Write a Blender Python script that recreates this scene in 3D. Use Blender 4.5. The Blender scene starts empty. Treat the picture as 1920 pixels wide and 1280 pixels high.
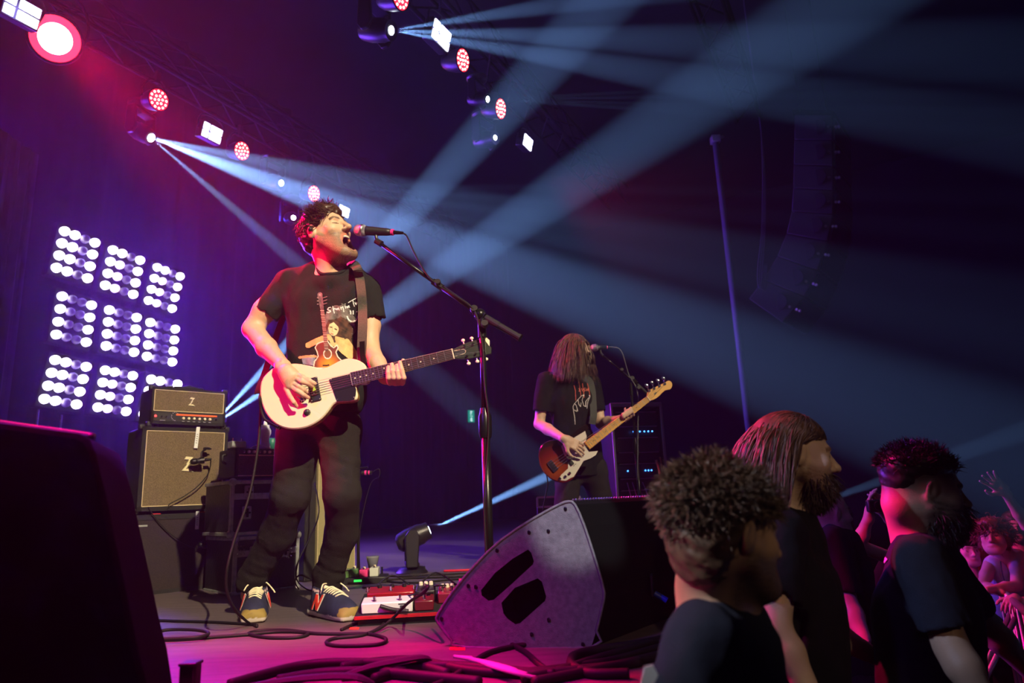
import bpy, bmesh, math, random
import numpy as np
from mathutils import Vector, Matrix, Quaternion
random.seed(7)
np.random.seed(7)
S = bpy.context.scene
COL = S.collection

# ------------------------------------------------------------------ camera
CF, PITCH, ROLL = 1300.0, math.radians(12.8), math.radians(2.4)
CAM = Vector((0, 0, .46))
FW = Vector((0, math.cos(PITCH), math.sin(PITCH)))
U0 = Vector((0, -math.sin(PITCH), math.cos(PITCH)))
R0 = Vector((1, 0, 0))
RT = R0 * math.cos(ROLL) - U0 * math.sin(ROLL)
UP = U0 * math.cos(ROLL) + R0 * math.sin(ROLL)
cd = bpy.data.cameras.new('camera')
cam = bpy.data.objects.new('camera', cd)
COL.objects.link(cam)
cam.matrix_world = Matrix(((RT.x, UP.x, -FW.x, CAM.x), (RT.y, UP.y, -FW.y, CAM.y), (RT.z, UP.z, -FW.z, CAM.z), (0, 0, 0, 1)))
cd.sensor_width = 36
cd.lens = CF / 1920 * 36
cd.clip_end = 200
cd.dof.use_dof = True
cd.dof.focus_distance = 3.1
cd.dof.aperture_fstop = 2.4
S.camera = cam

def ray(px, py): return FW + RT * ((px - 960) / CF) - UP * ((py - 640) / CF)
def P(px, py, y):            # point seen at that pixel at world depth y
    d = ray(px, py); return CAM + d * (y / d.y)
def PZ(px, py, z=0.0):       # point seen at that pixel at height z
    d = ray(px, py); return CAM + d * ((z - CAM.z) / d.z)
AZ = math.radians(27)        # the stage's front edge runs along DD, upstage is NN
DD = Vector((math.sin(AZ), math.cos(AZ), 0)); NN = Vector((-math.cos(AZ), math.sin(AZ), 0))
ZZ = Vector((0, 0, 1))
def ST(t, n, z=0.0): return DD * t + NN * n + ZZ * z

# ------------------------------------------------------------------ view, world
S.view_settings.view_transform = 'Standard'
S.view_settings.look = 'None'
S.view_settings.gamma = 1
S.view_settings.use_curve_mapping = False
S.view_settings.exposure = 0.0
w = bpy.data.worlds.new('world'); S.world = w; w.use_nodes = True
w.node_tree.nodes['Background'].inputs[0].default_value = (.25, .12, .6, 1)
w.node_tree.nodes['Background'].inputs[1].default_value = .0012
S.cycles.use_denoising = True
S.cycles.use_adaptive_sampling = False
S.cycles.adaptive_threshold = .02
S.cycles.max_bounces = 4
S.cycles.diffuse_bounces = 1
S.cycles.glossy_bounces = 2
S.cycles.transmission_bounces = 4
S.cycles.volume_bounces = 0
S.cycles.sample_clamp_indirect = 4
S.cycles.sample_clamp_direct = 0
S.cycles.caustics_reflective = False
S.cycles.caustics_refractive = False

def light(kind, name, loc, target, power, color, **kw):
    l = bpy.data.lights.new(name, kind)
    l.energy = power; l.color = color
    for k, v in kw.items(): setattr(l, k, v)
    o = bpy.data.objects.new(name, l)
    COL.objects.link(o); o.location = loc
    o.rotation_euler = (Vector(target) - Vector(loc)).to_track_quat('-Z', 'Y').to_euler()
    return o
def spot(name, loc, target, power, color, deg, blend=.3, size=.04):
    return light('SPOT', name, loc, target, power, color, spot_size=math.radians(deg), spot_blend=blend, shadow_soft_size=size)

WARM = (1, .83, .54)
# front-of-house key from the audience side, high and to the right of the lens
spot('key_spot', (4.0, -5.0, 7.0), (-.85, 3.1, 1.25), 9300, WARM, 15, .3, .06)
spot('red_side_lamp', (-4.1, 2.3, 3.4), (-.95, 3.0, 1.25), 2600, (1, .0, .09), 17, .5, .06)
spot('key_spot_bass', (5.5, -4.0, 7.0), (.42, 5.2, 1.15), 5200, WARM, 8.5, .6, .08)
wedge_mid = P(1075, 1010, 2.5)
spot('key_spot_wedge', (1.2, -3.0, 5.0), wedge_mid, 3000, (.85, .86, .9), 3.2, .5, .02)
spot('key_spot_crowd', (-3.0, .2, 3.6), P(1290, 1060, 1.35), 900, (.85, .88, 1), 8.5, .9, .05)
# magenta wash on the front of the stage floor
spot('magenta_wash', (-1.3, 1.5, 4.4), (-1.0, 1.72, 0), 3500, (1, .0, .34), 34, .6, .1)
spot('purple_wash', (-3.2, -1.2, 3.4), (.0, 2.6, .3), 520, (.32, .06, 1), 22, .8, .2)
spot('blue_wash_left', ST(3.2, 8.0, 4.4), ST(3.4, 3.6, 1.2), 620, (.08, .03, 1), 75, .9, .2)
spot('blue_wash_middle', ST(6.5, 7.6, 4.4), ST(5.8, 2.5, 1.2), 150, (.05, .05, 1), 75, .9, .2)
spot('hair_magenta', ST(1.6, 4.2, 4.0), ST(2.15, .25, .5), 900, (1, .02, .42), 14, .6, .08)
spot('crowd_warm', (1.9, -2.6, 3.0), P(1500, 930, 1.8), 170, (1, .72, .45), 14, .8, .06)
spot('crowd_cool', (-3.0, .2, 3.6), P(1650, 1120, 2.2), 700, (.45, .6, 1), 8, .9, .06)
spot('crowd_pink', ST(7.5, 3.2, 4.4), ST(5.2, -1.6, .4), 500, (1, .02, .25), 50, .6, .15)

# beams: fixture point, sub-beams as (pixel slope, depth change, degrees, power)
HAZE = .0048
BLUE = (.21, .44, 1)
BEAMS = {
 'a': (PZ(283, 258, 4.3), [((560, 320), 5.6, 5.0, 90), ((560, 361), 5.6, 6.0, 280), ((560, 495), 7.2, 6.0, 160)]),
 'b': (PZ(527, 343, 4.3), [((1000, y), 6.0, d, p) for y, d, p in ((352, 1.2, 38), (376, 1.5, 34), (404, 1.7, 34), (442, 2.1, 30), (488, 2.6, 26))]),
 'c': (PZ(733, 57, 4.3), [((1200, -15), 4.2, 6, 60), ((1200, 75), 4.2, 6, 60), ((1200, 135), 4.2, 6, 60)]),
 'd': (PZ(914, 186, 4.3), [((1400, y), 5.0, d, p) for y, d, p in ((162, 1.6, 22), (180, 1.6, 24), (200, 1.6, 24), (216, 1.8, 24))]),
 'f': (P(395, 800, 5.6), [((800, 362), 5.4, 7, 430), ((900, 460), 5.4, 8, 330)]),
 'm': (P(803, 994, 4.95), [((1068, 874), 5.15, 5.5, 560)]),
 'r': (P(1440, 975, 7.0), [((1900, 815), 6.0, 5.5, 50)]),
}
for k, (src, subs) in BEAMS.items():
    for (px, py), dy, deg, pw in subs:
        tgt = P(px, py, dy)
        spot('beam_' + k, src + (tgt - src).normalized() * .07, tgt, pw * 900, BLUE, deg, .55, .008)

# ------------------------------------------------------------------ materials
MATS = {}
def mat(name, col=(.5, .5, .5), rough=.5, metal=0.0, emit=None, es=0.0, noise=0.0, nscale=20.0, bump=0.0, bscale=None, attr=False, coat=0.0, trans=0.0, spec=.5, aniso=None):
    if name in MATS: return MATS[name]
    m = bpy.data.materials.new(name); m.use_nodes = True
    nt = m.node_tree; b = nt.nodes['Principled BSDF']
    b.inputs['Base Color'].default_value = (*col, 1)
    b.inputs['Roughness'].default_value = rough
    b.inputs['Metallic'].default_value = metal
    b.inputs['Specular IOR Level'].default_value = spec
    if coat: b.inputs['Coat Weight'].default_value = coat
    if trans: b.inputs['Transmission Weight'].default_value = trans
    if emit:
        b.inputs['Emission Color'].default_value = (*emit, 1)
        b.inputs['Emission Strength'].default_value = es
    src = None
    if attr:
        a = nt.nodes.new('ShaderNodeAttribute'); a.attribute_name = 'Col'; src = a.outputs['Color']
        nt.links.new(src, b.inputs['Base Color'])
    if noise or bump:
        tc = nt.nodes.new('ShaderNodeTexCoord')
        if noise:
            n = nt.nodes.new('ShaderNodeTexNoise'); n.inputs['Scale'].default_value = nscale; n.inputs['Detail'].default_value = 5
            nt.links.new(tc.outputs['Object'], n.inputs['Vector'])
            r = nt.nodes.new('ShaderNodeMapRange')
            r.inputs['From Min'].default_value = .3; r.inputs['From Max'].default_value = .7
            r.inputs['To Min'].default_value = 1 - noise; r.inputs['To Max'].default_value = 1 + noise
            nt.links.new(n.outputs['Fac'], r.inputs['Value'])
            mx = nt.nodes.new('ShaderNodeVectorMath'); mx.operation = 'SCALE'
            if src: nt.links.new(src, mx.inputs[0])
            else: mx.inputs[0].default_value = col
            nt.links.new(r.outputs[0], mx.inputs['Scale'])
            nt.links.new(mx.outputs[0], b.inputs['Base Color'])
        if bump:
            n2 = nt.nodes.new('ShaderNodeTexNoise'); n2.inputs['Scale'].default_value = bscale or nscale; n2.inputs['Detail'].default_value = 3
            nt.links.new(tc.outputs['Object'], n2.inputs['Vector'])
            bp = nt.nodes.new('ShaderNodeBump'); bp.inputs['Strength'].default_value = bump; bp.inputs['Distance'].default_value = .01
            nt.links.new(n2.outputs['Fac'], bp.inputs['Height']); nt.links.new(bp.outputs[0], b.inputs['Normal'])
    MATS[name] = m
    return m

M = dict(
    black_plastic=mat('black_plastic', (.012, .012, .013), .45),
    black_matt=mat('black_matt', (.006, .006, .007), .8),
    black_tolex=mat('black_tolex', (.010, .009, .009), .6, bump=.6, bscale=400),
    black_metal=mat('black_metal', (.015, .015, .016), .3, .6),
    steel=mat('steel', (.55, .55, .56), .3, 1),
    case_metal=mat('case_metal', (.36, .38, .36), .5, .65, noise=.25, nscale=30),
    chrome=mat('chrome', (.8, .8, .8), .12, 1),
    rubber=mat('rubber', (.008, .008, .008), .55),
    cable=mat('cable', (.008, .007, .008), .62, spec=.25),
    white_plastic=mat('white_plastic', (.75, .75, .72), .4),
    cream=mat('cream', (.86, .76, .52), .25, coat=.4),
)

# ------------------------------------------------------------------ geometry pieces: (verts, faces)
def frame(d):
    d = Vector(d).normalized()
    a = Vector((0, 0, 1)) if abs(d.z) < .9 else Vector((1, 0, 0))
    x = d.cross(a).normalized(); return x, d.cross(x).normalized(), d
def gbox(c, s, rot=None):
    c = Vector(c); v = []
    for z in (-.5, .5):
        for x, y in ((-.5, -.5), (.5, -.5), (.5, .5), (-.5, .5)):
            p = Vector((x * s[0], y * s[1], z * s[2]))
            if rot is not None: p = rot @ p
            v.append(c + p)
    return v, [(3, 2, 1, 0), (4, 5, 6, 7), (0, 1, 5, 4), (1, 2, 6, 5), (2, 3, 7, 6), (3, 0, 4, 7)]
def gcyl(p0, p1, r0, r1=None, seg=16, caps=True):
    p0, p1 = Vector(p0), Vector(p1); r1 = r0 if r1 is None else r1
    x, y, d = frame(p1 - p0); v = []; f = []
    for p, r in ((p0, r0), (p1, r1)):
        for i in range(seg):
            a = 2 * math.pi * i / seg; v.append(p + x * (r * math.cos(a)) + y * (r * math.sin(a)))
    for i in range(seg):
        j = (i + 1) % seg; f.append((i, i + seg, j + seg, j))
    if caps: f.append(tuple(range(seg))); f.append(tuple(range(2 * seg - 1, seg - 1, -1)))
    return v, f
def catmull(pts, n=8, closed=False):
    pts = [Vector(p) for p in pts]; out = []; L = len(pts)
    rng = range(L if closed else L - 1)
    g = (lambda i: pts[i % L]) if closed else (lambda i: pts[min(max(i, 0), L - 1)])
    for i in rng:
        a, b, c, d = g(i - 1), g(i), g(i + 1), g(i + 2)
        for k in range(n):
            t = k / n
            out.append(.5 * (2 * b + (c - a) * t + (2 * a - 5 * b + 4 * c - d) * t * t + (3 * b - a - 3 * c + d) * t ** 3))
    if not closed: out.append(pts[-1])
    return out
def gtube(pts, r, seg=8, smooth=6, closed=False, flat=None):
    P_ = catmull(pts, smooth, closed) if smooth else [Vector(p) for p in pts]
    n = len(P_); v = []; f = []; px = None
    for i, p in enumerate(P_):
        a = P_[(i - 1) % n] if (closed or i) else P_[0]; b = P_[(i + 1) % n] if (closed or i < n - 1) else P_[-1]
        d = (b - a)
        if d.length < 1e-9: d = Vector((0, 0, 1))
        d.normalize()
        if px is None: x, y, _ = frame(d)
        else:
            x = (px - d * px.dot(d))
            x = x.normalized() if x.length > 1e-6 else frame(d)[0]
            y = d.cross(x).normalized()
        px = x
        rr = r(i / max(n - 1, 1)) if callable(r) else r
        for k in range(seg):
            t = 2 * math.pi * k / seg
            v.append(p + x * (rr * math.cos(t)) + y * (rr * math.sin(t) * (flat or 1)))
    for i in range(n if closed else n - 1):
        for k in range(seg):
            j = (i + 1) % n; kk = (k + 1) % seg
            f.append((i * seg + k, j * seg + k, j * seg + kk, i * seg + kk))
    if not closed: f.append(tuple(range(seg))[::-1]); f.append(tuple(range((n - 1) * seg, n * seg)))
    return v, f
def glathe(p0, axis, prof, seg=20):          # prof: (distance along the axis, radius)
    x, y, d = frame(axis); p0 = Vector(p0); v = []; f = []
    for h, r in prof:
        for i in range(seg):
            a = 2 * math.pi * i / seg; v.append(p0 + d * h + x * (r * math.cos(a)) + y * (r * math.sin(a)))
    for j in range(len(prof) - 1):
        for i in range(seg):
            k = (i + 1) % seg; f.append((j * seg + i, (j + 1) * seg + i, (j + 1) * seg + k, j * seg + k))
    f.append(tuple(range(seg))); f.append(tuple(range(len(prof) * seg - 1, (len(prof) - 1) * seg - 1, -1)))
    return v, f
def gball(c, r, seg=14, rings=9, rot=None):
    r = (r, r, r) if isinstance(r, (int, float)) else r; c = Vector(c); v = []; f = []
    for j in range(rings + 1):
        ph = math.pi * j / rings
        for i in range(seg):
            a = 2 * math.pi * i / seg
            p = Vector((r[0] * math.sin(ph) * math.cos(a), r[1] * math.sin(ph) * math.sin(a), r[2] * math.cos(ph)))
            v.append(c + (rot @ p if rot is not None else p))
    for j in range(rings):
        for i in range(seg):
            k = (i + 1) % seg; f.append((j * seg + i, (j + 1) * seg + i, (j + 1) * seg + k, j * seg + k))
    return v, f
def gprism(pts, off):                        # closed 3-D outline swept along off
    pts = [Vector(p) for p in pts]; off = Vector(off); n = len(pts)
    v = pts + [p + off for p in pts]
    f = [tuple(range(n))[::-1], tuple(range(n, 2 * n))] + [(i, (i + 1) % n, n + (i + 1) % n, n + i) for i in range(n)]
    return v, f
def gquad(a, b, c, d): return [Vector(a), Vector(b), Vector(c), Vector(d)], [(0, 1, 2, 3)]

def mesh(name, geos, m=None, smooth=False, weld=False):
    if isinstance(geos, tuple) and len(geos) == 2 and isinstance(geos[1], list) and geos[1] and isinstance(geos[1][0], tuple) and not isinstance(geos[0], tuple): geos = [geos]
    V = []; F = []
    for v, f in geos:
        o = len(V); V.extend([tuple(p) for p in v]); F.extend([tuple(i + o for i in q) for q in f])
    me = bpy.data.meshes.new(name); me.from_pydata(V, [], F); me.validate()
    bm = bmesh.new(); bm.from_mesh(me)
    if weld: bmesh.ops.remove_doubles(bm, verts=bm.verts, dist=1e-5)
    bmesh.ops.recalc_face_normals(bm, faces=bm.faces); bm.to_mesh(me); bm.free()
    if m: me.materials.append(m)
    if smooth: me.shade_smooth()
    return me
def inv_of(t): return (Matrix.Translation(t.location) @ t.rotation_euler.to_matrix().to_4x4()).inverted()
def world_of(o):
    m = Matrix.Translation(o.location) @ o.rotation_euler.to_matrix().to_4x4()
    return (world_of(o.parent) @ m) if o.parent else m
def build(name, geos, m, parent=None, label=None, bevel=0, smooth=False, world=False, seg=2, auto=False, weld=False):
    me = geos if isinstance(geos, bpy.types.Mesh) else mesh(name, geos, m, smooth or auto, weld)
    o = bpy.data.objects.new(name, me); COL.objects.link(o)
    if parent is not None:
        o.parent = parent
        if world: me.transform(world_of(parent).inverted())
    if label: o['label'] = label
    if bevel:
        b = o.modifiers.new('bevel', 'BEVEL'); b.width = bevel; b.segments = seg; b.limit_method = 'ANGLE'; b.angle_limit = math.radians(40)
        if not smooth: me.shade_smooth(); auto = True
    if auto:
        bpy_auto(me)
    return o
def bpy_auto(me, ang=math.radians(38)):      # sharp edges where faces meet steeply
    bm = bmesh.new(); bm.from_mesh(me)
    for e in bm.edges:
        if len(e.link_faces) == 2 and e.calc_face_angle(0) > ang: e.smooth = False
    bm.to_mesh(me); bm.free()
def thing(name, label, cat, loc=(0, 0, 0), rot=(0, 0, 0), group=None):
    o = bpy.data.objects.new(name, None); COL.objects.link(o); o.empty_display_size = .1
    o.location = loc; o.rotation_euler = rot
    return tag(o, label, cat, group)
def tag(o, label, cat, group=None, kind=None):
    if label: o['label'] = label
    if cat: o['category'] = cat
    if group: o['group'] = group
    if kind: o['kind'] = kind
    return o
def struct(name, geos, m, label=None, **k):
    o = build(name, geos, m, **k); o['kind'] = 'structure'
    return tag(o, label or name.replace('_', ' '), None)
def copy_tree(o, parent=None):
    c = o.copy(); COL.objects.link(c)
    if parent is not None: c.parent = parent
    for ch in [x for x in list(COL.objects) if x.parent == o]: copy_tree(ch, c)
    return c
def basis(x, y, z): return Matrix(((x.x, y.x, z.x), (x.y, y.y, z.y), (x.z, y.z, z.z)))
def put(o, loc, x, z):       # orient: local x along x, local z as near z as possible
    x = Vector(x).normalized(); z = Vector(z); z = (z - x * z.dot(x)).normalized(); y = z.cross(x)
    o.location = loc; o.rotation_euler = basis(x, y, z).to_euler()

# ------------------------------------------------------------------ implicit bodies (signed distance, surface nets)
class Sdf:
    def __init__(s): s.ops = []
    def add(s, kind, *a, k=.02, mode='u'): s.ops.append((kind, a, k, mode)); return s
    def cap(s, a, b, ra, rb=None, k=.02, mode='u'):
        return s.add('cap', np.array(a, float), np.array(b, float), ra, ra if rb is None else rb, k=k, mode=mode)
    def ell(s, c, r, rot=None, k=.02, mode='u'):
        r = (r, r, r) if isinstance(r, (int, float)) else r
        return s.add('ell', np.array(c, float), np.array(r, float), None if rot is None else np.array(rot, float), k=k, mode=mode)
    def box(s, c, h, rot=None, r=.005, k=.01, mode='u'):
        return s.add('box', np.array(c, float), np.array(h, float), None if rot is None else np.array(rot, float), r, k=k, mode=mode)
    def chain(s, pts, rs, k=.02):
        for i in range(len(pts) - 1): s.cap(pts[i], pts[i + 1], rs[i], rs[i + 1], k=k)
        return s
    def eval(s, X, Y, Z):                   # 1-D axes
        D = np.full((len(X), len(Y), len(Z)), .25, np.float32)
        for kind, a, k, mode in s.ops:
            if kind == 'cap':
                lo = np.minimum(a[0] - a[2], a[1] - a[3]); hi = np.maximum(a[0] + a[2], a[1] + a[3])
            else:
                R_ = np.linalg.norm(a[1]) if kind == 'box' else a[1].max(); lo = a[0] - R_; hi = a[0] + R_
            pad = k * 1.3 + .035
            sl = tuple(slice(np.searchsorted(ax, lo[i] - pad), np.searchsorted(ax, hi[i] + pad)) for i, ax in enumerate((X, Y, Z)))
            if any(q.start >= q.stop for q in sl): continue
            x = X[sl[0]][:, None, None].astype(np.float32); y = Y[sl[1]][None, :, None].astype(np.float32); z = Z[sl[2]][None, None, :].astype(np.float32)
            if kind == 'cap':
                p, q, ra, rb = a; d = q - p; L2 = float(d @ d) + 1e-12
                t = ((x - p[0]) * d[0] + (y - p[1]) * d[1] + (z - p[2]) * d[2]) / L2
                t = np.clip(t, 0, 1)
                v = np.sqrt((x - p[0] - t * d[0]) ** 2 + (y - p[1] - t * d[1]) ** 2 + (z - p[2] - t * d[2]) ** 2) - (ra + (rb - ra) * t)
            else:
                dx, dy, dz = x - a[0][0], y - a[0][1], z - a[0][2]
                if a[2] is not None:
                    r = a[2]; dx, dy, dz = (dx * r[0, 0] + dy * r[1, 0] + dz * r[2, 0], dx * r[0, 1] + dy * r[1, 1] + dz * r[2, 1], dx * r[0, 2] + dy * r[1, 2] + dz * r[2, 2])
                if kind == 'ell':
                    e = a[1]; k0 = np.sqrt((dx / e[0]) ** 2 + (dy / e[1]) ** 2 + (dz / e[2]) ** 2)
                    k1 = np.sqrt((dx / e[0] ** 2) ** 2 + (dy / e[1] ** 2) ** 2 + (dz / e[2] ** 2) ** 2) + 1e-9
                    v = k0 * (k0 - 1) / k1
                else:
                    h = a[1]; rr = a[3]; qx, qy, qz = abs(dx) - h[0] + rr, abs(dy) - h[1] + rr, abs(dz) - h[2] + rr
                    v = np.sqrt(np.maximum(qx, 0) ** 2 + np.maximum(qy, 0) ** 2 + np.maximum(qz, 0) ** 2) + np.minimum(np.maximum(qx, np.maximum(qy, qz)), 0) - rr
            c = D[sl]
            if mode == 'u':
                h = np.maximum(k - abs(c - v), 0) / k; D[sl] = np.minimum(c, v) - h * h * k * .25
            else:
                h = np.maximum(k - abs(c + v), 0) / k; D[sl] = np.maximum(c, -v) + h * h * k * .25
        return D
    def mesh(s, lo, hi, res, disp=None):
        X, Y, Z = [np.arange(lo[i], hi[i] + res, res) for i in range(3)]
        D = s.eval(X, Y, Z)
        if disp is not None:
            m = abs(D) < .06
            ii = np.nonzero(m); D[ii] += disp(X[ii[0]], Y[ii[1]], Z[ii[2]]).astype(np.float32)
        return nets(D, X, Y, Z)
def nets(D, X, Y, Z):
    res = X[1] - X[0]; n = D < 0; nx, ny, nz = D.shape
    cnt = np.zeros((nx - 1, ny - 1, nz - 1), np.int8); sl = lambda i, m: slice(i, m - 1 + i)
    for i in (0, 1):
        for j in (0, 1):
            for k in (0, 1): cnt += n[sl(i, nx), sl(j, ny), sl(k, nz)]
    act = np.nonzero((cnt > 0) & (cnt < 8)); N = len(act[0])
    idx = np.full(cnt.shape, -1, np.int64); idx[act] = np.arange(N)
    P_ = np.zeros((N, 3)); W = np.zeros(N)
    cs = [(i, j, k) for i in (0, 1) for j in (0, 1) for k in (0, 1)]
    vals = {c: D[act[0] + c[0], act[1] + c[1], act[2] + c[2]] for c in cs}
    for c in cs:
        for ax in range(3):
            if c[ax] == 0:
                e = list(c); e[ax] = 1; e = tuple(e); a, b = vals[c], vals[e]
                m = (a < 0) != (b < 0); t = a[m] / (a[m] - b[m])
                q = np.tile(np.array(c, float), (m.sum(), 1)); q[:, ax] = t; P_[m] += q; W[m] += 1
    P_ /= W[:, None]
    V = np.stack([X[act[0]], Y[act[1]], Z[act[2]]], 1) + P_ * res
    F = []
    for ax in range(3):
        a = [slice(None)] * 3; b = [slice(None)] * 3; a[ax] = slice(0, -1); b[ax] = slice(1, None)
        A, B = n[tuple(a)], n[tuple(b)]; e = np.nonzero(A != B)
        u, w_ = (ax + 1) % 3, (ax + 2) % 3
        ok = (e[u] > 0) & (e[w_] > 0) & (e[u] < D.shape[u] - 1) & (e[w_] < D.shape[w_] - 1)
        e = [q[ok] for q in e]
        def at(du, dw):
            q = [e[0], e[1], e[2]]; q[u] = q[u] + du; q[w_] = q[w_] + dw; return idx[q[0], q[1], q[2]]
        q = np.stack([at(-1, -1), at(0, -1), at(0, 0), at(-1, 0)], 1)
        flip = ~A[tuple(e)]; q[flip] = q[flip][:, ::-1]; F.append(q)
    return V, np.concatenate(F)
def npmesh(name, parts, m, color=None):
    V = []; F = []; o = 0
    for v, f in parts: V.append(v); F.append(f + o); o += len(v)
    V = np.concatenate(V).astype(np.float32); F = np.concatenate(F).astype(np.int32)
    me = bpy.data.meshes.new(name); me.vertices.add(len(V)); me.vertices.foreach_set('co', V.ravel())
    me.loops.add(F.size); me.loops.foreach_set('vertex_index', F.ravel())
    me.polygons.add(len(F)); me.polygons.foreach_set('loop_start', np.arange(0, F.size, F.shape[1], dtype=np.int32))
    me.polygons.foreach_set('loop_total', np.full(len(F), F.shape[1], np.int32))
    me.update(calc_edges=True); me.materials.append(m); me.shade_smooth()
    if color is not None:
        C_ = np.ones((len(V), 4), np.float32); C_[:, :3] = color(V)
        at = me.color_attributes.new('Col', 'FLOAT_COLOR', 'POINT'); at.data.foreach_set('color', C_.ravel())
    return me
def vnoise(x, y, z, f=1.0, seed=0):          # cheap smooth noise from rotated sines, about -1..1
    r = np.random.RandomState(seed); o = 0
    for i in range(6):
        a = r.randn(3); a /= np.linalg.norm(a); fr = f * (1 + .55 * i) * 6.283
        o = o + np.sin((x * a[0] + y * a[1] + z * a[2]) * fr + r.rand() * 6.28 + 1.3 * np.sin((y * a[0] - z * a[1] + x * a[2]) * fr * .7)) / (1 + .5 * i)
    return o / 2.6
def nv(v): return np.array(tuple(v), float)

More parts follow.
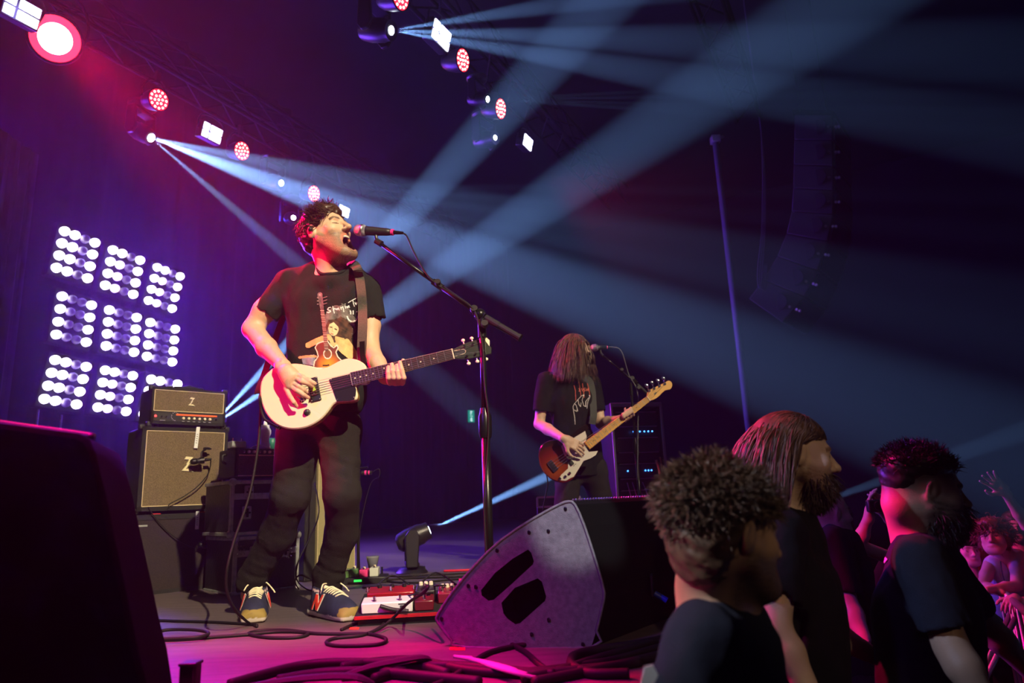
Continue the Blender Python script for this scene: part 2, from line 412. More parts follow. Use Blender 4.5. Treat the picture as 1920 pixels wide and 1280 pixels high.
# ------------------------------------------------------------------ people
class Head:
    """frame of a head: centre, forward, up; adds its shape to an Sdf and keeps local coordinates for hair and colours"""
    def __init__(s, c, fwd, up=(0, 0, 1), sc=1.0):
        f = Vector(fwd).normalized(); u = Vector(up); u = (u - f * u.dot(f)).normalized(); r = f.cross(u)
        s.c = Vector(c); s.R = np.array(basis(r, f, u)); s.sc = sc
    def w(s, p): return nv(s.c) + s.R @ (np.array(p, float) * s.sc)
    def loc(s, V): return ((V - nv(s.c)) @ s.R) / s.sc
    def shape(s, S_, mouth=0.0, jaw=0.0, nose=1.0, fat=0.0, ear=True, closed=False):
        w, q, R_ = s.w, s.sc, s.R
        e = lambda c, r, k, mode='u', ry=0: S_.ell(w(c), tuple(i * q for i in r), R_ @ np.array(Matrix.Rotation(ry, 3, 'X')) if ry else R_, k=k * q, mode=mode)
        cp = lambda a, b, ra, rb, k, mode='u': S_.cap(w(a), w(b), ra * q, rb * q, k=k * q, mode=mode)
        m = mouth
        e((0, -.018, .036), (.076, .099, .084), .02)
        e((0, .028, -.012), (.064, .066, .085), .03)
        for x in (-1, 1):
            cp((x * .058, .0, -.045), (x * .03, .068, -.095 - m * .9), .02 + fat, .02 + fat, .035)
            e((x * .040, .060, -.022), (.024, .022, .022), .02)
            if fat: e((x * .045, .04, -.06), (.03, .035, .035), .03)
        cp((-.012, .082, -.100 - m), (.012, .082, -.100 - m), .017, .017, .03)
        e((0, .045, -.075 - m * .5), (.05, .045, .045 + m * .4), .03)
        cp((-.036, .080, .018), (.036, .080, .018), .010, .010, .016)
        for x in (-1, 1): e((x * .032, .096, .000), (.019, .013, .011), .012, 's')
        for x in (-1, 1): e((x * .031, .0755, -.001), (.0140, .0120, .0115), .004)
        cp((0, .090, .010), (0, .111 * nose + .004, -.030), .008, .011, .012)
        e((0, .112 * nose + .004, -.034), (.0125, .012, .011), .008)
        for x in (-1, 1):
            e((x * .012, .100, -.038), (.009, .010, .008), .007)
            e((x * .007, .110, -.046), (.0045, .006, .004), .003, 's')
        if m:
            e((0, .086, -.078 - m * .45), (.029, .052, .010 + m * .62), .010, 's')
            for a in range(12):
                t0, t1 = a * math.pi / 6, (a + 1) * math.pi / 6
                pt = lambda t: (.028 * math.cos(t), .088 - .012 * abs(math.cos(t)), -.078 - m * .45 + (.011 + m * .6) * math.sin(t))
                cp(pt(t0), pt(t1), .0055, .0055, .005)
            e((0, .062, -.095 - m * .85), (.020, .032, .012), .005)
        else:
            cp((-.020, .090, -.068), (0, .098, -.064), .0045, .0065, .008); cp((0, .098, -.064), (.020, .090, -.068), .0065, .0045, .008)
            cp((-.016, .090, -.076), (.016, .090, -.076), .0065, .0065, .008)
        if ear:
            for x in (-1, 1):
                S_.ell(w((x * .080, -.012, .000)), (.0075 * q, .018 * q, .031 * q), R_ @ np.array(Matrix.Rotation(-.25, 3, 'X') @ Matrix.Rotation(x * .35, 3, 'Z')), k=.008)
                S_.ell(w((x * .089, -.008, .002)), (.007 * q, .011 * q, .020 * q), R_ @ np.array(Matrix.Rotation(-.25, 3, 'X')), k=.006, mode='s')
    def color(s, skin, stubble=.0, brow=(.05, .03, .02), lips=None, mouth=0, beardcol=(.05, .03, .02), closed=False, buzz=0):
        skin = np.array(skin, float); lips = np.array(lips if lips is not None else (skin[0] * .8, skin[1] * .45, skin[2] * .45))
        def f(V):
            p = s.loc(V); x, y, z = abs(p[:, 0]), p[:, 1], p[:, 2]
            C_ = np.tile(skin, (len(V), 1)) * (1 + .06 * vnoise(p[:, 0], y, z, 18, 3)[:, None])
            def mix(mask, col): 
                m_ = np.clip(mask, 0, 1)[:, None]; C_[:] = C_ * (1 - m_) + np.array(col) * m_
            near = (abs(p[:, 0]) < .12) & (abs(y) < .14) & (abs(z) < .17)
            if stubble:
                low = np.clip((-.030 - z + .12 * np.clip(.06 - y, 0, .1) * 3) / .022, 0, 1) * np.clip((y + .03) / .02, 0, 1) * np.clip((z + .15 + mouth) / .03, 0, 1)
                spk = .75 + .25 * vnoise(p[:, 0], y, z, 160, 5)
                mix(low * stubble * near * spk, beardcol)
            if buzz: mix(np.clip((z - .0 + .4 * np.clip(-y, 0, .1)) / .05, 0, 1) * (y < .062) * near * buzz, beardcol)
            mz = -.072 - mouth * .45
            d = np.sqrt((p[:, 0] / .028) ** 2 + ((z - mz) / (.008 + mouth * .75)) ** 2)
            mix(np.clip((1.30 - d) / .2, 0, 1) * (y > .072) * near * .8, lips)
            if mouth: mix(np.clip((1.0 - d) / .12, 0, 1) * (y < .082) * (y > .02) * near, (.10, .012, .014)); mix(((abs(p[:, 0]) < .021) & (z < -.082 - mouth * .62) & (z > -.115 - mouth * .9) & (y < .094) & (d < 1.05)) * 1.0 * near, (.55, .16, .14))
            bz = .019 + .14 * x - .7 * np.clip(x - .038, 0, 1)
            mix(np.clip((.0075 - abs(z - bz)) / .003, 0, 1) * (x > .012) * (x < .052) * (y > .055) * near * .85, brow)
            if closed: lz = -.005 - .12 * (x - .031) + 7 * (x - .031) ** 2; mix(np.clip((.0034 - abs(z - lz)) / .0014, 0, 1) * (x > .016) * (x < .050) * (y > .06) * near * .9, brow)
            else:
                ex = np.sqrt(((x - .032) / .013) ** 2 + ((z + .001) / .0055) ** 2); mix((ex < 1) * (y > .06) * near * 1.0, (.10, .085, .075)); mix(((x - .034) ** 2 + (z + .001) ** 2 < .0055 ** 2) * (ex < 1) * (y > .06) * near * 1.0, (.02, .012, .01))
            return C_
        return f
def part_color(base, heads):       # skin with the first head's own colouring
    return heads.color if False else base
def strands(n, H, region, comb, length, steps=10, grav=.3, curl=.0, r=.002, ell=((0, -.018, .036), (.080, .103, .088)), seed=0, jitter=.25, keep=None, taper=True, floor_r=1.0):
    """hair as one mesh: n tapered strands that start on the skull, follow the comb direction and fall"""
    R_ = np.random.RandomState(seed); c0 = np.array(ell[0]); e = np.array(ell[1]); down = H.R.T @ np.array([0, 0, -1.0])
    roots = []
    while len(roots) < n:
        d = R_.randn(3); d /= np.linalg.norm(d); p = c0 + d * e
        if region(p): roots.append(p)
    p = np.array(roots); L = length(p) if callable(length) else np.full(n, length)
    L = L * (1 + .25 * (R_.rand(n) - .5)); path = [p.copy()]
    vel = comb(p) + jitter * R_.randn(n, 3); ph = R_.rand(n) * 6.28
    for i in range(steps):
        t = (i + 1) / steps
        v = vel + down * grav * t * 2
        if curl:
            v = v + curl * np.stack([np.sin(ph + t * 9), np.cos(ph * 1.7 + t * 8), np.sin(ph * 2.3 + t * 10)], 1)
        v /= np.linalg.norm(v, axis=1)[:, None] + 1e-9
        p = p + v * (L / steps)[:, None]
        q = (p - c0) / e; m = np.linalg.norm(q, axis=1); lim = floor_r + .04 * np.sin(ph); s_ = np.where(m < lim, lim / m, 1)
        p = c0 + q * s_[:, None] * e
        if keep is not None: p = keep(p)
        path.append(p.copy())
    Q = np.stack(path, 1)                    # n, steps+1, 3
    W = Q @ H.R.T * H.sc + nv(H.c)
    T = np.gradient(W, axis=1); T /= np.linalg.norm(T, axis=2)[:, :, None] + 1e-9
    a = np.cross(T, np.array([.31, .2, .93])); a /= np.linalg.norm(a, axis=2)[:, :, None] + 1e-9; b = np.cross(T, a)
    tt = np.linspace(0, 1, steps + 1); rr = r * ((1 - tt ** 2 * .85) if taper else (1 + 0 * tt)); rr = rr[None, :, None] * (.7 + .6 * R_.rand(n))[:, None, None]
    V = np.stack([W + rr * (a * math.cos(k * 2.094) + b * math.sin(k * 2.094)) for k in range(3)], 2).reshape(-1, 3)
    F = []; base = (np.arange(n) * (steps + 1) * 3)[:, None, None] + (np.arange(steps) * 3)[None, :, None]
    for k in range(3):
        k2 = (k + 1) % 3; F.append(np.stack([base[..., 0] + k, base[..., 0] + k2, base[..., 0] + 3 + k2, base[..., 0] + 3 + k], -1).reshape(-1, 4))
    return V, np.concatenate(F)

def hand(S_, wrist, d, nrm, side=1, sc=1.0, curl=.5, spread=.12, thumb=.6, curls=None):
    """generic hand: wrist point, direction of the fingers, back-of-hand normal; side=+1 puts the thumb along d x nrm"""
    d = Vector(d).normalized(); n = Vector(nrm); n = (n - d * n.dot(d)).normalized(); t = d.cross(n) * side; w = Vector(wrist)
    pl = .088 * sc; k_ = []
    S_.box(nv(w + d * pl * .52), (pl * .52, .038 * sc, .013 * sc), np.array(basis(d, t, n)) , r=.012 * sc, k=.014 * sc)
    S_.cap(nv(w - d * .02), nv(w + d * .03), .026 * sc, .024 * sc, k=.02)
    Ls = (.072, .080, .075, .060)
    for i in range(4):
        o = (1.5 - i) * .0195 * sc; b = w + d * (pl * (1.0 - .03 * abs(i - 1))) + t * o
        c = curls[i] if curls else curl; ang = 0; p = b; dirn = (d + t * (1.5 - i) * spread).normalized(); L = Ls[i] * sc; rad = .0092 * sc
        S_.cap(nv(w + d * pl * .55 + t * o * .8), nv(b), .010 * sc, .0098 * sc, k=.01)
        for j, fr in enumerate((.45, .32, .23)):
            ang += c * (.55, .75, .6)[j]
            dd = dirn * math.cos(ang) - n * math.sin(ang); q = p + dd * L * fr
            S_.cap(nv(p), nv(q), rad, rad * .9, k=.004); p = q; rad *= .9
    b = w + d * .022 * sc + t * .030 * sc; m1 = b + (d * .55 + t * .75 - n * .25 * thumb).normalized() * .040 * sc
    m2 = m1 + (d * .85 + t * .35 - n * .5 * thumb).normalized() * .030 * sc; m3 = m2 + (d * .95 + t * .05 - n * .5 * thumb).normalized() * .024 * sc
    S_.cap(nv(b), nv(m1), .016 * sc, .0125 * sc, k=.014); S_.cap(nv(m1), nv(m2), .0115 * sc, .0105 * sc, k=.006); S_.cap(nv(m2), nv(m3), .0105 * sc, .0085 * sc, k=.004)

def skin(name, base, rough=.5): return mat(name, base, rough, attr=True, bump=.12, bscale=260)
def cloth(name, col, bump=.5): return mat(name, col, .92, noise=.18, nscale=14, bump=bump, bscale=420, spec=.2)
def folds(amp, fx, fy, fz, seed=0, amp2=0, f2=6):
    def f(x, y, z): return amp * vnoise(x * fx, y * fy, z * fz, 1, seed) + (amp2 * vnoise(x, y, z, f2, seed + 5) if amp2 else 0)
    return f
def bvh_of(me, mw=None):
    from mathutils.bvhtree import BVHTree
    return BVHTree.FromPolygons([v.co.copy() for v in me.vertices], [tuple(p.vertices) for p in me.polygons])
def decal(name, bvh, px0, py0, px1, py1, step, paint, m, parent, off=.0015, frm=None, label=None):
    """flat print lying on a cloth: a fine grid seated on the surface, coloured piece by piece; paint(x, y) -> rgb, keep"""
    xs = np.arange(px0, px1 + step, step); ys = np.arange(py0, py1 + step, step)
    gx, gy = np.meshgrid(xs, ys, indexing='ij'); rgb, keep = paint(gx, gy)
    idx = -np.ones(gx.shape, int); V = []; C_ = []
    o = Vector(frm) if frm is not None else CAM
    for i in range(len(xs)):
        for j in range(len(ys)):
            if not keep[max(i - 1, 0):i + 2, max(j - 1, 0):j + 2].any(): continue
            d = ray(xs[i], ys[j]).normalized(); h, nn, _, _ = bvh.ray_cast(o, d)
            if h is None: continue
            if nn.dot(d) > 0: nn = -nn
            idx[i, j] = len(V); V.append(tuple(h + nn * off - d * off * .5)); C_.append((*rgb[i, j], 1))
    F = [(idx[i, j], idx[i, j + 1], idx[i + 1, j + 1], idx[i + 1, j]) for i in range(len(xs) - 1) for j in range(len(ys) - 1)
         if keep[i, j] and min(idx[i, j], idx[i, j + 1], idx[i + 1, j + 1], idx[i + 1, j]) >= 0]
    me = bpy.data.meshes.new(name); me.from_pydata(V, [], F)
    if V:
        at = me.color_attributes.new('Col', 'FLOAT_COLOR', 'POINT'); at.data.foreach_set('color', np.array(C_, np.float32).ravel())
    me.materials.append(m)
    return build(name, me, None, parent, label, world=True)
def dseg(x, y, a, b):
    ax, ay = a; bx, by = b; dx, dy = bx - ax, by - ay; t = np.clip(((x - ax) * dx + (y - ay) * dy) / (dx * dx + dy * dy + 1e-9), 0, 1)
    return np.hypot(x - ax - t * dx, y - ay - t * dy)
def dpoly(x, y, pts):
    d = np.full(np.shape(x), 1e9)
    for i in range(len(pts) - 1): d = np.minimum(d, dseg(x, y, pts[i], pts[i + 1]))
    return d
def inpoly(x, y, pts):
    c = np.zeros(np.shape(x), bool); n = len(pts)
    for i in range(n):
        (x0, y0), (x1, y1) = pts[i], pts[(i + 1) % n]
        if y0 != y1: c ^= ((y0 > y) != (y1 > y)) & (x < (x1 - x0) * (y - y0) / (y1 - y0) + x0)
    return c

# ------------------------------------------------------------------ the hall
floor_m = mat('stage_floor', (.11, .082, .082), .5, noise=.35, nscale=1.0, bump=.25, bscale=9)
def _floor_grain():                       # long scuffed grain along the boards
    nt = floor_m.node_tree; tc = nt.nodes.new('ShaderNodeTexCoord'); mp = nt.nodes.new('ShaderNodeMapping')
    mp.inputs['Rotation'].default_value = (0, 0, -.2); mp.inputs['Scale'].default_value = (3, 38, 1)
    nt.links.new(tc.outputs['Object'], mp.inputs['Vector'])
    for n in nt.nodes:
        if n.type == 'TEX_NOISE': nt.links.new(mp.outputs[0], n.inputs['Vector']); n.inputs['Detail'].default_value = 9; n.inputs['Roughness'].default_value = .65
_floor_grain()
drape_m = mat('black_drape', (.0010, .0009, .0016), .97, noise=.3, nscale=3)
hall_m = mat('hall_black', (.010, .010, .012), .9, noise=.3, nscale=1)
screen_m = mat('side_screen', (.055, .05, .075), .85, noise=.3, nscale=2.5)
struct('floor', gprism([ST(-5, .55, -.04), ST(15, .55, -.04), ST(15, 8.9, -.04), ST(-5, 8.9, -.04)], (0, 0, .04)), floor_m, 'dark scuffed stage floor lit magenta at the front')
struct('trim_1', gprism([ST(-5, .55, -1.3), ST(15, .55, -1.3), ST(15, 8.9, -1.3), ST(-5, 8.9, -1.3)], (0, 0, 1.255)), M['black_matt'], 'black stage front')
struct('pit_floor', gbox(ST(6, -8, -1.35), (44, 44, .1)), hall_m, 'dark floor of the pit and hall')
v = []; f = []; N_ = 240
for i in range(N_ + 1):
    t = -7 + 24 * i / N_; n = 8.7 + .06 * math.sin(i * 1.7) + .03 * math.sin(i * .61)
    v += [ST(t, n, -.0), ST(t, n, 7.6)]
    if i: f.append((2 * i - 2, 2 * i, 2 * i + 1, 2 * i - 1))
struct('wall_back', (v, f), drape_m, 'black pleated drape behind the stage', smooth=True)
struct('wall_right', gprism([ST(17, -22, -1.3), ST(17.2, -22, -1.3), ST(17.2, 9, -1.3), ST(17, 9, -1.3)], (0, 0, 9)), hall_m, 'black far wall of the hall')
struct('ceiling', gprism([ST(-8, -22, 7.6), ST(17.2, -22, 7.6), ST(17.2, 9, 7.6), ST(-8, 9, 7.6)], (0, 0, .2)), hall_m, 'black ceiling above the lighting trusses')
a = P(0, 240, 5.2); b = P(75, 290, 5.66)
v = []; f = []
for i in range(81):
    y = 2.6 + (b.y - 2.6) * i / 80; x = b.x - .02 + .012 * math.sin(i * 1.9)
    v += [Vector((x, y, 0)), Vector((x, y, b.z))]
    if i: f.append((2 * i - 2, 2 * i, 2 * i + 1, 2 * i - 1))
n0 = len(v); v += [p + Vector((-.08, 0, 0)) for p in list(v)]; f += [tuple(j + n0 for j in q)[::-1] for q in list(f)]
f += [(n0 - 2, n0 - 1, 2 * n0 - 1, 2 * n0 - 2)] + [(2 * i + 1, 2 * i + 3, n0 + 2 * i + 3, n0 + 2 * i + 1) for i in range(80)]
struct('wall_left', (v, f), screen_m, 'pale grey side screen at the left edge of the stage')

# thin haze that fills the whole hall and shows the beams
hz = mat('haze', (1, 1, 1)); hz.cycles.volume_sampling = 'EQUIANGULAR'; nt = hz.node_tree; nt.nodes.remove(nt.nodes['Principled BSDF'])
vs = nt.nodes.new('ShaderNodeVolumeScatter'); vs.inputs['Density'].default_value = HAZE; vs.inputs['Anisotropy'].default_value = .5
nt.links.new(vs.outputs[0], nt.nodes['Material Output'].inputs['Volume'])
tag(build('haze', gbox(ST(4, -6, 3.2), (46, 46, 9.6)), hz), 'thin stage haze filling the hall', 'haze', kind='stuff')

# ------------------------------------------------------------------ lighting rig
E_RED = mat('red_led', (.3, 0, .01), .4, emit=(1, .01, .03), es=3.5)
E_REDHOT = mat('red_led_core', (.3, .1, .1), .4, emit=(1, .35, .28), es=9)
E_BIGRED = mat('red_lamp_face', (.3, .1, .1), .4, emit=(1, .42, .36), es=22)
E_REDGLOW = mat('red_lamp_haze_glow', (.3, 0, .02), .4, emit=(1, .015, .04), es=6)  # emissive disc round the big lamp's core, standing in for red haze glow
E_STROBE = mat('strobe_cell', (.8, .8, 1), .3, emit=(.80, .83, 1), es=5)
E_LENS = mat('beam_lens', (.8, .9, 1), .2, emit=(.80, .90, 1), es=22)
E_LAMP = mat('matrix_lamp_on', (.8, .8, .9), .3, emit=(.93, .86, 1), es=9)
E_LAMPD = mat('matrix_lamp_dim', (.8, .7, .8), .3, emit=(1, .78, .95), es=1.6)
E_OFFGLOW = mat('matrix_lamp_off_glow', (.25, .22, .3), .35, emit=(.22, .08, .55), es=.16)  # lamps that are off; faint emission stands in for light from their neighbours
rig_m = mat('rig_black', (.003, .0025, .004), .8, .0, spec=.1)
rig_p = mat('rig_housing', (.014, .012, .018), .4, .2)

def truss(name, label, t0, t1, n, z):
    z += .14; T = thing(name, label, 'truss', ST(t0, n, z)); s = .15
    for dy, dz in ((-s, -s), (s, -s), (s, s), (-s, s)):
        build('chord', gcyl(ST(t0, n + dy, z + dz), ST(t1, n + dy, z + dz), .022, seg=8), rig_m, T, world=True, smooth=True)
    g = []; k = int((t1 - t0) / .45)
    for i in range(k):
        a, b = t0 + i * .45, t0 + (i + 1) * .45
        for (p, q) in (((-s, -s), (s, -s)), ((s, -s), (s, s)), ((s, s), (-s, s)), ((-s, s), (-s, -s))):
            g.append(gcyl(ST(a, n + p[0], z + p[1]), ST(b, n + q[0], z + q[1]), .011, seg=6, caps=False))
    build('lattice', g, rig_m, T, world=True)['kind'] = 'stuff'
    return T
truss('lighting_truss', 'black box truss over the middle of the stage', 2.6, 9.6, 2.95, 4.75)
truss('lighting_truss', 'black box truss over the back of the stage carrying the left row of lamps', 1.0, 9.6, 5.9, 4.80)
truss('lighting_truss', 'black box truss hung above the front edge of the stage', 3.6, 9.0, .9, 5.3)

def par(loc, aim, label, r=.095, big=False, group='red LED wash lamps'):
    T = thing('wash_lamp', label, 'stage light', loc, group=group)
    d = Vector(aim).normalized(); x, y, _ = frame(d)
    put(T, loc, d, ZZ)
    build('housing', glathe((-.2, 0, 0), (1, 0, 0), [(0, r * .55), (.04, r * .8), (.12, r), (.20, r * 1.06)], 28), rig_p, T, auto=True)
    build('face', glathe((.0, 0, 0), (1, 0, 0), [(0, r), (.006, r)], 28), E_REDGLOW if big else E_RED, T, auto=True)
    if big: build('hot_core', glathe((.006, 0, 0), (1, 0, 0), [(0, r * .66), (.01, r * .62), (.014, r * .4)], 28), E_BIGRED, T, 'white glaring lamp centre', smooth=True)
    build('rim', gtube([Vector((.004, r * 1.04 * math.cos(a * .5236), r * 1.04 * math.sin(a * .5236))) for a in range(12)], r * .07, 6, 3, True), rig_m, T, smooth=True)
    build('yoke', gtube([(-.1, r * 1.12, 0), (-.1, r * 1.2, r * .9), (-.1, r * .6, r * 1.9), (-.1, -r * .6, r * 1.9), (-.1, -r * 1.2, r * .9), (-.1, -r * 1.12, 0)], .012, 6, 4), rig_m, T, smooth=True)
    build('clamp', gbox((-.1, 0, r * 1.9 + .05), (.05, .05, .12)), rig_m, T, bevel=.006)
    if not big:
        me = None
        for ring, cnt in ((0, 1), (.40, 6), (.80, 12)):
            for i in range(cnt):
                a = 2 * math.pi * i / cnt + ring
                if me is None: me = mesh('diode', glathe((0, 0, 0), (1, 0, 0), [(0, r * .12), (.006, r * .08)], 8), E_REDHOT)
                o = build('diode', me, None, T); o.location = (.006, r * ring * math.cos(a), r * ring * math.sin(a))
    return T
AIMR = (-NN + Vector((0, 0, -.25))).normalized()
reds = [((100, 57), 'large red lamp glaring white in the top left corner', 1), ((297, 187), 'round red LED lamp below and right of the glaring corner lamp', 0), ((453, 283), 'round red LED lamp half veiled by the upper left beam', 0),
        ((588, 363), "bright red lamp just above the singer's hair", 0), ((750, -6), 'red LED lamp cut by the top edge of the picture', 0), ((867, 113), 'dim red oval lamp below the bright strobe at top centre', 0), ((938, 204), 'thin bright red oval lamp beside the small beam light at top centre', 0)]
for (px, py), lb, big in reds:
    p = PZ(px, py, 4.3); par(p + (Vector((-.05, .1, .0)) if big else Vector((0,0,0))), (Vector((0, 1, .6)) - p) if big else AIMR, lb, .185 if big else .098, big)
    if big:
        d = (Vector((-.6, 2.8, .9)) - p).normalized()
        spot('big_red_lamp_light', p + d * .06, (-.7, 3.0, 1.3), 5200, (1, .0, .07), 17, .6, .12)
        spot('big_red_lamp_halo', p + (Vector((0, 1, .6)) - p).normalized() * .05, (0, 1, .6), 520, (1, .0, .07), 34, 1, .05)
    elif px in (588, 938): spot('red_lamp_light', p + AIMR * .05, p + AIMR * 3, 40, (1, .0, .06), 90, .8, .08)
spot('red_lamp_bass', ST(3.3, 5.6, 4.2), ST(5.1, 1.9, 1.0), 1700, (1, .0, .08), 24, .5, .08)

def strobe(loc, label, sc=1.0, tilt=0.25, yaw=0.0):
    T = thing('strobe_panel', label, 'stage light', loc, group='four cell strobe panels')
    n = (-NN + Vector((0, 0, -tilt))).normalized(); n = Matrix.Rotation(yaw, 3, 'Z') @ n
    x = (DD - n * DD.dot(n)).normalized(); y = n.cross(x)
    T.rotation_euler = basis(x, y, n).to_euler()
    w, h = .30 * sc, .20 * sc
    build('housing', gbox((0, 0, -.05), (w * 1.12, h * 1.2, .09)), rig_p, T, bevel=.008)
    for x0, x1 in ((-.5, -.20), (-.11, .5)):
        for y0, y1 in ((-.5, -.05), (.05, .5)):
            build('cell', gbox(((x0 + x1) / 2 * w, (y0 + y1) / 2 * h, .0), ((x1 - x0) * w, (y1 - y0) * h, .014)), E_STROBE, T, bevel=.004)
    build('yoke', gtube([(w * .6, 0, -.05), (w * .64, h * .9, -.05), (0, h * 1.2, -.05), (-w * .64, h * .9, -.05), (-w * .6, 0, -.05)], .01, 6, 4), rig_m, T, smooth=True)
    return T
for (px, py), lb, sc in [((42, 20), 'strobe panel in the top left corner beside the glaring red lamp', .82), ((398, 249), 'strobe panel above the upper left beam', .74), ((645, 396), "strobe panel shining behind the singer's forehead", .62),
                         ((828, 66), 'strobe panel at top centre in the uppermost beam', .8), ((990, 267), 'strobe panel right of centre below the thin beams', .62)]:
    p = PZ(px, py, 4.3); strobe(p, lb, sc)
    light('POINT', 'strobe_glow', p + AIMR * .12, p + AIMR, 7, (.30, .28, 1), shadow_soft_size=.08)

def moving_head(loc, d, label, sc=1.0, up=False, lens=.055, group='moving beam lights'):
    """yoke, arms and barrel; hung from above or standing on the floor; loc is the centre of the lens"""
    d = Vector(d).normalized(); loc = Vector(loc); ctr = loc - d * .17 * sc; s = 1 if up else -1
    T = thing('moving_head_light', label, 'stage light', ctr - ZZ * (.30 * sc * s), group=group)
    h = Vector((d.x, d.y, 0)).normalized(); sd = h.cross(ZZ)
    build('barrel', glathe(ctr - d * .15 * sc, d, [(0, .05 * sc), (.03 * sc, .085 * sc), (.12 * sc, .10 * sc), (.24 * sc, .098 * sc), (.28 * sc, .085 * sc), (.325 * sc, .082 * sc)], 28), rig_p, T, world=True, auto=True)
    build('lens_ring', gtube([loc + frame(d)[0] * (lens * 1.25 * math.cos(a * .5236)) + frame(d)[1] * (lens * 1.25 * math.sin(a * .5236)) for a in range(12)], lens * .16, 8, 3, True), M['black_metal'], T, world=True, smooth=True)
    build('lens', glathe(loc - d * .012, d, [(0, lens * 1.1), (.014, lens), (.022, lens * .6)], 24), E_LENS, T, world=True, smooth=True)
    for q in (-1, 1):
        o = ctr + sd * (q * .125 * sc)
        build('yoke_arm', gprism([o + h * (.05 * sc) + ZZ * (-s * .26 * sc), o + h * (.07 * sc) + ZZ * (s * .02 * sc), o + h * (.03 * sc) + ZZ * (s * .08 * sc), o - h * (.03 * sc) + ZZ * (s * .08 * sc), o - h * (.07 * sc) + ZZ * (s * .02 * sc), o - h * (.06 * sc) + ZZ * (-s * .26 * sc)], sd * (q * .035 * sc)), rig_p, T, world=True, bevel=.008)
    build('yoke_bridge', gbox(ctr - ZZ * (s * .235 * sc), (.13 * sc, .30 * sc, .04 * sc), basis(h, sd, ZZ)), rig_p, T, world=True, bevel=.01)
    g = [glathe(ctr - ZZ * (s * .34 * sc), ZZ * s, [(0, .15 * sc), (.03 * sc, .15 * sc), (.075 * sc, .11 * sc), (.085 * sc, .06 * sc)], 24)]
    build('base', g, rig_p, T, world=True, auto=True)
    if up:
        for q in (-1, 1): build('foot', gbox(ctr - ZZ * (.355 * sc) + sd * (q * .12 * sc), (.22 * sc, .05 * sc, .03 * sc), basis(h, sd, ZZ)), rig_p, T, world=True, bevel=.008)
        build('display', gbox(ctr - ZZ * (.275 * sc) + h * (.12 * sc), (.004, .09 * sc, .03 * sc), basis(h, sd, ZZ)), M['black_plastic'], T, world=True)
    else: build('clamp', gbox(ctr + ZZ * (.36 * sc), (.05, .05, .09)), rig_m, T, world=True, bevel=.006)
    return T
def mean_dir(k):
    src, subs = BEAMS[k]; v = Vector((0, 0, 0))
    for (px, py), dy, dg, pw in subs: v += (P(px, py, dy) - src).normalized()
    return v.normalized()
moving_head(BEAMS['a'][0], mean_dir('a'), 'beam light at the left whose shafts fan down behind the singer', .95, lens=.05)
moving_head(BEAMS['b'][0], mean_dir('b'), "beam light above the singer's head with thin streaks to the right", .95, lens=.04)
moving_head(PZ(550, 408, 4.3), (.5, -.8, -.3), "small white beam light left of the singer's hair", .9, lens=.035)
moving_head(BEAMS['c'][0], mean_dir('c'), 'beam light at top centre with broad grey shafts', 1.0, lens=.042)
moving_head(BEAMS['d'][0], mean_dir('d'), 'small beam light right of top centre with fine streaks', .7, lens=.03)
moving_head(PZ(928, 258, 4.3), (.75, -.6, -.2), 'dim beam light without a shaft left of the lower strobe', .9, lens=.03)
moving_head(BEAMS['m'][0], mean_dir('m'), 'moving head light on the stage floor left of the monitor wedge', .72, up=True, lens=.042)
moving_head(BEAMS['f'][0], mean_dir('f'), 'moving head light behind the amplifier stack', 1.0, up=True, lens=.05)
moving_head(BEAMS['r'][0], mean_dir('r'), 'moving head light hidden behind the crew', 1.0, up=True, lens=.05)

# blinder matrix panels: 3 x 3, sixteen lamps each
off = P(122, 430, 7.0); npl = off.x * NN.x + off.y * NN.y
def onplane(px, py, p0, nrm):
    d = ray(px, py); return CAM + d * ((Vector(p0) - CAM).dot(nrm) / d.dot(nrm))
PANELS = [  # first lamp, last lamp of first row, first lamp of last row, last lamp
 ((122, 433), (178, 455), (106, 502), (165, 521)), ((212, 468), (263, 488), (198, 535), (250, 551)), ((295, 501), (338, 518), (279, 563), (323, 578)),
 ((117, 555), (172, 572), (106, 627), (162, 641)), ((205, 581), (257, 595), (200, 648), (251, 660)), ((282, 604), (329, 617), (276, 668), (323, 678)),
 ((104, 675), (162, 687), (84, 747), (144, 758)), ((198, 694), (249, 704), (184, 763), (237, 771)), ((284, 711), (333, 720), (270, 776), (320, 783))]
where = ['top left', 'top middle', 'top right', 'middle left', 'centre', 'middle right', 'bottom left', 'bottom middle', 'bottom right']
lampmesh = {}
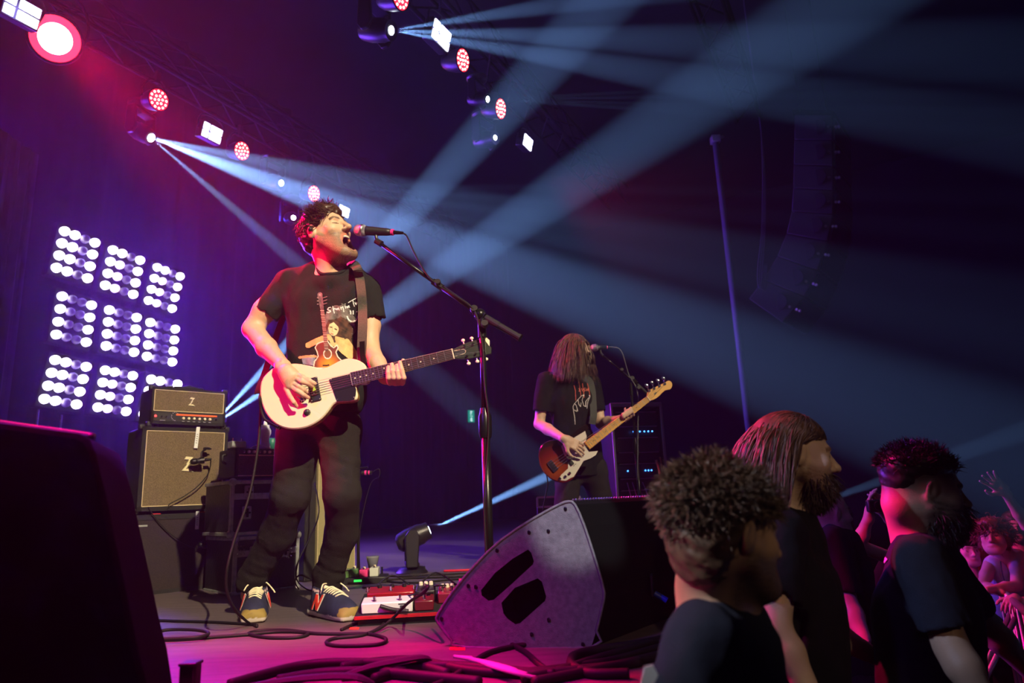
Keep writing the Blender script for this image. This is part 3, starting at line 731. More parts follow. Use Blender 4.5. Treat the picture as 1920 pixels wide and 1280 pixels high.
for i, (a, b, c, d) in enumerate(PANELS):
    A_, B_, C_, D_ = [onplane(*q, off, NN) for q in (a, b, c, d)]
    cx = (A_ + B_ + C_ + D_) / 4; u = ((B_ - A_) + (D_ - C_)) / 6; vv = ((C_ - A_) + (D_ - B_)) / 6
    T = thing('blinder_panel', f'square purple-white matrix light, {where[i]} of the nine on the left', 'stage light', cx, group='matrix blinder panels at the back left')
    x = u.normalized(); z = -NN.normalized(); y = z.cross(x).normalized(); pu, pv = u.length, vv.length
    T.rotation_euler = basis(x, y, z).to_euler(); sh = vv.dot(x) / 1.0
    build('housing', gprism([Vector((sg * 2.15 * pu - q * 2.15 * sh, q * 2.15 * pv, -.03)) for sg, q in ((-1, -1), (1, -1), (1, 1), (-1, 1))], (0, 0, -.10)), rig_m, T, bevel=.01)
    rl = min(pu, pv) * .43
    for r in range(4):
        for q in range(4):
            st = 2 if (q == 2 or (q == 1 and 3 <= i <= 5)) else (1 if q == 1 and i not in (0, 6) and r > 0 else 0)
            key = (st, round(rl, 3))
            if key not in lampmesh: lampmesh[key] = mesh('lamp', glathe((0, 0, -.02), (0, 0, 1), [(0, rl), (.03, rl * .98), (.05, rl * .8), (.058, rl * .4)], 18), (E_LAMP, E_LAMPD, E_OFFGLOW)[st], True)
            o = build('lamp', lampmesh[key], None, T); o.location = ((q - 1.5) * pu + (r - 1.5) * sh, -(r - 1.5) * pv, 0)
    light('AREA', 'matrix_light', cx - NN * .12, cx - NN * 3, 62, (.15, .02, 1), size=.5)

# ------------------------------------------------------------------ amplifiers and cases on the left
AA = Vector((math.sin(math.radians(47)), math.cos(math.radians(47)), 0)); AB = Vector((-AA.y, AA.x, 0))   # along the fronts, backwards
L0 = PZ(226, 1121, 0)
GRILLE = mat('grille_cloth', (.15, .105, .055), .9, noise=.45, nscale=300, bump=.4, bscale=500)
GRILLED = mat('dark_grille', (.022, .013, .013), .9, noise=.5, nscale=260, bump=.4, bscale=500)
PIPING = mat('gold_piping', (.62, .50, .28), .5)
ORANGE = mat('orange_panel', (.75, .12, .03), .5, emit=(1, .12, .02), es=.12)
LEDR = mat('red_indicator', (.5, 0, 0), .3, emit=(1, .03, .03), es=8)
LEDB = mat('blue_indicator', (0, .1, .6), .3, emit=(.05, .25, 1), es=7)
LOGO = mat('logo_gold', (.78, .70, .42), .4)
TAPE = mat('white_tape', (.75, .76, .74), .7)
INK = mat('ink', (.03, .03, .04), .7)
FRT = basis(AA, AB, ZZ)
def stackbox(px0, px1, py_top, py_bot, shift=0.0):
    """front rectangle of a box whose front stands in the plane of the stack: left, right point and heights"""
    o = L0 + AB * shift; yb = (py_bot[0] + py_bot[1]) / 2 if isinstance(py_bot, tuple) else py_bot
    a = onplane(px0, (py_top[0] + py_bot[0]) / 2, o, AB); b = onplane(px1, (py_top[1] + py_bot[1]) / 2, o, AB)
    zt = (onplane(px0, py_top[0], o, AB).z + onplane(px1, py_top[1], o, AB).z) / 2
    zb = (onplane(px0, py_bot[0], o, AB).z + onplane(px1, py_bot[1], o, AB).z) / 2
    a = Vector((a.x, a.y, zb)); b = Vector((b.x, b.y, zb)); return a, (b - a).length, zb, zt
def fb(u, w, v, su, sw, sv): return gbox((u, w, v), (su, sw, sv))          # local box: along, back, up
def cab(name, label, rect, depth, grille, gm, pip=True, cat='amplifier', group=None, zb=None):
    a, W, z0, z1 = rect
    if zb is not None: z0 = zb
    T = thing(name, label, cat, (a.x, a.y, z0), FRT.to_euler(), group); H = z1 - z0
    build('cabinet', [fb(W / 2, depth / 2 + .012, H / 2, W, depth, H)], M['black_tolex'], T, bevel=.012)
    g0, g1, h0, h1 = grille
    build('grille', fb((g0 + g1) / 2 * W, .008, (h0 + h1) / 2 * H, (g1 - g0) * W, .02, (h1 - h0) * H), gm, T)
    fr = [fb(W / 2, .005, H * h0 / 2, W, .022, H * h0), fb(W / 2, .005, H * (1 + h1) / 2, W, .022, H * (1 - h1)), fb(W * g0 / 2, .005, H / 2, W * g0, .022, H), fb(W * (1 + g1) / 2, .005, H / 2, W * (1 - g1), .022, H)]
    build('front_frame', fr, M['black_tolex'], T)
    if pip:
        q = [(g0 * W, -.004, h0 * H), (g1 * W, -.004, h0 * H), (g1 * W, -.004, h1 * H), (g0 * W, -.004, h1 * H)]
        build('piping', [gcyl(q[i], q[(i + 1) % 4], .0032, seg=6) for i in range(4)], PIPING, T)
    for x in (0, 1):
        for z in (0, 1):
            build('corner', gbox((x * W, .012 + .01, z * H), (.035, .035, .035)), M['steel'] if not pip else M['black_plastic'], T, bevel=.008)
    return T, W, H
Zpts = [(-.55, .62), (-.30, 1.0), (.75, .92), (.10, .12), (.30, .12), (-.25, -.62), (.30, -.55), (1.0, -1.0), (.1, -.88), (-.85, -.85), (-.05, .0), (-.22, .0), (.20, .62)]
def zlogo(T, u, v, s): build('logo', gprism([(u + x * s * .85, -.010, v + z * s) for x, z in Zpts], (0, .006, 0)), LOGO, T)

lower, LW, LH = cab('speaker_cabinet', 'wide dark speaker cabinet on the floor at the bottom of the stack', stackbox(226, 433, (958, 966), (1121, 1098)), .30, (.05, .95, .05, .93), GRILLED, False, zb=0)
zl = LH + .006
build('badge', gbox((LW * .16, -.004, LH * .86), (.06, .004, .012)), M['case_metal'], lower, bevel=.002)
up_, UW, UH = cab('speaker_cabinet', 'tan fronted speaker cabinet with a gold Z in the middle of the stack', stackbox(262, 424, (795, 808), (945, 953), .02), .30, (.05, .955, .055, .95), GRILLE, zb=zl + .014)
zlogo(up_, UW * .53, UH * .55, .048)
for x, y in ((.1, .04), (.9, .04), (.1, .25), (.9, .25)): build('foot', gcyl((UW * x, y, -.014), (UW * x, y, 0), .014, seg=10), M['rubber'], up_)
for x in (.28, .72): build('cue_light', gbox((LW * x, .01, LH + .003), (.05, .012, .006)), mat('red_tape', (.5, .01, .02), .5), lower)
head_, HW, HH = cab('amplifier_head', 'tan and black amplifier head with an orange strip on top of the stack', stackbox(284, 422, (721, 738), (795, 806), .04), .25, (.03, .97, .36, .93), GRILLE, zb=zl + .014 + UH + .020)
zlogo(head_, HW * .52, HH * .65, .028)
for x, y in ((.1, .04), (.9, .04), (.1, .2), (.9, .2)): build('foot', gcyl((HW * x, y, -.018), (HW * x, y, 0), .014, seg=10), M['rubber'], head_)
build('control_panel', gbox((HW * .5, -.004, HH * .2), (HW * .92, .010, HH * .24)), M['black_plastic'], head_)
build('orange_strip', gbox((HW * .6, -.011, HH * .27), (HW * .56, .003, .011)), ORANGE, head_)
for i in range(6): build('knob', glathe((HW * (.42 + .072 * i), -.009, HH * .175), (0, -1, 0), [(0, .0095), (.008, .009), (.012, .006)], 14), M['cream'], head_, smooth=True)
build('output_jack', glathe((HW * .865, -.009, HH * .175), (0, -1, 0), [(0, .007), (.004, .007), (.004, .003)], 12), M['chrome'], head_)
for i in range(2): build('switch', [gcyl((HW * (.13 + .06 * i), -.009, HH * .19), (HW * (.13 + .06 * i), -.022, HH * .21), .003, seg=8), gcyl((HW * (.13 + .06 * i), -.008, HH * .19), (HW * (.13 + .06 * i), -.012, HH * .19), .006, seg=10)], M['chrome'], head_)
build('pilot_light', gball((HW * .055, -.012, HH * .21), .0065), LEDR, head_, smooth=True)
build('dial_marks', [gbox((HW * .31 + .022 * math.cos(a), -.0105, HH * .22 + .026 * math.sin(a)), (.004, .002, .003)) for a in [i * .45 - 3.4 for i in range(5)] + [i * .45 + .9 for i in range(4)]] + [gbox((HW * (.42 + .072 * i), -.0095, HH * .095), (.014, .002, .002)) for i in range(6)] + [gbox((HW * .15, -.0095, HH * .10), (.03, .002, .002))], M['white_plastic'], head_)['kind'] = 'stuff'
bag = gball((HW * .55, .12, HH + .018), (.10, .06, .022), 20, 10)
bag = ([Vector((p.x, p.y, max(p.z, HH + .001) + .006 * math.sin(p.x * 70) * math.sin(p.y * 50))) if isinstance(p, Vector) else p for p in bag[0]], bag[1])
o = build('folded_strap', [bag, gtube([(HW * .36, .1, HH + .008), (HW * .28, .08, HH + .02), (HW * .20, .1, HH + .009), (HW * .33, .14, HH + .006)], .006, 6)], M['black_matt'], smooth=True)
o.location = head_.location; o.rotation_euler = head_.rotation_euler; tag(o, 'black cloth bundle lying on top of the amplifier head', 'bag')

def tapestrip(px, py0, py1, rect_o, label, w=.022):
    a = onplane(px[0], py0, rect_o, AB); b = onplane(px[1], py1, rect_o, AB); t = Vector((a - b)); 
    o = build('tape_label', gprism([a - AA * w / 2, a + AA * w / 2, b + AA * w / 2, b - AA * w / 2], AB * .002), TAPE)
    mid = (a + b) / 2
    o.data.materials.append(INK)
    tag(o, label, 'label')
    for i in range(5):
        c = a.lerp(b, .35 + .1 * i)
        build('writing', gprism([c + AA * x * w + ZZ * z * w - AB * .0006 for x, z in ((-.22, -.05), (.2, -.12), (.22, .0), (-.1, .1), (-.2, .08))], AB * .0005), INK, o)
po = L0 + AB * (.02 - .012)
tapestrip((372, 367), 800, 840, L0 + AB * .003, 'strip of white tape with writing hanging on the tan speaker cabinet')
tapestrip((371, 369), 958, 992, L0 - AB * .014, 'strip of white tape with writing on the dark bottom cabinet', .022)

def cabmic(label, tip, tail, clipto, cablepts, plane):
    a, b = Vector(tip), Vector(tail); d = (b - a).normalized(); L = (b - a).length
    T = thing('microphone', label, 'microphone', a)
    build('grille', glathe(a, d, [(0, .012), (.006, .017), (.03, .019), (.036, .018)], 18), M['black_metal'], T, world=True, smooth=True)
    build('body', glathe(a + d * .036, d, [(0, .018), (.01, .016), (L * .5, .014), (L - .045, .012)], 18), M['black_plastic'], T, world=True, smooth=True)
    build('connector', gcyl(b, b + d * .035, .010, .008, 14), M['black_metal'], T, world=True)
    c = a.lerp(b, .75)
    build('clip', [gcyl(c - d * .015, c + d * .015, .020, seg=14), gtube([c + ZZ * .015, c + ZZ * .05 + AB * .005, Vector(clipto)], .006, 8), gbox(Vector(clipto), (.03, .03, .014), FRT), gcyl(Vector(clipto), Vector(clipto) + AA * .03, .005, seg=8)], M['black_metal'], T, world=True)
    tag(build('microphone_cable', gtube([b + d * .03] + cablepts, .0032, 6, 8), M['cable'], smooth=True), 'black cable from the ' + label, 'cable')
pf = L0 + AB * -.01
q = lambda x, y, s=0.0: onplane(x, y, L0 - AB * s, AB)
cabmic('black microphone clipped in front of the tan speaker cabinet', q(357, 866, .05), q(385, 862, .06), q(387, 841, .04),
       [q(395, 868, .05), q(390, 888, .04), q(370, 912, .03), q(345, 930, .02), q(318, 945, .02), q(318, 952, .03)], pf)
cabmic('small black microphone on the dark bottom cabinet', q(372, 1020, .05), q(384, 1022, .055), q(381, 1001, .03),
       [q(395, 1024, .05), q(375, 1028, .04), q(345, 1018, .03), q(310, 992, .02), q(282, 958, .03), q(278, 950, .04)], pf)

# ---- road cases with combo amplifier, right of the stack
c0 = PZ(556, 1101, 0)
def cpl(px, py, s=0.0): return onplane(px, py, c0 - AB * s, AB)
TL = mat('case_laminate', (.016, .015, .017), .45, bump=.3, bscale=60)
def roadcase(label, x0, x1, y0, y1, depth, zb=None, latch=(), name='road_case', extra=True):
    a = cpl(x0, (y0 + y1) / 2); b = cpl(x1, (y0 + y1) / 2); zt = cpl((x0 + x1) / 2, y0).z; z0 = cpl((x0 + x1) / 2, y1).z if zb is None else zb
    W = (b - a).length; H = zt - z0; T = thing(name, label, 'road case', (a.x, a.y, z0), FRT.to_euler())
    build('body', fb(W / 2, depth / 2, H / 2, W, depth, H), TL, T); e = .022
    for z in (0, H):
        for yy in (0, depth): build('edge_strip', fb(W / 2, yy, z, W + .008, e, e), M['case_metal'], T, bevel=.004)
        for xx in (0, W): build('edge_strip', fb(xx, depth / 2, z, e, depth, e), M['case_metal'], T, bevel=.004)
    for xx in (0, W):
        build('edge_strip', fb(xx, 0, H / 2, e, e, H), M['case_metal'], T, bevel=.004)
        for z in (0, H): build('ball_corner', gball((xx, 0, z), .024, 12, 8), M['case_metal'], T, smooth=True)
    build('lid_seam', fb(W / 2, -.004, H * .72, W, .014, .035), M['case_metal'], T, bevel=.003)
    for u, v in latch:
        L_ = build('latch', fb(W * u, -.014, H * v, .055, .012, .075), M['case_metal'], T, bevel=.006)
        build('latch_handle', [fb(W * u, -.024, H * v, .012, .012, .05), fb(W * u, -.024, H * v, .036, .010, .010)], M['black_metal'], L_, bevel=.002)
    return T, W, H
rc1, W1, H1 = roadcase('black road case with metal edges on the floor behind the singer', 440, 556, 1006, 1101, .45, 0, ((.28, .72), (.78, .72)))
build('emblem', gball((W1 * .42, -.002, H1 * .14), (.022, .004, .010), 14, 6), mat('red_badge', (.6, .02, .03), .5), rc1)
build('rivets', [gball((W1 * (.84 + .05 * math.cos(a * .8)), -.014, H1 * (.68 + .10 * math.sin(a * .8))), .006, 6, 4) for a in range(8)] + [gball((W1 * .1 * (i % 3) * .5 + .01, -.012, H1 * (.86 - .07 * (i // 3))), .006, 6, 4) for i in range(9)], M['chrome'], rc1)
rc2, W2, H2 = roadcase('black road case with metal edges stacked on the floor case', 434, 552, 903, 1002, .42, H1 + .026, ((.24, .80), (.22, .40)))
ca = cpl(442, 868); cb_ = cpl(535, 868); zt = cpl(488, 840).z; z0 = H1 + .026 + H2 + .026
combo = thing('combo_amplifier', 'small combo amplifier with knobs on top of the road cases', 'amplifier', (ca.x, ca.y, z0), FRT.to_euler()); W = (cb_ - ca).length + .10; H = zt - z0
build('cabinet', fb(W / 2, .14, H / 2, W, .26, H), M['black_tolex'], combo, bevel=.01)
build('grille', fb(W / 2, .0, H * .40, W * .94, .02, H * .68), mat('combo_grille', (.06, .055, .05), .9, noise=.5, nscale=260), combo)
build('piping', [fb(W / 2, -.011, H * .75, W * .94, .004, .006), fb(W / 2, -.011, H * .06, W * .94, .004, .005)], PIPING, combo)
build('control_panel', fb(W / 2, .004, H * .87, W * .95, .02, H * .18), M['black_plastic'], combo)
for i in range(11): build('knob', glathe((W * (.1 + .078 * i), -.004, H * .87), (0, -1, 0), [(0, .0095), (.012, .008), (.013, .004)], 10), M['cream'] if i % 3 else M['chrome'], combo)
build('handle', gtube([(W * .06, .15, H - .03), (-.02, .15, H * .8), (-.02, .15, H * .6), (W * .0, .15, H * .5)], .007, 6), M['rubber'], combo, smooth=True)
def topthing(name, label, cat, px, py, back=.1):
    p = cpl(px, py, 0); return thing(name, label, cat, (p.x + AB.x * back, p.y + AB.y * back, z0 + H), FRT.to_euler())
pd = topthing('effects_pedal', 'grey metal switch box on the left end of the combo amplifier', 'pedal', 452, 828, .06)
build('enclosure', gbox((0, 0, .022), (.085, .07, .042)), M['case_metal'], pd, bevel=.004)
for x in (-.025, .025): build('switch', gcyl((x, 0, .043), (x, 0, .062), .005, seg=10), M['chrome'], pd)
bt = topthing('water_bottle', 'pale plastic bottle standing on the combo amplifier', 'bottle', 507, 818, .08)
PV = mat('bottle_plastic', (.62, .58, .75), .3, noise=.1)
build('body', glathe((0, 0, 0), ZZ, [(0, .032), (.004, .036), (.02, .034), (.045, .026), (.07, .026), (.095, .036), (.115, .036), (.13, .028)], 24), PV, bt, smooth=True)
build('cap', glathe((0, 0, .13), ZZ, [(0, .026), (.018, .025), (.02, .012), (.04, .010), (.046, .006)], 18), M['white_plastic'], bt, auto=True)
can = topthing('green_cup', 'dark green cup beside the pale bottle', 'cup', 524, 826, .10)
build('cup_body', glathe((0, 0, 0), ZZ, [(0, .022), (.07, .026), (.072, .022)], 18), mat('green_plastic', (.02, .16, .11), .4), can, smooth=True)
tag(build('white_cable', gtube([bt.location - AA * .09 + ZZ * .004, bt.location - AA * .06 + ZZ * .022 - AB * .03, bt.location - AA * .03 + ZZ * .02 - AB * .04, bt.location + ZZ * .004 - AB * .05], .003, 6), M['white_plastic'], smooth=True), 'short white cable on the combo amplifier beside the bottle', 'cable')
tag(build('patch_cable', gtube([q(432, 862, -.1), q(445, 870, -.05), q(458, 868, 0), q(463, 858, 0)], .004, 6), M['cable'], smooth=True), 'black patch cable beside the combo amplifier', 'cable')
tag(build('patch_cable', gtube([q(424, 850, -.1), q(436, 852, -.05), q(442, 840, 0), q(441, 828, 0)], .003, 6), mat('violet_cable', (.2, .15, .4), .4), smooth=True), 'pale violet cable under the grey switch box', 'cable')

# ---- tall tan bass cabinet behind the singer's legs
t0 = PZ(583, 1090, 0); t1 = PZ(664, 1079, 0); tn = (t1 - t0).normalized(); tb = Vector((-tn.y, tn.x, 0)); TW = (t1 - t0).length
ztop = onplane(625, 836, t0, tb).z
tc = thing('bass_cabinet', "tall tan fronted speaker cabinet seen between the singer's legs", 'amplifier', t0, basis(tn, tb, ZZ).to_euler())
build('cabinet', fb(TW / 2 - .02, .19, ztop / 2, TW + .05, .36, ztop), M['black_tolex'], tc, bevel=.012)
build('grille', fb(TW / 2 + .012, .0, ztop / 2 + .01, TW - .04, .02, ztop * .94), mat('tan_grille', (.30, .26, .12), .9, noise=.3, nscale=300), tc)
build('piping', [fb(.035, -.012, ztop / 2, .004, .004, ztop * .94), fb(TW - .008, -.012, ztop / 2, .004, .004, ztop * .94)], PIPING, tc)
build('seam', fb(TW / 2 + .02, -.0105, ztop / 2, .006, .004, ztop * .9), M['black_tolex'], tc)

# ---- small red-faced rack unit peeking out left of the stack
r0 = P(192, 955, 4.9); r1 = P(232, 955, 4.9)
rk = thing('rack_unit', 'small red fronted rack box half hidden left of the dark bottom cabinet', 'rack', (r0.x, r0.y, 0))
hz_ = P(200, 928, 4.9).z; wz_ = r1.x - r0.x
build('stand', gbox((wz_ / 2, .15, (r0.z - .0) / 2), (wz_, .3, r0.z)), M['black_matt'], rk)
build('case', gbox((wz_ / 2, .15, (hz_ + r0.z) / 2), (wz_, .3, hz_ - r0.z)), mat('red_case', (.35, .01, .06), .5), rk, bevel=.006)
build('panel', gbox((wz_ / 2, -.004, (hz_ + r0.z) / 2), (wz_ * .8, .01, (hz_ - r0.z) * .55)), M['black_plastic'], rk)
for i in range(8): build('socket', gbox((wz_ * (.15 + .1 * i), -.011, r0.z + .035 + .02 * (i % 3)), (.009, .004, .006)), mat('pink_print', (.7, .15, .3), .6), rk)
build('edge', gcyl((0, 0, hz_), (wz_, 0, hz_), .006, seg=8), M['case_metal'], rk)
build('antenna', [gcyl((wz_ * .6, .05, hz_), (wz_ * .95, .05, hz_ + .04), .003, seg=6)], M['case_metal'], rk)
# two thin aerials on the left
for k, (x, y0, y1) in enumerate(((64, 768, 800), (108, 778, 812))):
    a, b = P(x, y0, 5.0), P(x, y1 + 40, 5.0)
    A_ = thing('radio_antenna', 'thin upright aerial ' + ('at the far left behind the black foreground speaker', 'standing right of another aerial at the far left')[k], 'antenna', (b.x, b.y, 0))
    build('rod', gcyl((0, 0, b.z), (0, 0, a.z), .009, .007, 8), M['case_metal'], A_); build('base', glathe((0, 0, 0), ZZ, [(0, .09), (.02, .09), (.03, .015), (b.z, .012)], 12), M['black_metal'], A_)

# ---- moving light 'f' stands on a case
fl = BEAMS['f'][0]; d_ = mean_dir('f')
fc = fl - d_ * .17; bh = fc.z - .355 - .016
T = thing('road_case', 'tall black case hidden behind the amplifier stack under the beam light', 'road case', (fc.x, fc.y, 0))
build('body', gbox((0, 0, bh / 2), (.5, .5, bh)), TL, T, bevel=.01)
for x in (-1, 1):
    for y in (-1, 1): build('edge_strip', gbox((x * .25, y * .25, bh / 2), (.02, .02, bh)), M['case_metal'], T)

# ---- thin boom stand with a small microphone right of the tall cabinet
s0 = PZ(671, 1092, 0)
st = thing('microphone_stand', 'thin black microphone stand right of the tall tan cabinet', 'stand', s0)
tz = P(671, 878, s0.y).z
build('pole', gcyl((0, 0, 0), (0, 0, tz), .009, seg=10), M['black_metal'], st); build('base', glathe((0, 0, 0), ZZ, [(0, .11), (.015, .11), (.022, .02)], 20), M['black_metal'], st, auto=True)
build('boom', gcyl((-.02, 0, tz), P(690, 876, s0.y) - s0, .006, seg=8), M['black_metal'], st)
mm = P(684, 886, s0.y); T = thing('microphone', 'small microphone with pink ring on the thin stand', 'microphone', mm)
build('body', gcyl((-.02, 0, 0), (.045, 0, .0), .013, seg=12), M['black_plastic'], T); build('ring', gcyl((.0, 0, 0), (.012, 0, 0), .0145, seg=12), mat('pink_tape', (.9, .03, .3), .5), T); build('ring', gcyl((.024, 0, 0), (.032, 0, 0), .0142, seg=12), MATS['pink_tape'], T)
tag(build('microphone_cable', gtube([mm + Vector((.045, 0, 0)), mm + Vector((.09, 0, .02)), mm + Vector((.09, .0, -.03)), mm + Vector((.03, .02, -.08)), Vector((s0.x + .01, s0.y, .3)), Vector((s0.x + .02, s0.y - .02, .01))], .003, 6), M['cable'], smooth=True), 'black cable hanging from the small pink ringed microphone', 'cable')
tag(build('floor_cable', gtube([cpl(590, 905, -.1), cpl(598, 960, .05), cpl(580, 1010, .05), cpl(560, 1050, .08), cpl(556, 1085, .1), PZ(575, 1104, .01), PZ(595, 1108, .01)], .004, 6), M['cable'], smooth=True), 'black cable hanging down beside the tall tan cabinet', 'cable')
tag(build('floor_cable', gtube([PZ(595, 1092, .01), PZ(580, 1084, .12), PZ(562, 1078, .16), PZ(553, 1090, .10), PZ(560, 1104, .012)], .004, 6), M['cable'], smooth=True), 'thin cable loop at the foot of the tall tan cabinet', 'cable')

# ---- small pedal board by that stand: green, pink and white boxes, a cup
b0 = PZ(632, 1097, 0); bx = (PZ(725, 1092, 0) - b0).normalized(); by = Vector((-bx.y, bx.x, 0)); BF = basis(bx, by, ZZ)
pb = thing('small_pedalboard', 'small flat board with green, pink and white boxes behind the singer', 'pedalboard', b0, BF.to_euler())
BW = (PZ(725, 1092, 0) - b0).length
build('board', gbox((BW / 2, .09, .018), (BW, .2, .036)), M['black_plastic'], pb, bevel=.004)
build('green_light', gbox((BW * .42, -.014, .019), (.045, .004, .016)), mat('green_led', (0, .5, .05), .4, emit=(.05, 1, .12), es=1.2), pb)
for x0, x1, nm, c, h in ((.03, .22, 'green', (.10, .22, .06), .045), (.23, .40, 'second green', (.08, .20, .06), .05), (.43, .60, 'pink', (.85, .05, .25), .042), (.64, .82, 'white', (.6, .62, .55), .05)):
    e = thing('effects_pedal', f'{nm} box on the small pedalboard behind the singer', 'pedal', b0 + bx * (BW * (x0 + x1) / 2) + by * .09 + ZZ * .036, BF.to_euler())
    build('enclosure', gbox((0, 0, h / 2), (BW * (x1 - x0), .12, h)), mat(nm.replace(' ', '_') + '_enamel', c, .4), e, bevel=.004)
    build('knob', gcyl((0, 0, h), (0, 0, h + .014), .008, seg=10), M['cream'], e); build('switch', gcyl((.0, -.04, h), (0, -.04, h + .012), .006, seg=8), M['chrome'], e)
cu = thing('plastic_cup', 'clear grey cup standing on the floor behind the small pedalboard', 'cup', b0 + bx * (BW * .62) + by * .30)
cz = P(680, 1043, cu.location.y).z
build('cup_body', glathe((0, 0, cz * .38), ZZ, [(0, .024), (cz * .55, .040), (cz * .62, .042), (cz * .62, .036)], 20), mat('frosted_plastic', (.28, .28, .32), .3, trans=.3), cu, smooth=True)
build('holder', [gcyl((0, 0, 0), (0, 0, cz * .38), .03, seg=14), gcyl((-.05, .0, 0), (-.05, 0, cz * .4), .006, seg=8), gcyl((.06, .0, 0), (.06, 0, cz * .5), .006, seg=8)], M['black_metal'], cu)

# ------------------------------------------------------------------ wedge monitor in the middle
w0 = PZ(1105, 1214, 0)
WS = Vector((math.cos(math.radians(-12)), math.sin(math.radians(-12)), 0))       # along the side panel
WN = Vector((WS.y, -WS.x, 0)); WB = Vector((math.sin(math.radians(36)), math.cos(math.radians(36)), 0))
def wp(px, py): return onplane(px, py, w0, WN)
WED = mat('wedge_paint', (.125, .120, .128), .62, noise=.25, nscale=60, bump=.3, bscale=420)
prof = [(873, 1211), (847, 1198), (826, 1172), (819, 1160), (822, 1148), (850, 1106), (892, 1056), (940, 1010), (1000, 970), (1048, 944), (1066, 938), (1078, 944), (1096, 985), (1120, 1060), (1131, 1100), (1132, 1122), (1118, 1180), (1108, 1212)]
p3 = [wp(*q_) for q_ in prof]
zb = min(p.z for p in p3); p3 = [Vector((p.x, p.y, max(p.z - zb, 0) if p.z - zb > .012 else 0)) for p in p3]
T = thing('monitor_wedge', 'big dark grey stage monitor wedge lying on the stage edge in the middle', 'speaker', (w0.x, w0.y, 0))
DEP = .62
holes = [[(902, 1104), (928, 1072), (960, 1046), (990, 1028), (996, 1034), (1001, 1050), (999, 1056), (960, 1092), (926, 1122), (916, 1124), (903, 1114)],
         [(944, 1148), (940, 1128), (965, 1100), (1008, 1082), (1016, 1088), (1024, 1116), (1022, 1124), (975, 1166), (966, 1168), (952, 1158)]]
def holed_side():
    from mathutils.geometry import delaunay_2d_cdt
    def uv(p): return Vector(((p - w0).dot(WS), p.z))
    outer = [uv(p) for p in p3]; hs = [[uv(wp(*q_)) - Vector((0, zb)) for q_ in h] for h in holes]
    vs = list(outer); es = [(i, (i + 1) % len(outer)) for i in range(len(outer))]
    for h in hs:
        o = len(vs); vs += h; es += [(o + i, o + (i + 1) % len(h)) for i in range(len(h))]
    r = delaunay_2d_cdt(vs, es, [], 1, 1e-6)
    tri = []
    for f_ in r[2]:
        c = sum((r[0][i] for i in f_), Vector((0, 0))) / len(f_)
        if any(inpoly(np.array([c.x]), np.array([c.y]), [tuple(p) for p in h])[0] for h in hs): continue
        tri.append(tuple(f_))
    back = lambda p, k=0: w0 * 1 + WS * p.x + ZZ * p.y - ZZ * w0.z + WB * k
    V = [back(p) for p in r[0]]; F = list(tri); g = [(V, F)]
    for h in hs: 
        n = len(h); g.append(([back(p) for p in h] + [back(p, .06) - WS * .0 for p in h], [(i, (i + 1) % n, n + (i + 1) % n, n + i) for i in range(n)] + [tuple(range(n, 2 * n))]))
    n = len(p3); g.append((p3 + [p + WB * DEP for p in p3], [(i, (i + 1) % n, n + (i + 1) % n, n + i) for i in range(n)] + [tuple(range(n, 2 * n))]))
    return g
side = holed_side()
build('side_panel', [side[0]], WED, T, world=True)
build('cabinet', [side[-1]], mat('wedge_black', (.003, .003, .003), .9, spec=.1), T, world=True)
for h in side[1:-1]: build('handle_recess', [h], MATS['speaker_black'] if 'speaker_black' in MATS else mat('speaker_black', (.001, .001, .001), 1, spec=.02), T, world=True)
build('edge_trim', gtube([p - WN * .0 for p in p3], .005, 6, 2, True), WED, T, world=True, smooth=True)
for q_ in ((1028, 952 + 60 - 18), (1060, 952), (992, 996), (892, 1098), (878, 1096), (828, 1158), (1029, 1160), (997, 1187), (1093, 1206), (932, 1060 - 30)):
    p = wp(*q_) - ZZ * zb; build('screw', glathe(p, -WB, [(0, .007), (.002, .007), (.003, .004)], 10), M['black_metal'], T, world=True)
gd = [p3[i] for i in (10, 11)]
a_, b_ = p3[10] + WB * .03, p3[10] + WB * (DEP - .02)
build('mesh_edge', [gball(a_.lerp(b_, i / 30) + ZZ * .004, .0045, 8, 5) for i in range(31)], M['steel'], T, world=True)['kind'] = 'stuff'
# grille on the curved face towards the singer, a slightly proud perforated sheet
gr = [p3[i] for i in range(4, 10)]
up = [p + (ZZ * .8 - WS * .6) * .006 + WB * .04 for p in gr]; n = len(up)
build('front_grille', (up + [p + WB * (DEP - .08) for p in up], [(i, i + 1, n + i + 1, n + i) for i in range(n - 1)]), mat('mesh_black', (.01, .01, .011), .5, .4, bump=.8, bscale=300), T, world=True, smooth=True)
jk = PZ(1225, 1180, 0); 
jp = p3[15].lerp(p3[14], .2) + WB * .34
build('jack_plate', gbox(jp + WS * .004 - ZZ * .0, (.006, .10, .07), basis(WS, WB.cross(ZZ).cross(ZZ) * -1 if False else Vector((-WS.y, WS.x, 0)), ZZ)), M['black_metal'], T, world=True)
build('blue_plug', gcyl(jp + WS * .01 - ZZ * .03, jp + WS * .05 - ZZ * .055, .010, seg=12), mat('blue_plug', (.01, .05, .5), .35), T, world=True)

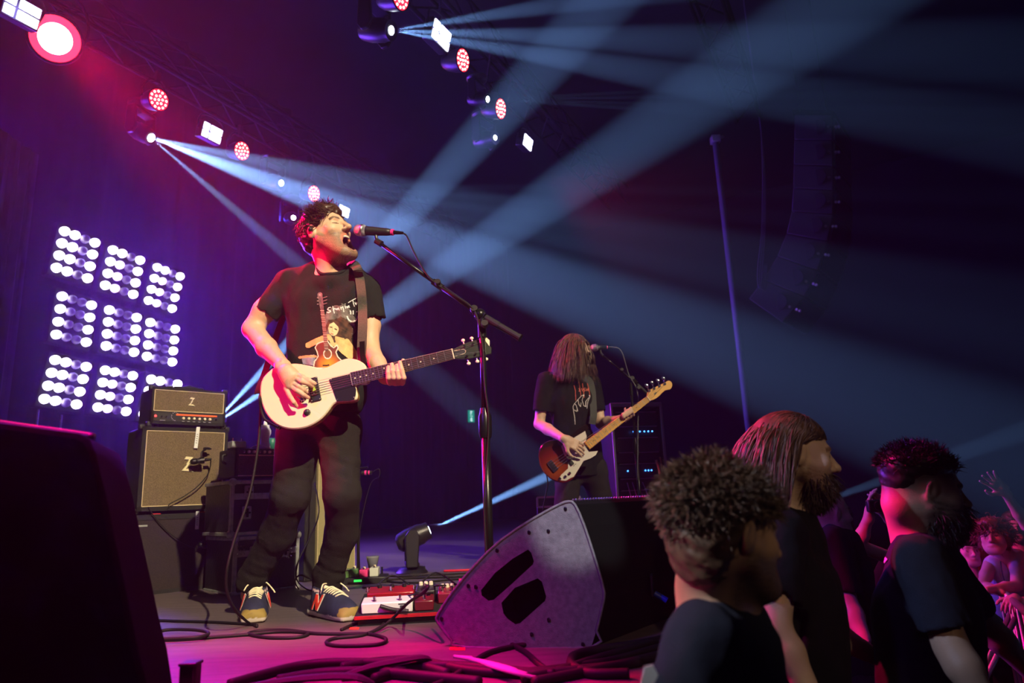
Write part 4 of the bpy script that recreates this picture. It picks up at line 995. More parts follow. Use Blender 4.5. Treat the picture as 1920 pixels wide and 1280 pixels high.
# ------------------------------------------------------------------ black speaker close to the lens at the left
sp = [(-60, 783), (0, 792), (60, 800), (148, 812), (166, 822), (178, 850), (196, 920), (214, 1010), (240, 1130), (258, 1220), (276, 1290), (300, 1420), (-60, 1420)]
yy = 1.42; pts = [P(x, y, yy) for x, y in sp]; pts[-1].z = 0; pts[-2].z = 0
T = thing('stage_speaker', 'blurred black speaker right in front of the lens at the left edge', 'speaker', (pts[-2].x - .3, yy, 0))
build('cabinet', gprism(pts, (-.16, .40, 0)), mat('speaker_black', (.001, .001, .001), 1, spec=.02), T, world=True, bevel=.012)
tp = [p + ZZ * .003 for p in pts[0:4]]
build('top_rail', gtube([tp[0] + Vector((-.06, .15, .004)), tp[1] + Vector((-.06, .15, .004)), tp[2] + Vector((-.06, .15, .004)), tp[3] + Vector((-.06, .15, .004))], .010, 8), M['black_plastic'], T, world=True, smooth=True)
build('rubber_feet', [gcyl((pts[-2].x - .08, yy + .06, 0), (pts[-2].x - .08, yy + .06, .02), .02), gcyl((pts[-2].x - .4, yy + .3, 0), (pts[-2].x - .4, yy + .3, .02), .02)], M['rubber'], T, world=True)
a = PZ(353, 1330, 0); T = thing('stage_peg', 'short black square post at the bottom edge left', 'post', (a.x, a.y, 0)); zt = P(353, 1243, a.y).z
build('post', gbox((0, 0, zt / 2), (.040, .040, zt)), M['black_plastic'], T, bevel=.006); build('cap', gbox((0, 0, zt), (.044, .044, .008)), M['black_plastic'], T, bevel=.003)
build('base_plate', gbox((0, 0, .004), (.09, .09, .008)), M['black_metal'], T)

# ------------------------------------------------------------------ pedalboard in front of the singer
f0 = PZ(664, 1176, 0); f1 = PZ(862, 1190, 0) ; fx = (PZ(858, 1165, 0) - f0).normalized(); fy = Vector((-fx.y, fx.x, 0)); PW = .52; PD = .30
PF = basis(fx, fy, ZZ); tilt = Matrix.Rotation(.16, 3, 'X'); 
pbm = thing('pedalboard', 'red edged pedalboard crowded with effects pedals at the singer’s feet'.replace('’', "'"), 'pedalboard', f0, PF.to_euler())
RB = mat('red_board', (.45, .012, .02), .35, noise=.2)
tl = lambda x, y, z: tilt @ Vector((x, y, z)) + Vector((0, 0, .03))
build('board', gbox(tl(PW / 2, PD / 2, 0), (PW, PD, .022), tilt), M['black_matt'], pbm, bevel=.004)
build('red_edge', gbox(tl(PW / 2, -.002, .004), (PW, .006, .012), tilt), RB, pbm)
for x in (.02, PW - .02): build('side_rail', gprism([(x - .008, .02, 0), (x - .008, PD, 0), (x - .008, PD, .07), (x - .008, .02, .022)], (.016, 0, 0)), M['black_metal'], pbm)
build('cross_bar', [gbox((PW / 2, PD - .02, .025), (PW - .05, .02, .04)), gbox((PW / 2, .03, .010), (PW - .05, .02, .018))], M['black_metal'], pbm)
def pedal(u, v, wd, dp, h, m, label, knobs=3, sw=1, yaw=0, dark=False, rot=0):
    T = thing('effects_pedal', label, 'pedal', Vector(f0) + PF @ tl(u, v, .012), (PF @ tilt @ Matrix.Rotation(yaw, 3, 'Z')).to_euler())
    build('enclosure', gbox((0, 0, h / 2), (wd, dp, h)), m, T, bevel=.005)
    for i in range(knobs): build('knob', glathe(((i - (knobs - 1) / 2) * wd / max(knobs, 1) * .8, dp * .28, h), ZZ, [(0, .009), (.012, .008), (.014, .005)], 12), M['black_plastic'] if not dark else M['cream'], T, auto=True)
    for i in range(sw): build('footswitch', [gcyl(((i - (sw - 1) / 2) * wd * .5, -dp * .28, h), ((i - (sw - 1) / 2) * wd * .5, -dp * .28, h + .004), .008, seg=10), gcyl(((i - (sw - 1) / 2) * wd * .5, -dp * .28, h), ((i - (sw - 1) / 2) * wd * .5, -dp * .28, h + .020), .0055, seg=10)], M['chrome'], T)
    return T
wpd = pedal(.125, .055, .20, .085, .042, M['white_plastic'], 'long white pedal at the front left of the pedalboard', 0, 2)
build('print', [gbox((.062, -.0434, .033), (.034, .001, .004)), gbox((.062, -.0434, .022), (.022, .001, .012))], INK, wpd)
pedal(.13, .165, .19, .10, .050, mat('red_enamel', (.30, .008, .012), .3), 'wide red pedal behind the white one', 3, 3)
pedal(.27, .06, .075, .09, .040, mat('dark_red_enamel', (.12, .008, .015), .35), 'dark red pedal in the middle of the board', 2, 1)
pedal(.27, .19, .08, .11, .045, M['black_plastic'], 'black pedal in the back row beside the wide red one', 3, 1, dark=True)
pedal(.36, .15, .075, .11, .042, mat('maroon_enamel', (.18, .01, .03), .35), 'maroon pedal with cream knobs in the back row', 3, 2, dark=True)
pedal(.46, .13, .11, .16, .060, mat('dark_green_enamel', (.010, .045, .018), .5), 'large dark green pedal at the right end of the board', 0, 0)
for i, (u, v, c) in enumerate(((.44, .12, 'pink_tape'), (.48, .15, None), (.50, .12, None))):
    p = Vector(f0) + PF @ tl(u, v, .09)
    T = thing('jack_plug', ('pink jack plug on the large green pedal', 'white jack plug lying on the large green pedal', 'second white jack plug at the edge of the green pedal')[i], 'plug', p)
    d = PF @ Vector((1, .2 * i, [0, .4, -.1][i])).normalized()
    build('barrel', gcyl(-d * .03, d * .02, .011, seg=12), MATS['pink_tape'] if c else M['white_plastic'], T); build('tip', gcyl(d * .02, d * .035, .006, seg=10), M['chrome'], T)
tag(build('marker_pen', gtube([Vector(f0) + PF @ tl(.10, -.0, .045), Vector(f0) + PF @ tl(.15, -.004, .030), Vector(f0) + PF @ tl(.21, -.008, .022)], .008, 8), M['black_plastic'], smooth=True), 'black jack and lead lying across the front of the white pedal', 'plug')
for i, (a, b, c) in enumerate((((.20, .10), (.25, .0), (.30, .10)), ((.30, .22), (.33, .1), (.36, .2)), ((.24, .25), (.31, .3), (.40, .2)), ((.05, .22), (.12, .29), (.2, .24)))):
    pts_ = [Vector(f0) + PF @ tl(q_[0], q_[1], z) for q_, z in ((a, .05), (b, .085), (c, .055))]
    tag(build('patch_cable', gtube(pts_, .0035, 6), M['cable'], smooth=True), ('short black lead looping between the white and dark red pedals', 'short black lead between the back row pedals', 'black lead behind the maroon pedal', 'black lead behind the wide red pedal')[i], 'cable')

# ------------------------------------------------------------------ cables on the floor
def fcable(pts, r, label, name='floor_cable', m=None, zs=None):
    v = [PZ(x, y, r + (zs[i] if zs else 0)) for i, (x, y) in enumerate(pts)]
    return tag(build(name, gtube(v, r, 8, 8), m or M['cable'], smooth=True), label, 'cable')
fcable([(180, 1158), (255, 1161), (335, 1164), (400, 1166), (470, 1170), (482, 1172)], .006, 'black cable lying straight across the floor behind the coils')
fcable([(150, 1200), (262, 1200), (330, 1199), (400, 1194), (455, 1190), (520, 1184), (575, 1186), (560, 1194), (505, 1195), (466, 1188), (490, 1182), (540, 1181), (590, 1187), (640, 1188), (690, 1188), (722, 1196), (716, 1206), (680, 1210), (630, 1210), (612, 1204), (628, 1196), (680, 1190), (712, 1176), (718, 1166), (700, 1161), (668, 1168), (640, 1180)], .0062, 'black coiled cable in flat loops left of the pedalboard')
fcable([(262, 1190), (280, 1198), (320, 1197), (370, 1194), (391, 1187), (370, 1181), (320, 1180), (285, 1186), (268, 1192), (250, 1190), (150, 1186)], .0062, 'black cable making an oval loop beside the foreground speaker', zs=[.012] * 11)
fcable([(690, 1187), (712, 1178), (735, 1160), (765, 1130), (795, 1110), (802, 1098), (790, 1104)], .0055, 'black cable running up onto the pedalboard', zs=[.004, .01, .03, .10, .16, .18, .14])
for i, (pts, lb) in enumerate([([(700, 1083), (730, 1090), (780, 1092), (850, 1086), (910, 1086)], 'thin cable on the floor before the moving head light'), ([(680, 1101), (740, 1102), (800, 1098), (860, 1096), (900, 1098)], 'long cable across the floor behind the pedalboard'),
                               ([(690, 1090), (760, 1084), (830, 1082), (920, 1078)], 'cable running right behind the moving head light'), ([(705, 1076), (740, 1080), (800, 1078), (920, 1072)], 'cable beside the small pedalboard at the back')]):
    fcable(pts, .006, lb)
fcable([(832, 1070), (862, 1069), (900, 1067), (960, 1062)], .008, 'red cable at the back of the stage floor', m=mat('red_cable', (.6, .01, .04), .5))
tag(build('strap_buckle', gtube([PZ(244, 1118, .02), PZ(246, 1114, .045), PZ(252, 1113, .05), PZ(262, 1118, .02)], .007, 6), mat('yellow_plastic', (.75, .42, .02), .4), smooth=True), 'small yellow clip on the floor by the dark bottom cabinet', 'clip')
T = thing('floor_bracket', 'small black bracket on the floor at the corner of the dark bottom cabinet', 'bracket', PZ(265, 1126, 0))
build('foot', gbox((0, 0, .006), (.11, .06, .012)), M['black_plastic'], T); build('fin', gprism([(-.03, .0, .01), (.04, .0, .01), (-.01, .0, .085)], (0, .02, 0)), M['black_plastic'], T)

# heap of thick multicores along the front edge
RC = random.Random(11)
heap = [([(430, 1282), (500, 1262), (560, 1248), (620, 1242), (700, 1242), (780, 1246), (840, 1262)], .013, 'thick black cable arching along the bottom edge'),
        ([(520, 1275), (600, 1262), (680, 1258), (740, 1262), (800, 1268), (900, 1278)], .014, 'thick dark cable below the arching one'),
        ([(640, 1250), (700, 1240), (760, 1236), (800, 1240), (880, 1256), (960, 1262), (1040, 1262)], .012, 'black cable crossing the middle of the heap'),
        ([(700, 1272), (780, 1250), (860, 1248), (940, 1256), (1020, 1260), (1120, 1252), (1200, 1240)], .013, 'long black cable running right below the wedge'),
        ([(1280, 1190), (1200, 1206), (1130, 1216), (1082, 1226), (1070, 1240), (1080, 1252), (1110, 1262), (1180, 1262)], .013, 'black cable bending round below the right corner of the wedge'),
        ([(1290, 1180), (1230, 1200), (1160, 1222), (1100, 1240), (1050, 1256), (980, 1272)], .012, 'black cable coming from the right behind the wedge'),
        ([(1285, 1215), (1220, 1232), (1160, 1246), (1080, 1262), (1000, 1278)], .013, 'lowest black cable of the right bundle'),
        ([(1280, 1200), (1215, 1218), (1150, 1236), (1090, 1246), (1030, 1254), (940, 1262)], .010, 'thin black cable in the right bundle'),
        ([(800, 1290), (850, 1268), (910, 1226), (960, 1212), (985, 1208)], .008, 'single cable rising to the bottom of the wedge'),
        ([(960, 1208), (985, 1222), (1010, 1244), (1035, 1262)], .008, 'single cable slanting down from the wedge to the heap')]
for pts, r, lb in heap: fcable(pts, r, lb, 'stage_cable')
GC = mat('grey_cable', (.42, .38, .40), .45)
for k in range(4): fcable([(852 + 10 * k, 1230 + 2 * k), (900 + 8 * k, 1238 + 4 * k), (950 + 6 * k, 1250 + 4 * k), (985 + 8 * k, 1262 + 3 * k)], .005, ('topmost', 'second', 'third', 'lowest')[k] + ' of the four thin grey cables in the heap', 'stage_cable', GC, zs=[.01, .022, .02, .006])
for k, (a, b, c, d) in enumerate((((640, 1268), (700, 1248), (790, 1232), (800, 1242)), ((440, 1290), (560, 1272), (660, 1268), (700, 1282)))):
    v = [PZ(*p, z) for p, z in ((a, .01), (b, .03), (c, .035), (d, .01))]
    tag(build('gaffer_wrap', gtube(v, lambda t: .022 * (1 - .6 * abs(t - .5)), 6, 6, flat=.4), M['black_matt']), ('crumpled black cloth wrap on the cable heap', 'second black cloth wrap at the bottom edge left')[k], 'wrap')
TP = lambda nm, c: mat(nm, c, .6)
def tapemark(pts, label, m): tag(build('tape_mark', gprism([PZ(x, y, .001) for x, y in pts], (0, 0, .001)), m), label, 'tape')
tapemark([(844, 1213), (872, 1214), (872, 1219), (843, 1218)], 'small red tape mark in front of the wedge', TP('red_tape_floor', (.9, .05, .02)))
tapemark([(858, 1228), (884, 1230), (892, 1236), (862, 1236)], 'pink tape mark above the cable heap', TP('pink_tape_floor', (.8, .45, .5)))
tapemark([(656, 1176), (674, 1176), (672, 1180), (655, 1180)], 'small red tape mark at the corner of the pedalboard', MATS['red_tape_floor'])

# ------------------------------------------------------------------ helpers for dressed figures
def yp(yaw, pitch): yaw, pitch = math.radians(yaw), math.radians(pitch); return Vector((math.sin(yaw) * math.cos(pitch), -math.cos(yaw) * math.cos(pitch), math.sin(pitch)))
def cut(S_, p, d, size=.16, k=.006):          # removes everything beyond p along d
    d = Vector(d).normalized(); x, y, _ = frame(d); S_.box(nv(Vector(p) + d * size), (size, size, size), np.array(basis(x, y, d)), r=.003, k=k, mode='s')
def J(*q): return nv(P(*q))
SK_P = 1300
JEANS = cloth('black_denim', (.020, .019, .018), .5)
TEE = cloth('black_tee', (.013, .0165, .0165), .4)
TEEN = cloth('navy_tee', (.018, .020, .034), .4)
TEEB = cloth('dull_black_tee', (.008, .008, .010), .3)
SKIN = skin('skin', (.70, .42, .27))
PRINT = mat('shirt_print', (.5, .5, .5), .8, attr=True)
HAIRB = mat('brown_hair', (.045, .020, .010), .42, noise=.5, nscale=30)
HAIRL = mat('light_brown_hair', (.12, .055, .030), .45, noise=.5, nscale=30)
HAIRD = mat('dark_hair', (.012, .009, .008), .4)
HAIRC = mat('curly_hair', (.10, .055, .03), .5, noise=.5, nscale=40)
TEETH = mat('teeth', (.8, .74, .62), .3)

def shoe(T, toe, heading, right, pitch=0.0):
    """running shoe: toe point on the floor; local x runs heel to toe"""
    x = Vector(heading).normalized(); y = ZZ.cross(x); K_ = 1.14; o = Vector(toe) - x * .29 * K_
    Rm = basis(x, y, ZZ) * K_
    S_ = Sdf()
    S_.box((.145, 0, .016), (.145, .044, .016), r=.014, k=.01); S_.box((.06, 0, .016), (.06, .036, .016), r=.014, k=.01)
    S_.ell((.055, 0, .055), (.056, .038, .05), k=.02); S_.ell((.13, 0, .045), (.11, .041, .048), k=.03); S_.ell((.215, 0, .035), (.078, .043, .036), k=.03)
    S_.cap((.055, 0, .06), (.05, 0, .100), .040, .038, k=.02); S_.cap((.085, 0, .085), (.17, 0, .066), .026, .024, k=.02)
    S_.ell((.052, 0, .125), (.034, .028, .03), k=.004, mode='s')
    def colr(V):
        x_, z_ = V[:, 0], V[:, 2]; C_ = np.tile(np.array([.020, .022, .06]), (len(V), 1)) * (1 + .25 * vnoise(V[:, 0], V[:, 1], z_, 14)[:, None])
        C_[(x_ > .262) & (z_ > .018) & (z_ < .048)] = (.30, .21, .05); C_[z_ < .020] = (.62, .52, .46); C_[z_ < .006] = (.10, .06, .03); C_[(z_ > .012) & (z_ < .024) & (x_ < .1)] = (.7, .65, .6)
        C_[(abs(z_ - .105 + .15 * x_) < .004) & (x_ < .1)] = (.7, .5, .5)
        return C_
    me = npmesh('running_shoe', [S_.mesh((-.02, -.07, -.01), (.31, .07, .15), .004)], mat('shoe_upper', (.02, .02, .06), .75, attr=True), colr)
    b = bvh_of(me); W_ = Matrix.Translation(o) @ Rm.to_4x4(); me.transform(W_)
    sh = build('running_shoe', me, None, T, 'navy running shoe with cream laces, red side letter and tan toe', world=True)
    def surf(x_, z_, s):
        h = b.ray_cast(Vector((x_, s * .2, z_)), Vector((0, -s, 0)))[0]; return (h.y if h else s * .04)
    Mt = mat('shoe_letter', (.85, .05, .03), .5); Me_ = mat('shoe_letter_edge', (.8, .7, .65), .5)
    for s in (1, -1):
        N_ = [(0, 0), (.18, 0), (.34, .62), (.62, 0), (.86, 0), (1.12, 1), (.94, 1), (.78, .40), (.50, 1), (.26, 1)]
        for sc_, m_, of in ((1.14, Me_, .0075), (1.0, Mt, .0095)):
            pts = [((.105 + (u - .56) * .058 * sc_) , (.058 + (v - .5) * .052 * sc_)) for u, v in N_]
            pv = [Vector((a, surf(a, c, s) + s * of, c)) for a, c in pts]
            g = gprism(pv, (0, s * .001, 0)); me2 = mesh('side_letter', g, m_); me2.transform(W_); build('side_letter', me2, None, sh, world=True)
    def top(x_, y_): h = b.ray_cast(Vector((x_, y_, .3)), Vector((0, 0, -1)))[0]; return Vector((x_, y_, (h.z if h else .08) + .002))
    g = []
    for i in range(6):
        xx = .115 + .0165 * i; w = .028 - .001 * i
        g.append(gtube([top(xx, -w), top(xx + .004, -.01) + ZZ * .002, top(xx + .004, .01) + ZZ * .002, top(xx, w)], .0034, 6, 3, flat=.6)); g.append(gtube([top(xx, -w), top(xx + .010, 0) + ZZ * .003, top(xx + .0165, w)], .0030, 6, 3))
    g.append(gtube([Vector((.10, 0, .118)), Vector((.10, .03, .125)), Vector((.12, .055, .105)), Vector((.13, .07, .085))], .003, 6)); g.append(gtube([Vector((.10, 0, .118)), Vector((.115, -.03, .12)), Vector((.13, -.045, .10))], .003, 6))
    me = mesh('laces', g, M['cream'], True); me.transform(W_); build('laces', me, None, sh, world=True)
    me = mesh('tongue', [gbox((.092, 0, .122), (.012, .044, .050), Matrix.Rotation(-.55, 3, 'Y'))], M['cream']); me.transform(W_); tg = build('tongue', me, None, sh, world=True, bevel=.004)
    me = mesh('tongue_label', [gbox((.099, 0, .126), (.003, .020, .020), Matrix.Rotation(-.55, 3, 'Y'))], mat('orange_label', (.8, .33, .05), .5)); me.transform(W_); build('tongue_label', me, None, sh, world=True)
    return sh

# ------------------------------------------------------------------ the singer
base = PZ(560, 1165, 0)
singer = thing('person', 'singer in a black printed T-shirt shouting into the microphone and playing a cream guitar', 'person', base)
H = Head(P(613, 440, 2.95), yp(61, 20), (-.02, -.05, 1), 1.06)
MO = .045
B = Sdf()
H.shape(B, mouth=MO)
nb = P(626, 512, 3.0)
B.cap(H.w((0, -.045, -.045)), nv(nb), .056, .062, k=.03); B.cap(H.w((0, .02, -.08)), nv(nb + Vector((.01, -.03, .0))), .035, .045, k=.04)
B.cap(J(560, 535, 3.03), J(672, 540, 3.0), .05, .05, k=.05); B.cap(J(612, 540, 3.02), J(610, 780, 3.05), .085, .085, k=.05)
B.cap(J(575, 820, 3.06), J(545, 930, 3.06), .06, .05, k=.03); B.cap(J(545, 930, 3.06), J(466, 1115, 3.34), .05, .035, k=.02)
B.cap(J(635, 820, 3.04), J(645, 930, 3.02), .06, .05, k=.03); B.cap(J(645, 930, 3.02), J(610, 1125, 3.26), .05, .035, k=.02)
B.chain([J(538, 533, 3.03), J(496, 582, 3.03), J(474, 617, 3.03), J(500, 652, 2.93), J(532, 687, 2.79)], [.052, .050, .044, .043, .028], k=.02)
B.chain([J(688, 548, 2.99), J(694, 610, 3.0), J(693, 650, 2.98), J(708, 682, 2.92), J(722, 706, 2.855)], [.052, .044, .040, .036, .026], k=.02)
# right hand strumming: palm, thumb, four fingers
gd = 2.745
B.cap(J(529, 688, 2.78), J(545, 708, gd), .030, .028, k=.02); B.cap(J(534, 700, gd), J(543, 722, gd), .024, .020, k=.02); B.cap(J(540, 694, gd), J(553, 702, gd), .022, .018, k=.02)
for ch, rs in (([(552, 700, gd), (568, 708, 2.735), (580, 714, 2.735), (590, 719, 2.745)], (.0125, .011, .0105, .0085)),
               ([(551, 708, gd), (566, 715, 2.725), (578, 719, 2.735), (587, 724, 2.75)], (.0115, .0105, .0095, .0080)),
               ([(546, 716, gd), (560, 724, 2.73), (569, 730, 2.74), (575, 735, 2.755)], (.0110, .0100, .0092, .0078)),
               ([(542, 722, gd), (557, 732, 2.73), (569, 740, 2.735), (578, 745, 2.75)], (.0110, .0098, .0090, .0075)),
               ([(536, 728, gd), (545, 745, 2.735), (551, 754, 2.735), (556, 761, 2.75)], (.0105, .0095, .0088, .0072))):
    for i in range(3): B.cap(J(*ch[i]), J(*ch[i + 1]), rs[i], rs[i + 1], k=.003)
# left hand gripping the neck from behind
nk = 2.775
B.cap(J(722, 706, 2.855), J(742, 712, 2.84), .028, .026, k=.02); B.cap(J(730, 706, 2.85), J(748, 700, 2.85), .024, .020, k=.02)
for k_, (x0, x1, x2, y1, y2) in enumerate(((730, 727.5, 728, 700, 688), (738, 736.5, 735, 697, 683), (746, 746, 744, 698, 685), (753, 756, 750, 694, 679))):
    a = [J(x0, 711, 2.835), J(x0 + 1, 717.5, 2.79), J(x1 + 1, 708, 2.742), J((x1 + x2) / 2, y1 - 2, 2.738), J(x2, y2, 2.757)]
    for i in range(4): B.cap(a[i], a[i + 1], (.0125, .0120, .0105, .0098)[i], (.0120, .0108, .0098, .0082)[i], k=.003)
B.cap(J(742, 708, 2.84), J(752, 688, 2.83), .013, .011, k=.01); B.cap(J(752, 688, 2.83), J(756, 676, 2.80), .011, .009, k=.004)
def bx(S_, pts, m, res, disp=None):
    p = np.array(pts); return S_.mesh(p.min(0) - m, p.max(0) + m, res, disp)
def join(S_, boxes):
    """one surface from several boxes of different fineness; each box [lo, hi, res] owns its cells, coarse ones skip the fine ones"""
    out = []
    for i, (lo, hi, res) in enumerate(boxes):
        V, F = S_.mesh(lo, hi, res)
        if len(F) == 0: continue
        c = V[F].mean(1); keep = np.ones(len(F), bool)
        for lo2, hi2, r2 in boxes[:i]:
            keep &= ~np.all((c > np.array(lo2) + res * 1.2) & (c < np.array(hi2) - res * 1.2), axis=1)
        F = F[keep]; u, inv = np.unique(F, return_inverse=True); out.append((V[u], inv.reshape(F.shape)))
    return out
hc = nv(H.c); rb = lambda pts, m: (np.min(np.array(pts), 0) - m, np.max(np.array(pts), 0) + m)
lo1, hi1 = hc - (.15, .17, .19), hc + (.17, .15, .17)
lo2, hi2 = rb([J(528, 690, 2.76), J(590, 765, 2.74), J(540, 690, 2.8)], .03)
lo3, hi3 = rb([J(722, 715, 2.84), J(760, 675, 2.75)], .035)
parts_ = join(B, [(lo1, hi1, .0026), (lo2, hi2, .0026), (lo3, hi3, .0026), (np.array([-1.5, 2.6, 0.05]), np.array([-.3, 3.6, 1.9]), .009)])
hcol = H.color((.70, .42, .27), stubble=.95, mouth=MO, closed=True, beardcol=(.075, .042, .022))
body = build('body', npmesh('body', parts_, SKIN, hcol), None, singer, world=True)
# teeth, ear monitor
tp_ = [Vector(H.w((.017 * math.sin(a), .080 + .012 * math.cos(a), -.0785 - MO * .45 + .008 + MO * .5))) for a in [i * .32 - 1.3 for i in range(9)]]
tp_[0:0] = []
build('teeth', [gball(p, .0046, 8, 6) for p in tp_], TEETH, singer, world=True, smooth=True)
build('ear_monitor', [gball(H.w((.092, -.004, .002)), .011, 12, 8), gtube([H.w((.094, -.0, .008)), H.w((.096, -.008, .026)), H.w((.088, -.022, .034))], .003, 6)], M['black_plastic'], singer, 'dark in-ear monitor', world=True, smooth=True)
# hair
def reg(p): return (p[2] > .012 + .9 * max(p[1] - .03, 0)) or (p[1] < -.03 and p[2] > -.045 - .5 * (p[1] + .03)) or (p[1] < -.055 and p[2] > -.065)
def comb(p):
    a = np.stack([p[:, 0] * 2.0 + .35, p[:, 1] * 4 + .15, .05 * np.ones(len(p))], 1)
    bk = p[:, 1] < -.02; a[bk] = np.stack([p[bk, 0] * 2, -.2 + 0 * p[bk, 1], -1 + 0 * p[bk, 1]], 1); return a / (np.linalg.norm(a, axis=1)[:, None] + 1e-9)
hs = Sdf()
hs.ell(H.w((0, -.024, .052)), tuple(np.array((.082, .100, .082)) * H.sc), H.R, k=.02); hs.ell(H.w((0, -.058, .0)), tuple(np.array((.074, .062, .074)) * H.sc), H.R, k=.03); hs.ell(H.w((.0, .045, .085)), tuple(np.array((.062, .05, .034)) * H.sc), H.R, k=.03)
hs.ell(H.w((.068, .020, .040)), tuple(np.array((.014, .022, .032)) * H.sc), H.R, k=.012); hs.ell(H.w((-.068, .020, .040)), tuple(np.array((.014, .022, .032)) * H.sc), H.R, k=.012)
hm_ = hs.mesh(hc - .2, hc + .2, .004, lambda x, y, z: .004 * vnoise(x, y, z, 22, 4) + .002 * vnoise(x, y, z, 55, 9))
hv, hf = hm_
def hairjoin(base_, st): return [base_, st]
ln = lambda p: np.where(p[:, 1] > .03, .062, np.where(p[:, 2] > .07, .045, .014))
def keepS(p): q_ = p.copy(); lim = np.where(p[:, 2] < .098, .070, .11); q_[:, 1] = np.minimum(p[:, 1], lim); return q_
st_ = strands(2200, H, reg, comb, ln, 7, .12, .32, .0026, ((0, -.022, .045), (.084, .106, .087)), 3, .3, keepS)
build('hair', npmesh('hair', hairjoin((hv, hf), st_), HAIRB), None, singer, 'short wavy brown hair', world=True)
# T-shirt
Sh = Sdf()
Sh.cap(J(578, 566, 3.03), J(652, 566, 3.0), .105, .100, k=.06); Sh.cap(J(556, 530, 3.03), J(676, 538, 3.0), .058, .056, k=.06)
Sh.cap(J(590, 512, 3.02), J(660, 516, 3.0), .055, .050, k=.05)
[Sh.cap(J(588 + (u_ - 600) * .0, u_, 3.03), J(636, u_, 3.01), .106, .103, k=.06) for u_ in (605, 640, 675, 710)]; Sh.cap(J(588, 745, 3.04), J(638, 745, 3.02), .110, .108, k=.06)
Sh.cap(J(538, 530, 3.03), J(497, 590, 3.03), .060, .062, k=.045); Sh.cap(J(690, 543, 2.99), J(700, 610, 3.0), .056, .058, k=.035)
cut(Sh, J(497, 588, 3.03), J(474, 617, 3.03) - J(538, 533, 3.03), .12); cut(Sh, J(702, 600, 3.0), J(716, 640, 3.0) - J(690, 548, 2.99), .10)
Sh.ell(nv(nb + Vector((.008, -.045, -.062))), (.080, .050, .042), k=.035); Sh.cap(nv(nb + Vector((.006, -.008, -.10))), nv(nb + Vector((.006, -.008, .2))), .066, .072, k=.008, mode='s')
Sh.cap(J(497, 588, 3.03), J(470, 620, 3.03), .052, .052, k=.004, mode='s'); Sh.cap(J(700, 600, 3.0), J(712, 650, 3.0), .048, .048, k=.004, mode='s')
cut(Sh, P(612, 776, 3.03), (0, 0, -1), .25)
fd = folds(.0045, 7, 7, 2.2, 2, .0016, 9)
def fdr(x, y, z): return fd(x, y, z) + .0015 * np.sin((x * 34 + z * 9)) * np.clip((1.55 - z) * 2.5, 0, 1) * .6
shirt_me = npmesh('t_shirt', [Sh.mesh(np.array([-1.45, 2.7, .85]), np.array([-.35, 3.3, 1.75]), .0062, fdr)], TEE)
shb = bvh_of(shirt_me)
shirt = build('t_shirt', shirt_me, None, singer, 'black T-shirt with a guitar photo print', world=True)
cr_ = []
for a in range(24):
    o_ = nb + Vector((.006 + .079 * math.cos(a * math.pi / 12), -.008 + .079 * math.sin(a * math.pi / 12), .2)); h_ = shb.ray_cast(o_, Vector((0, 0, -1)))[0]
    if h_ is not None: cr_.append(h_ + ZZ * .001)
zm_ = sorted(p_.z for p_ in cr_)[len(cr_) // 2]; cr_ = [p_ for p_ in cr_ if abs(p_.z - zm_) < .055]
for _ in (0, 1): cr_ = [(cr_[i - 1] + cr_[i] * 2 + cr_[(i + 1) % len(cr_)]) / 4 for i in range(len(cr_))]
build('collar', gtube(cr_, .0085, 8, 2, True), TEE, shirt, world=True, smooth=True)
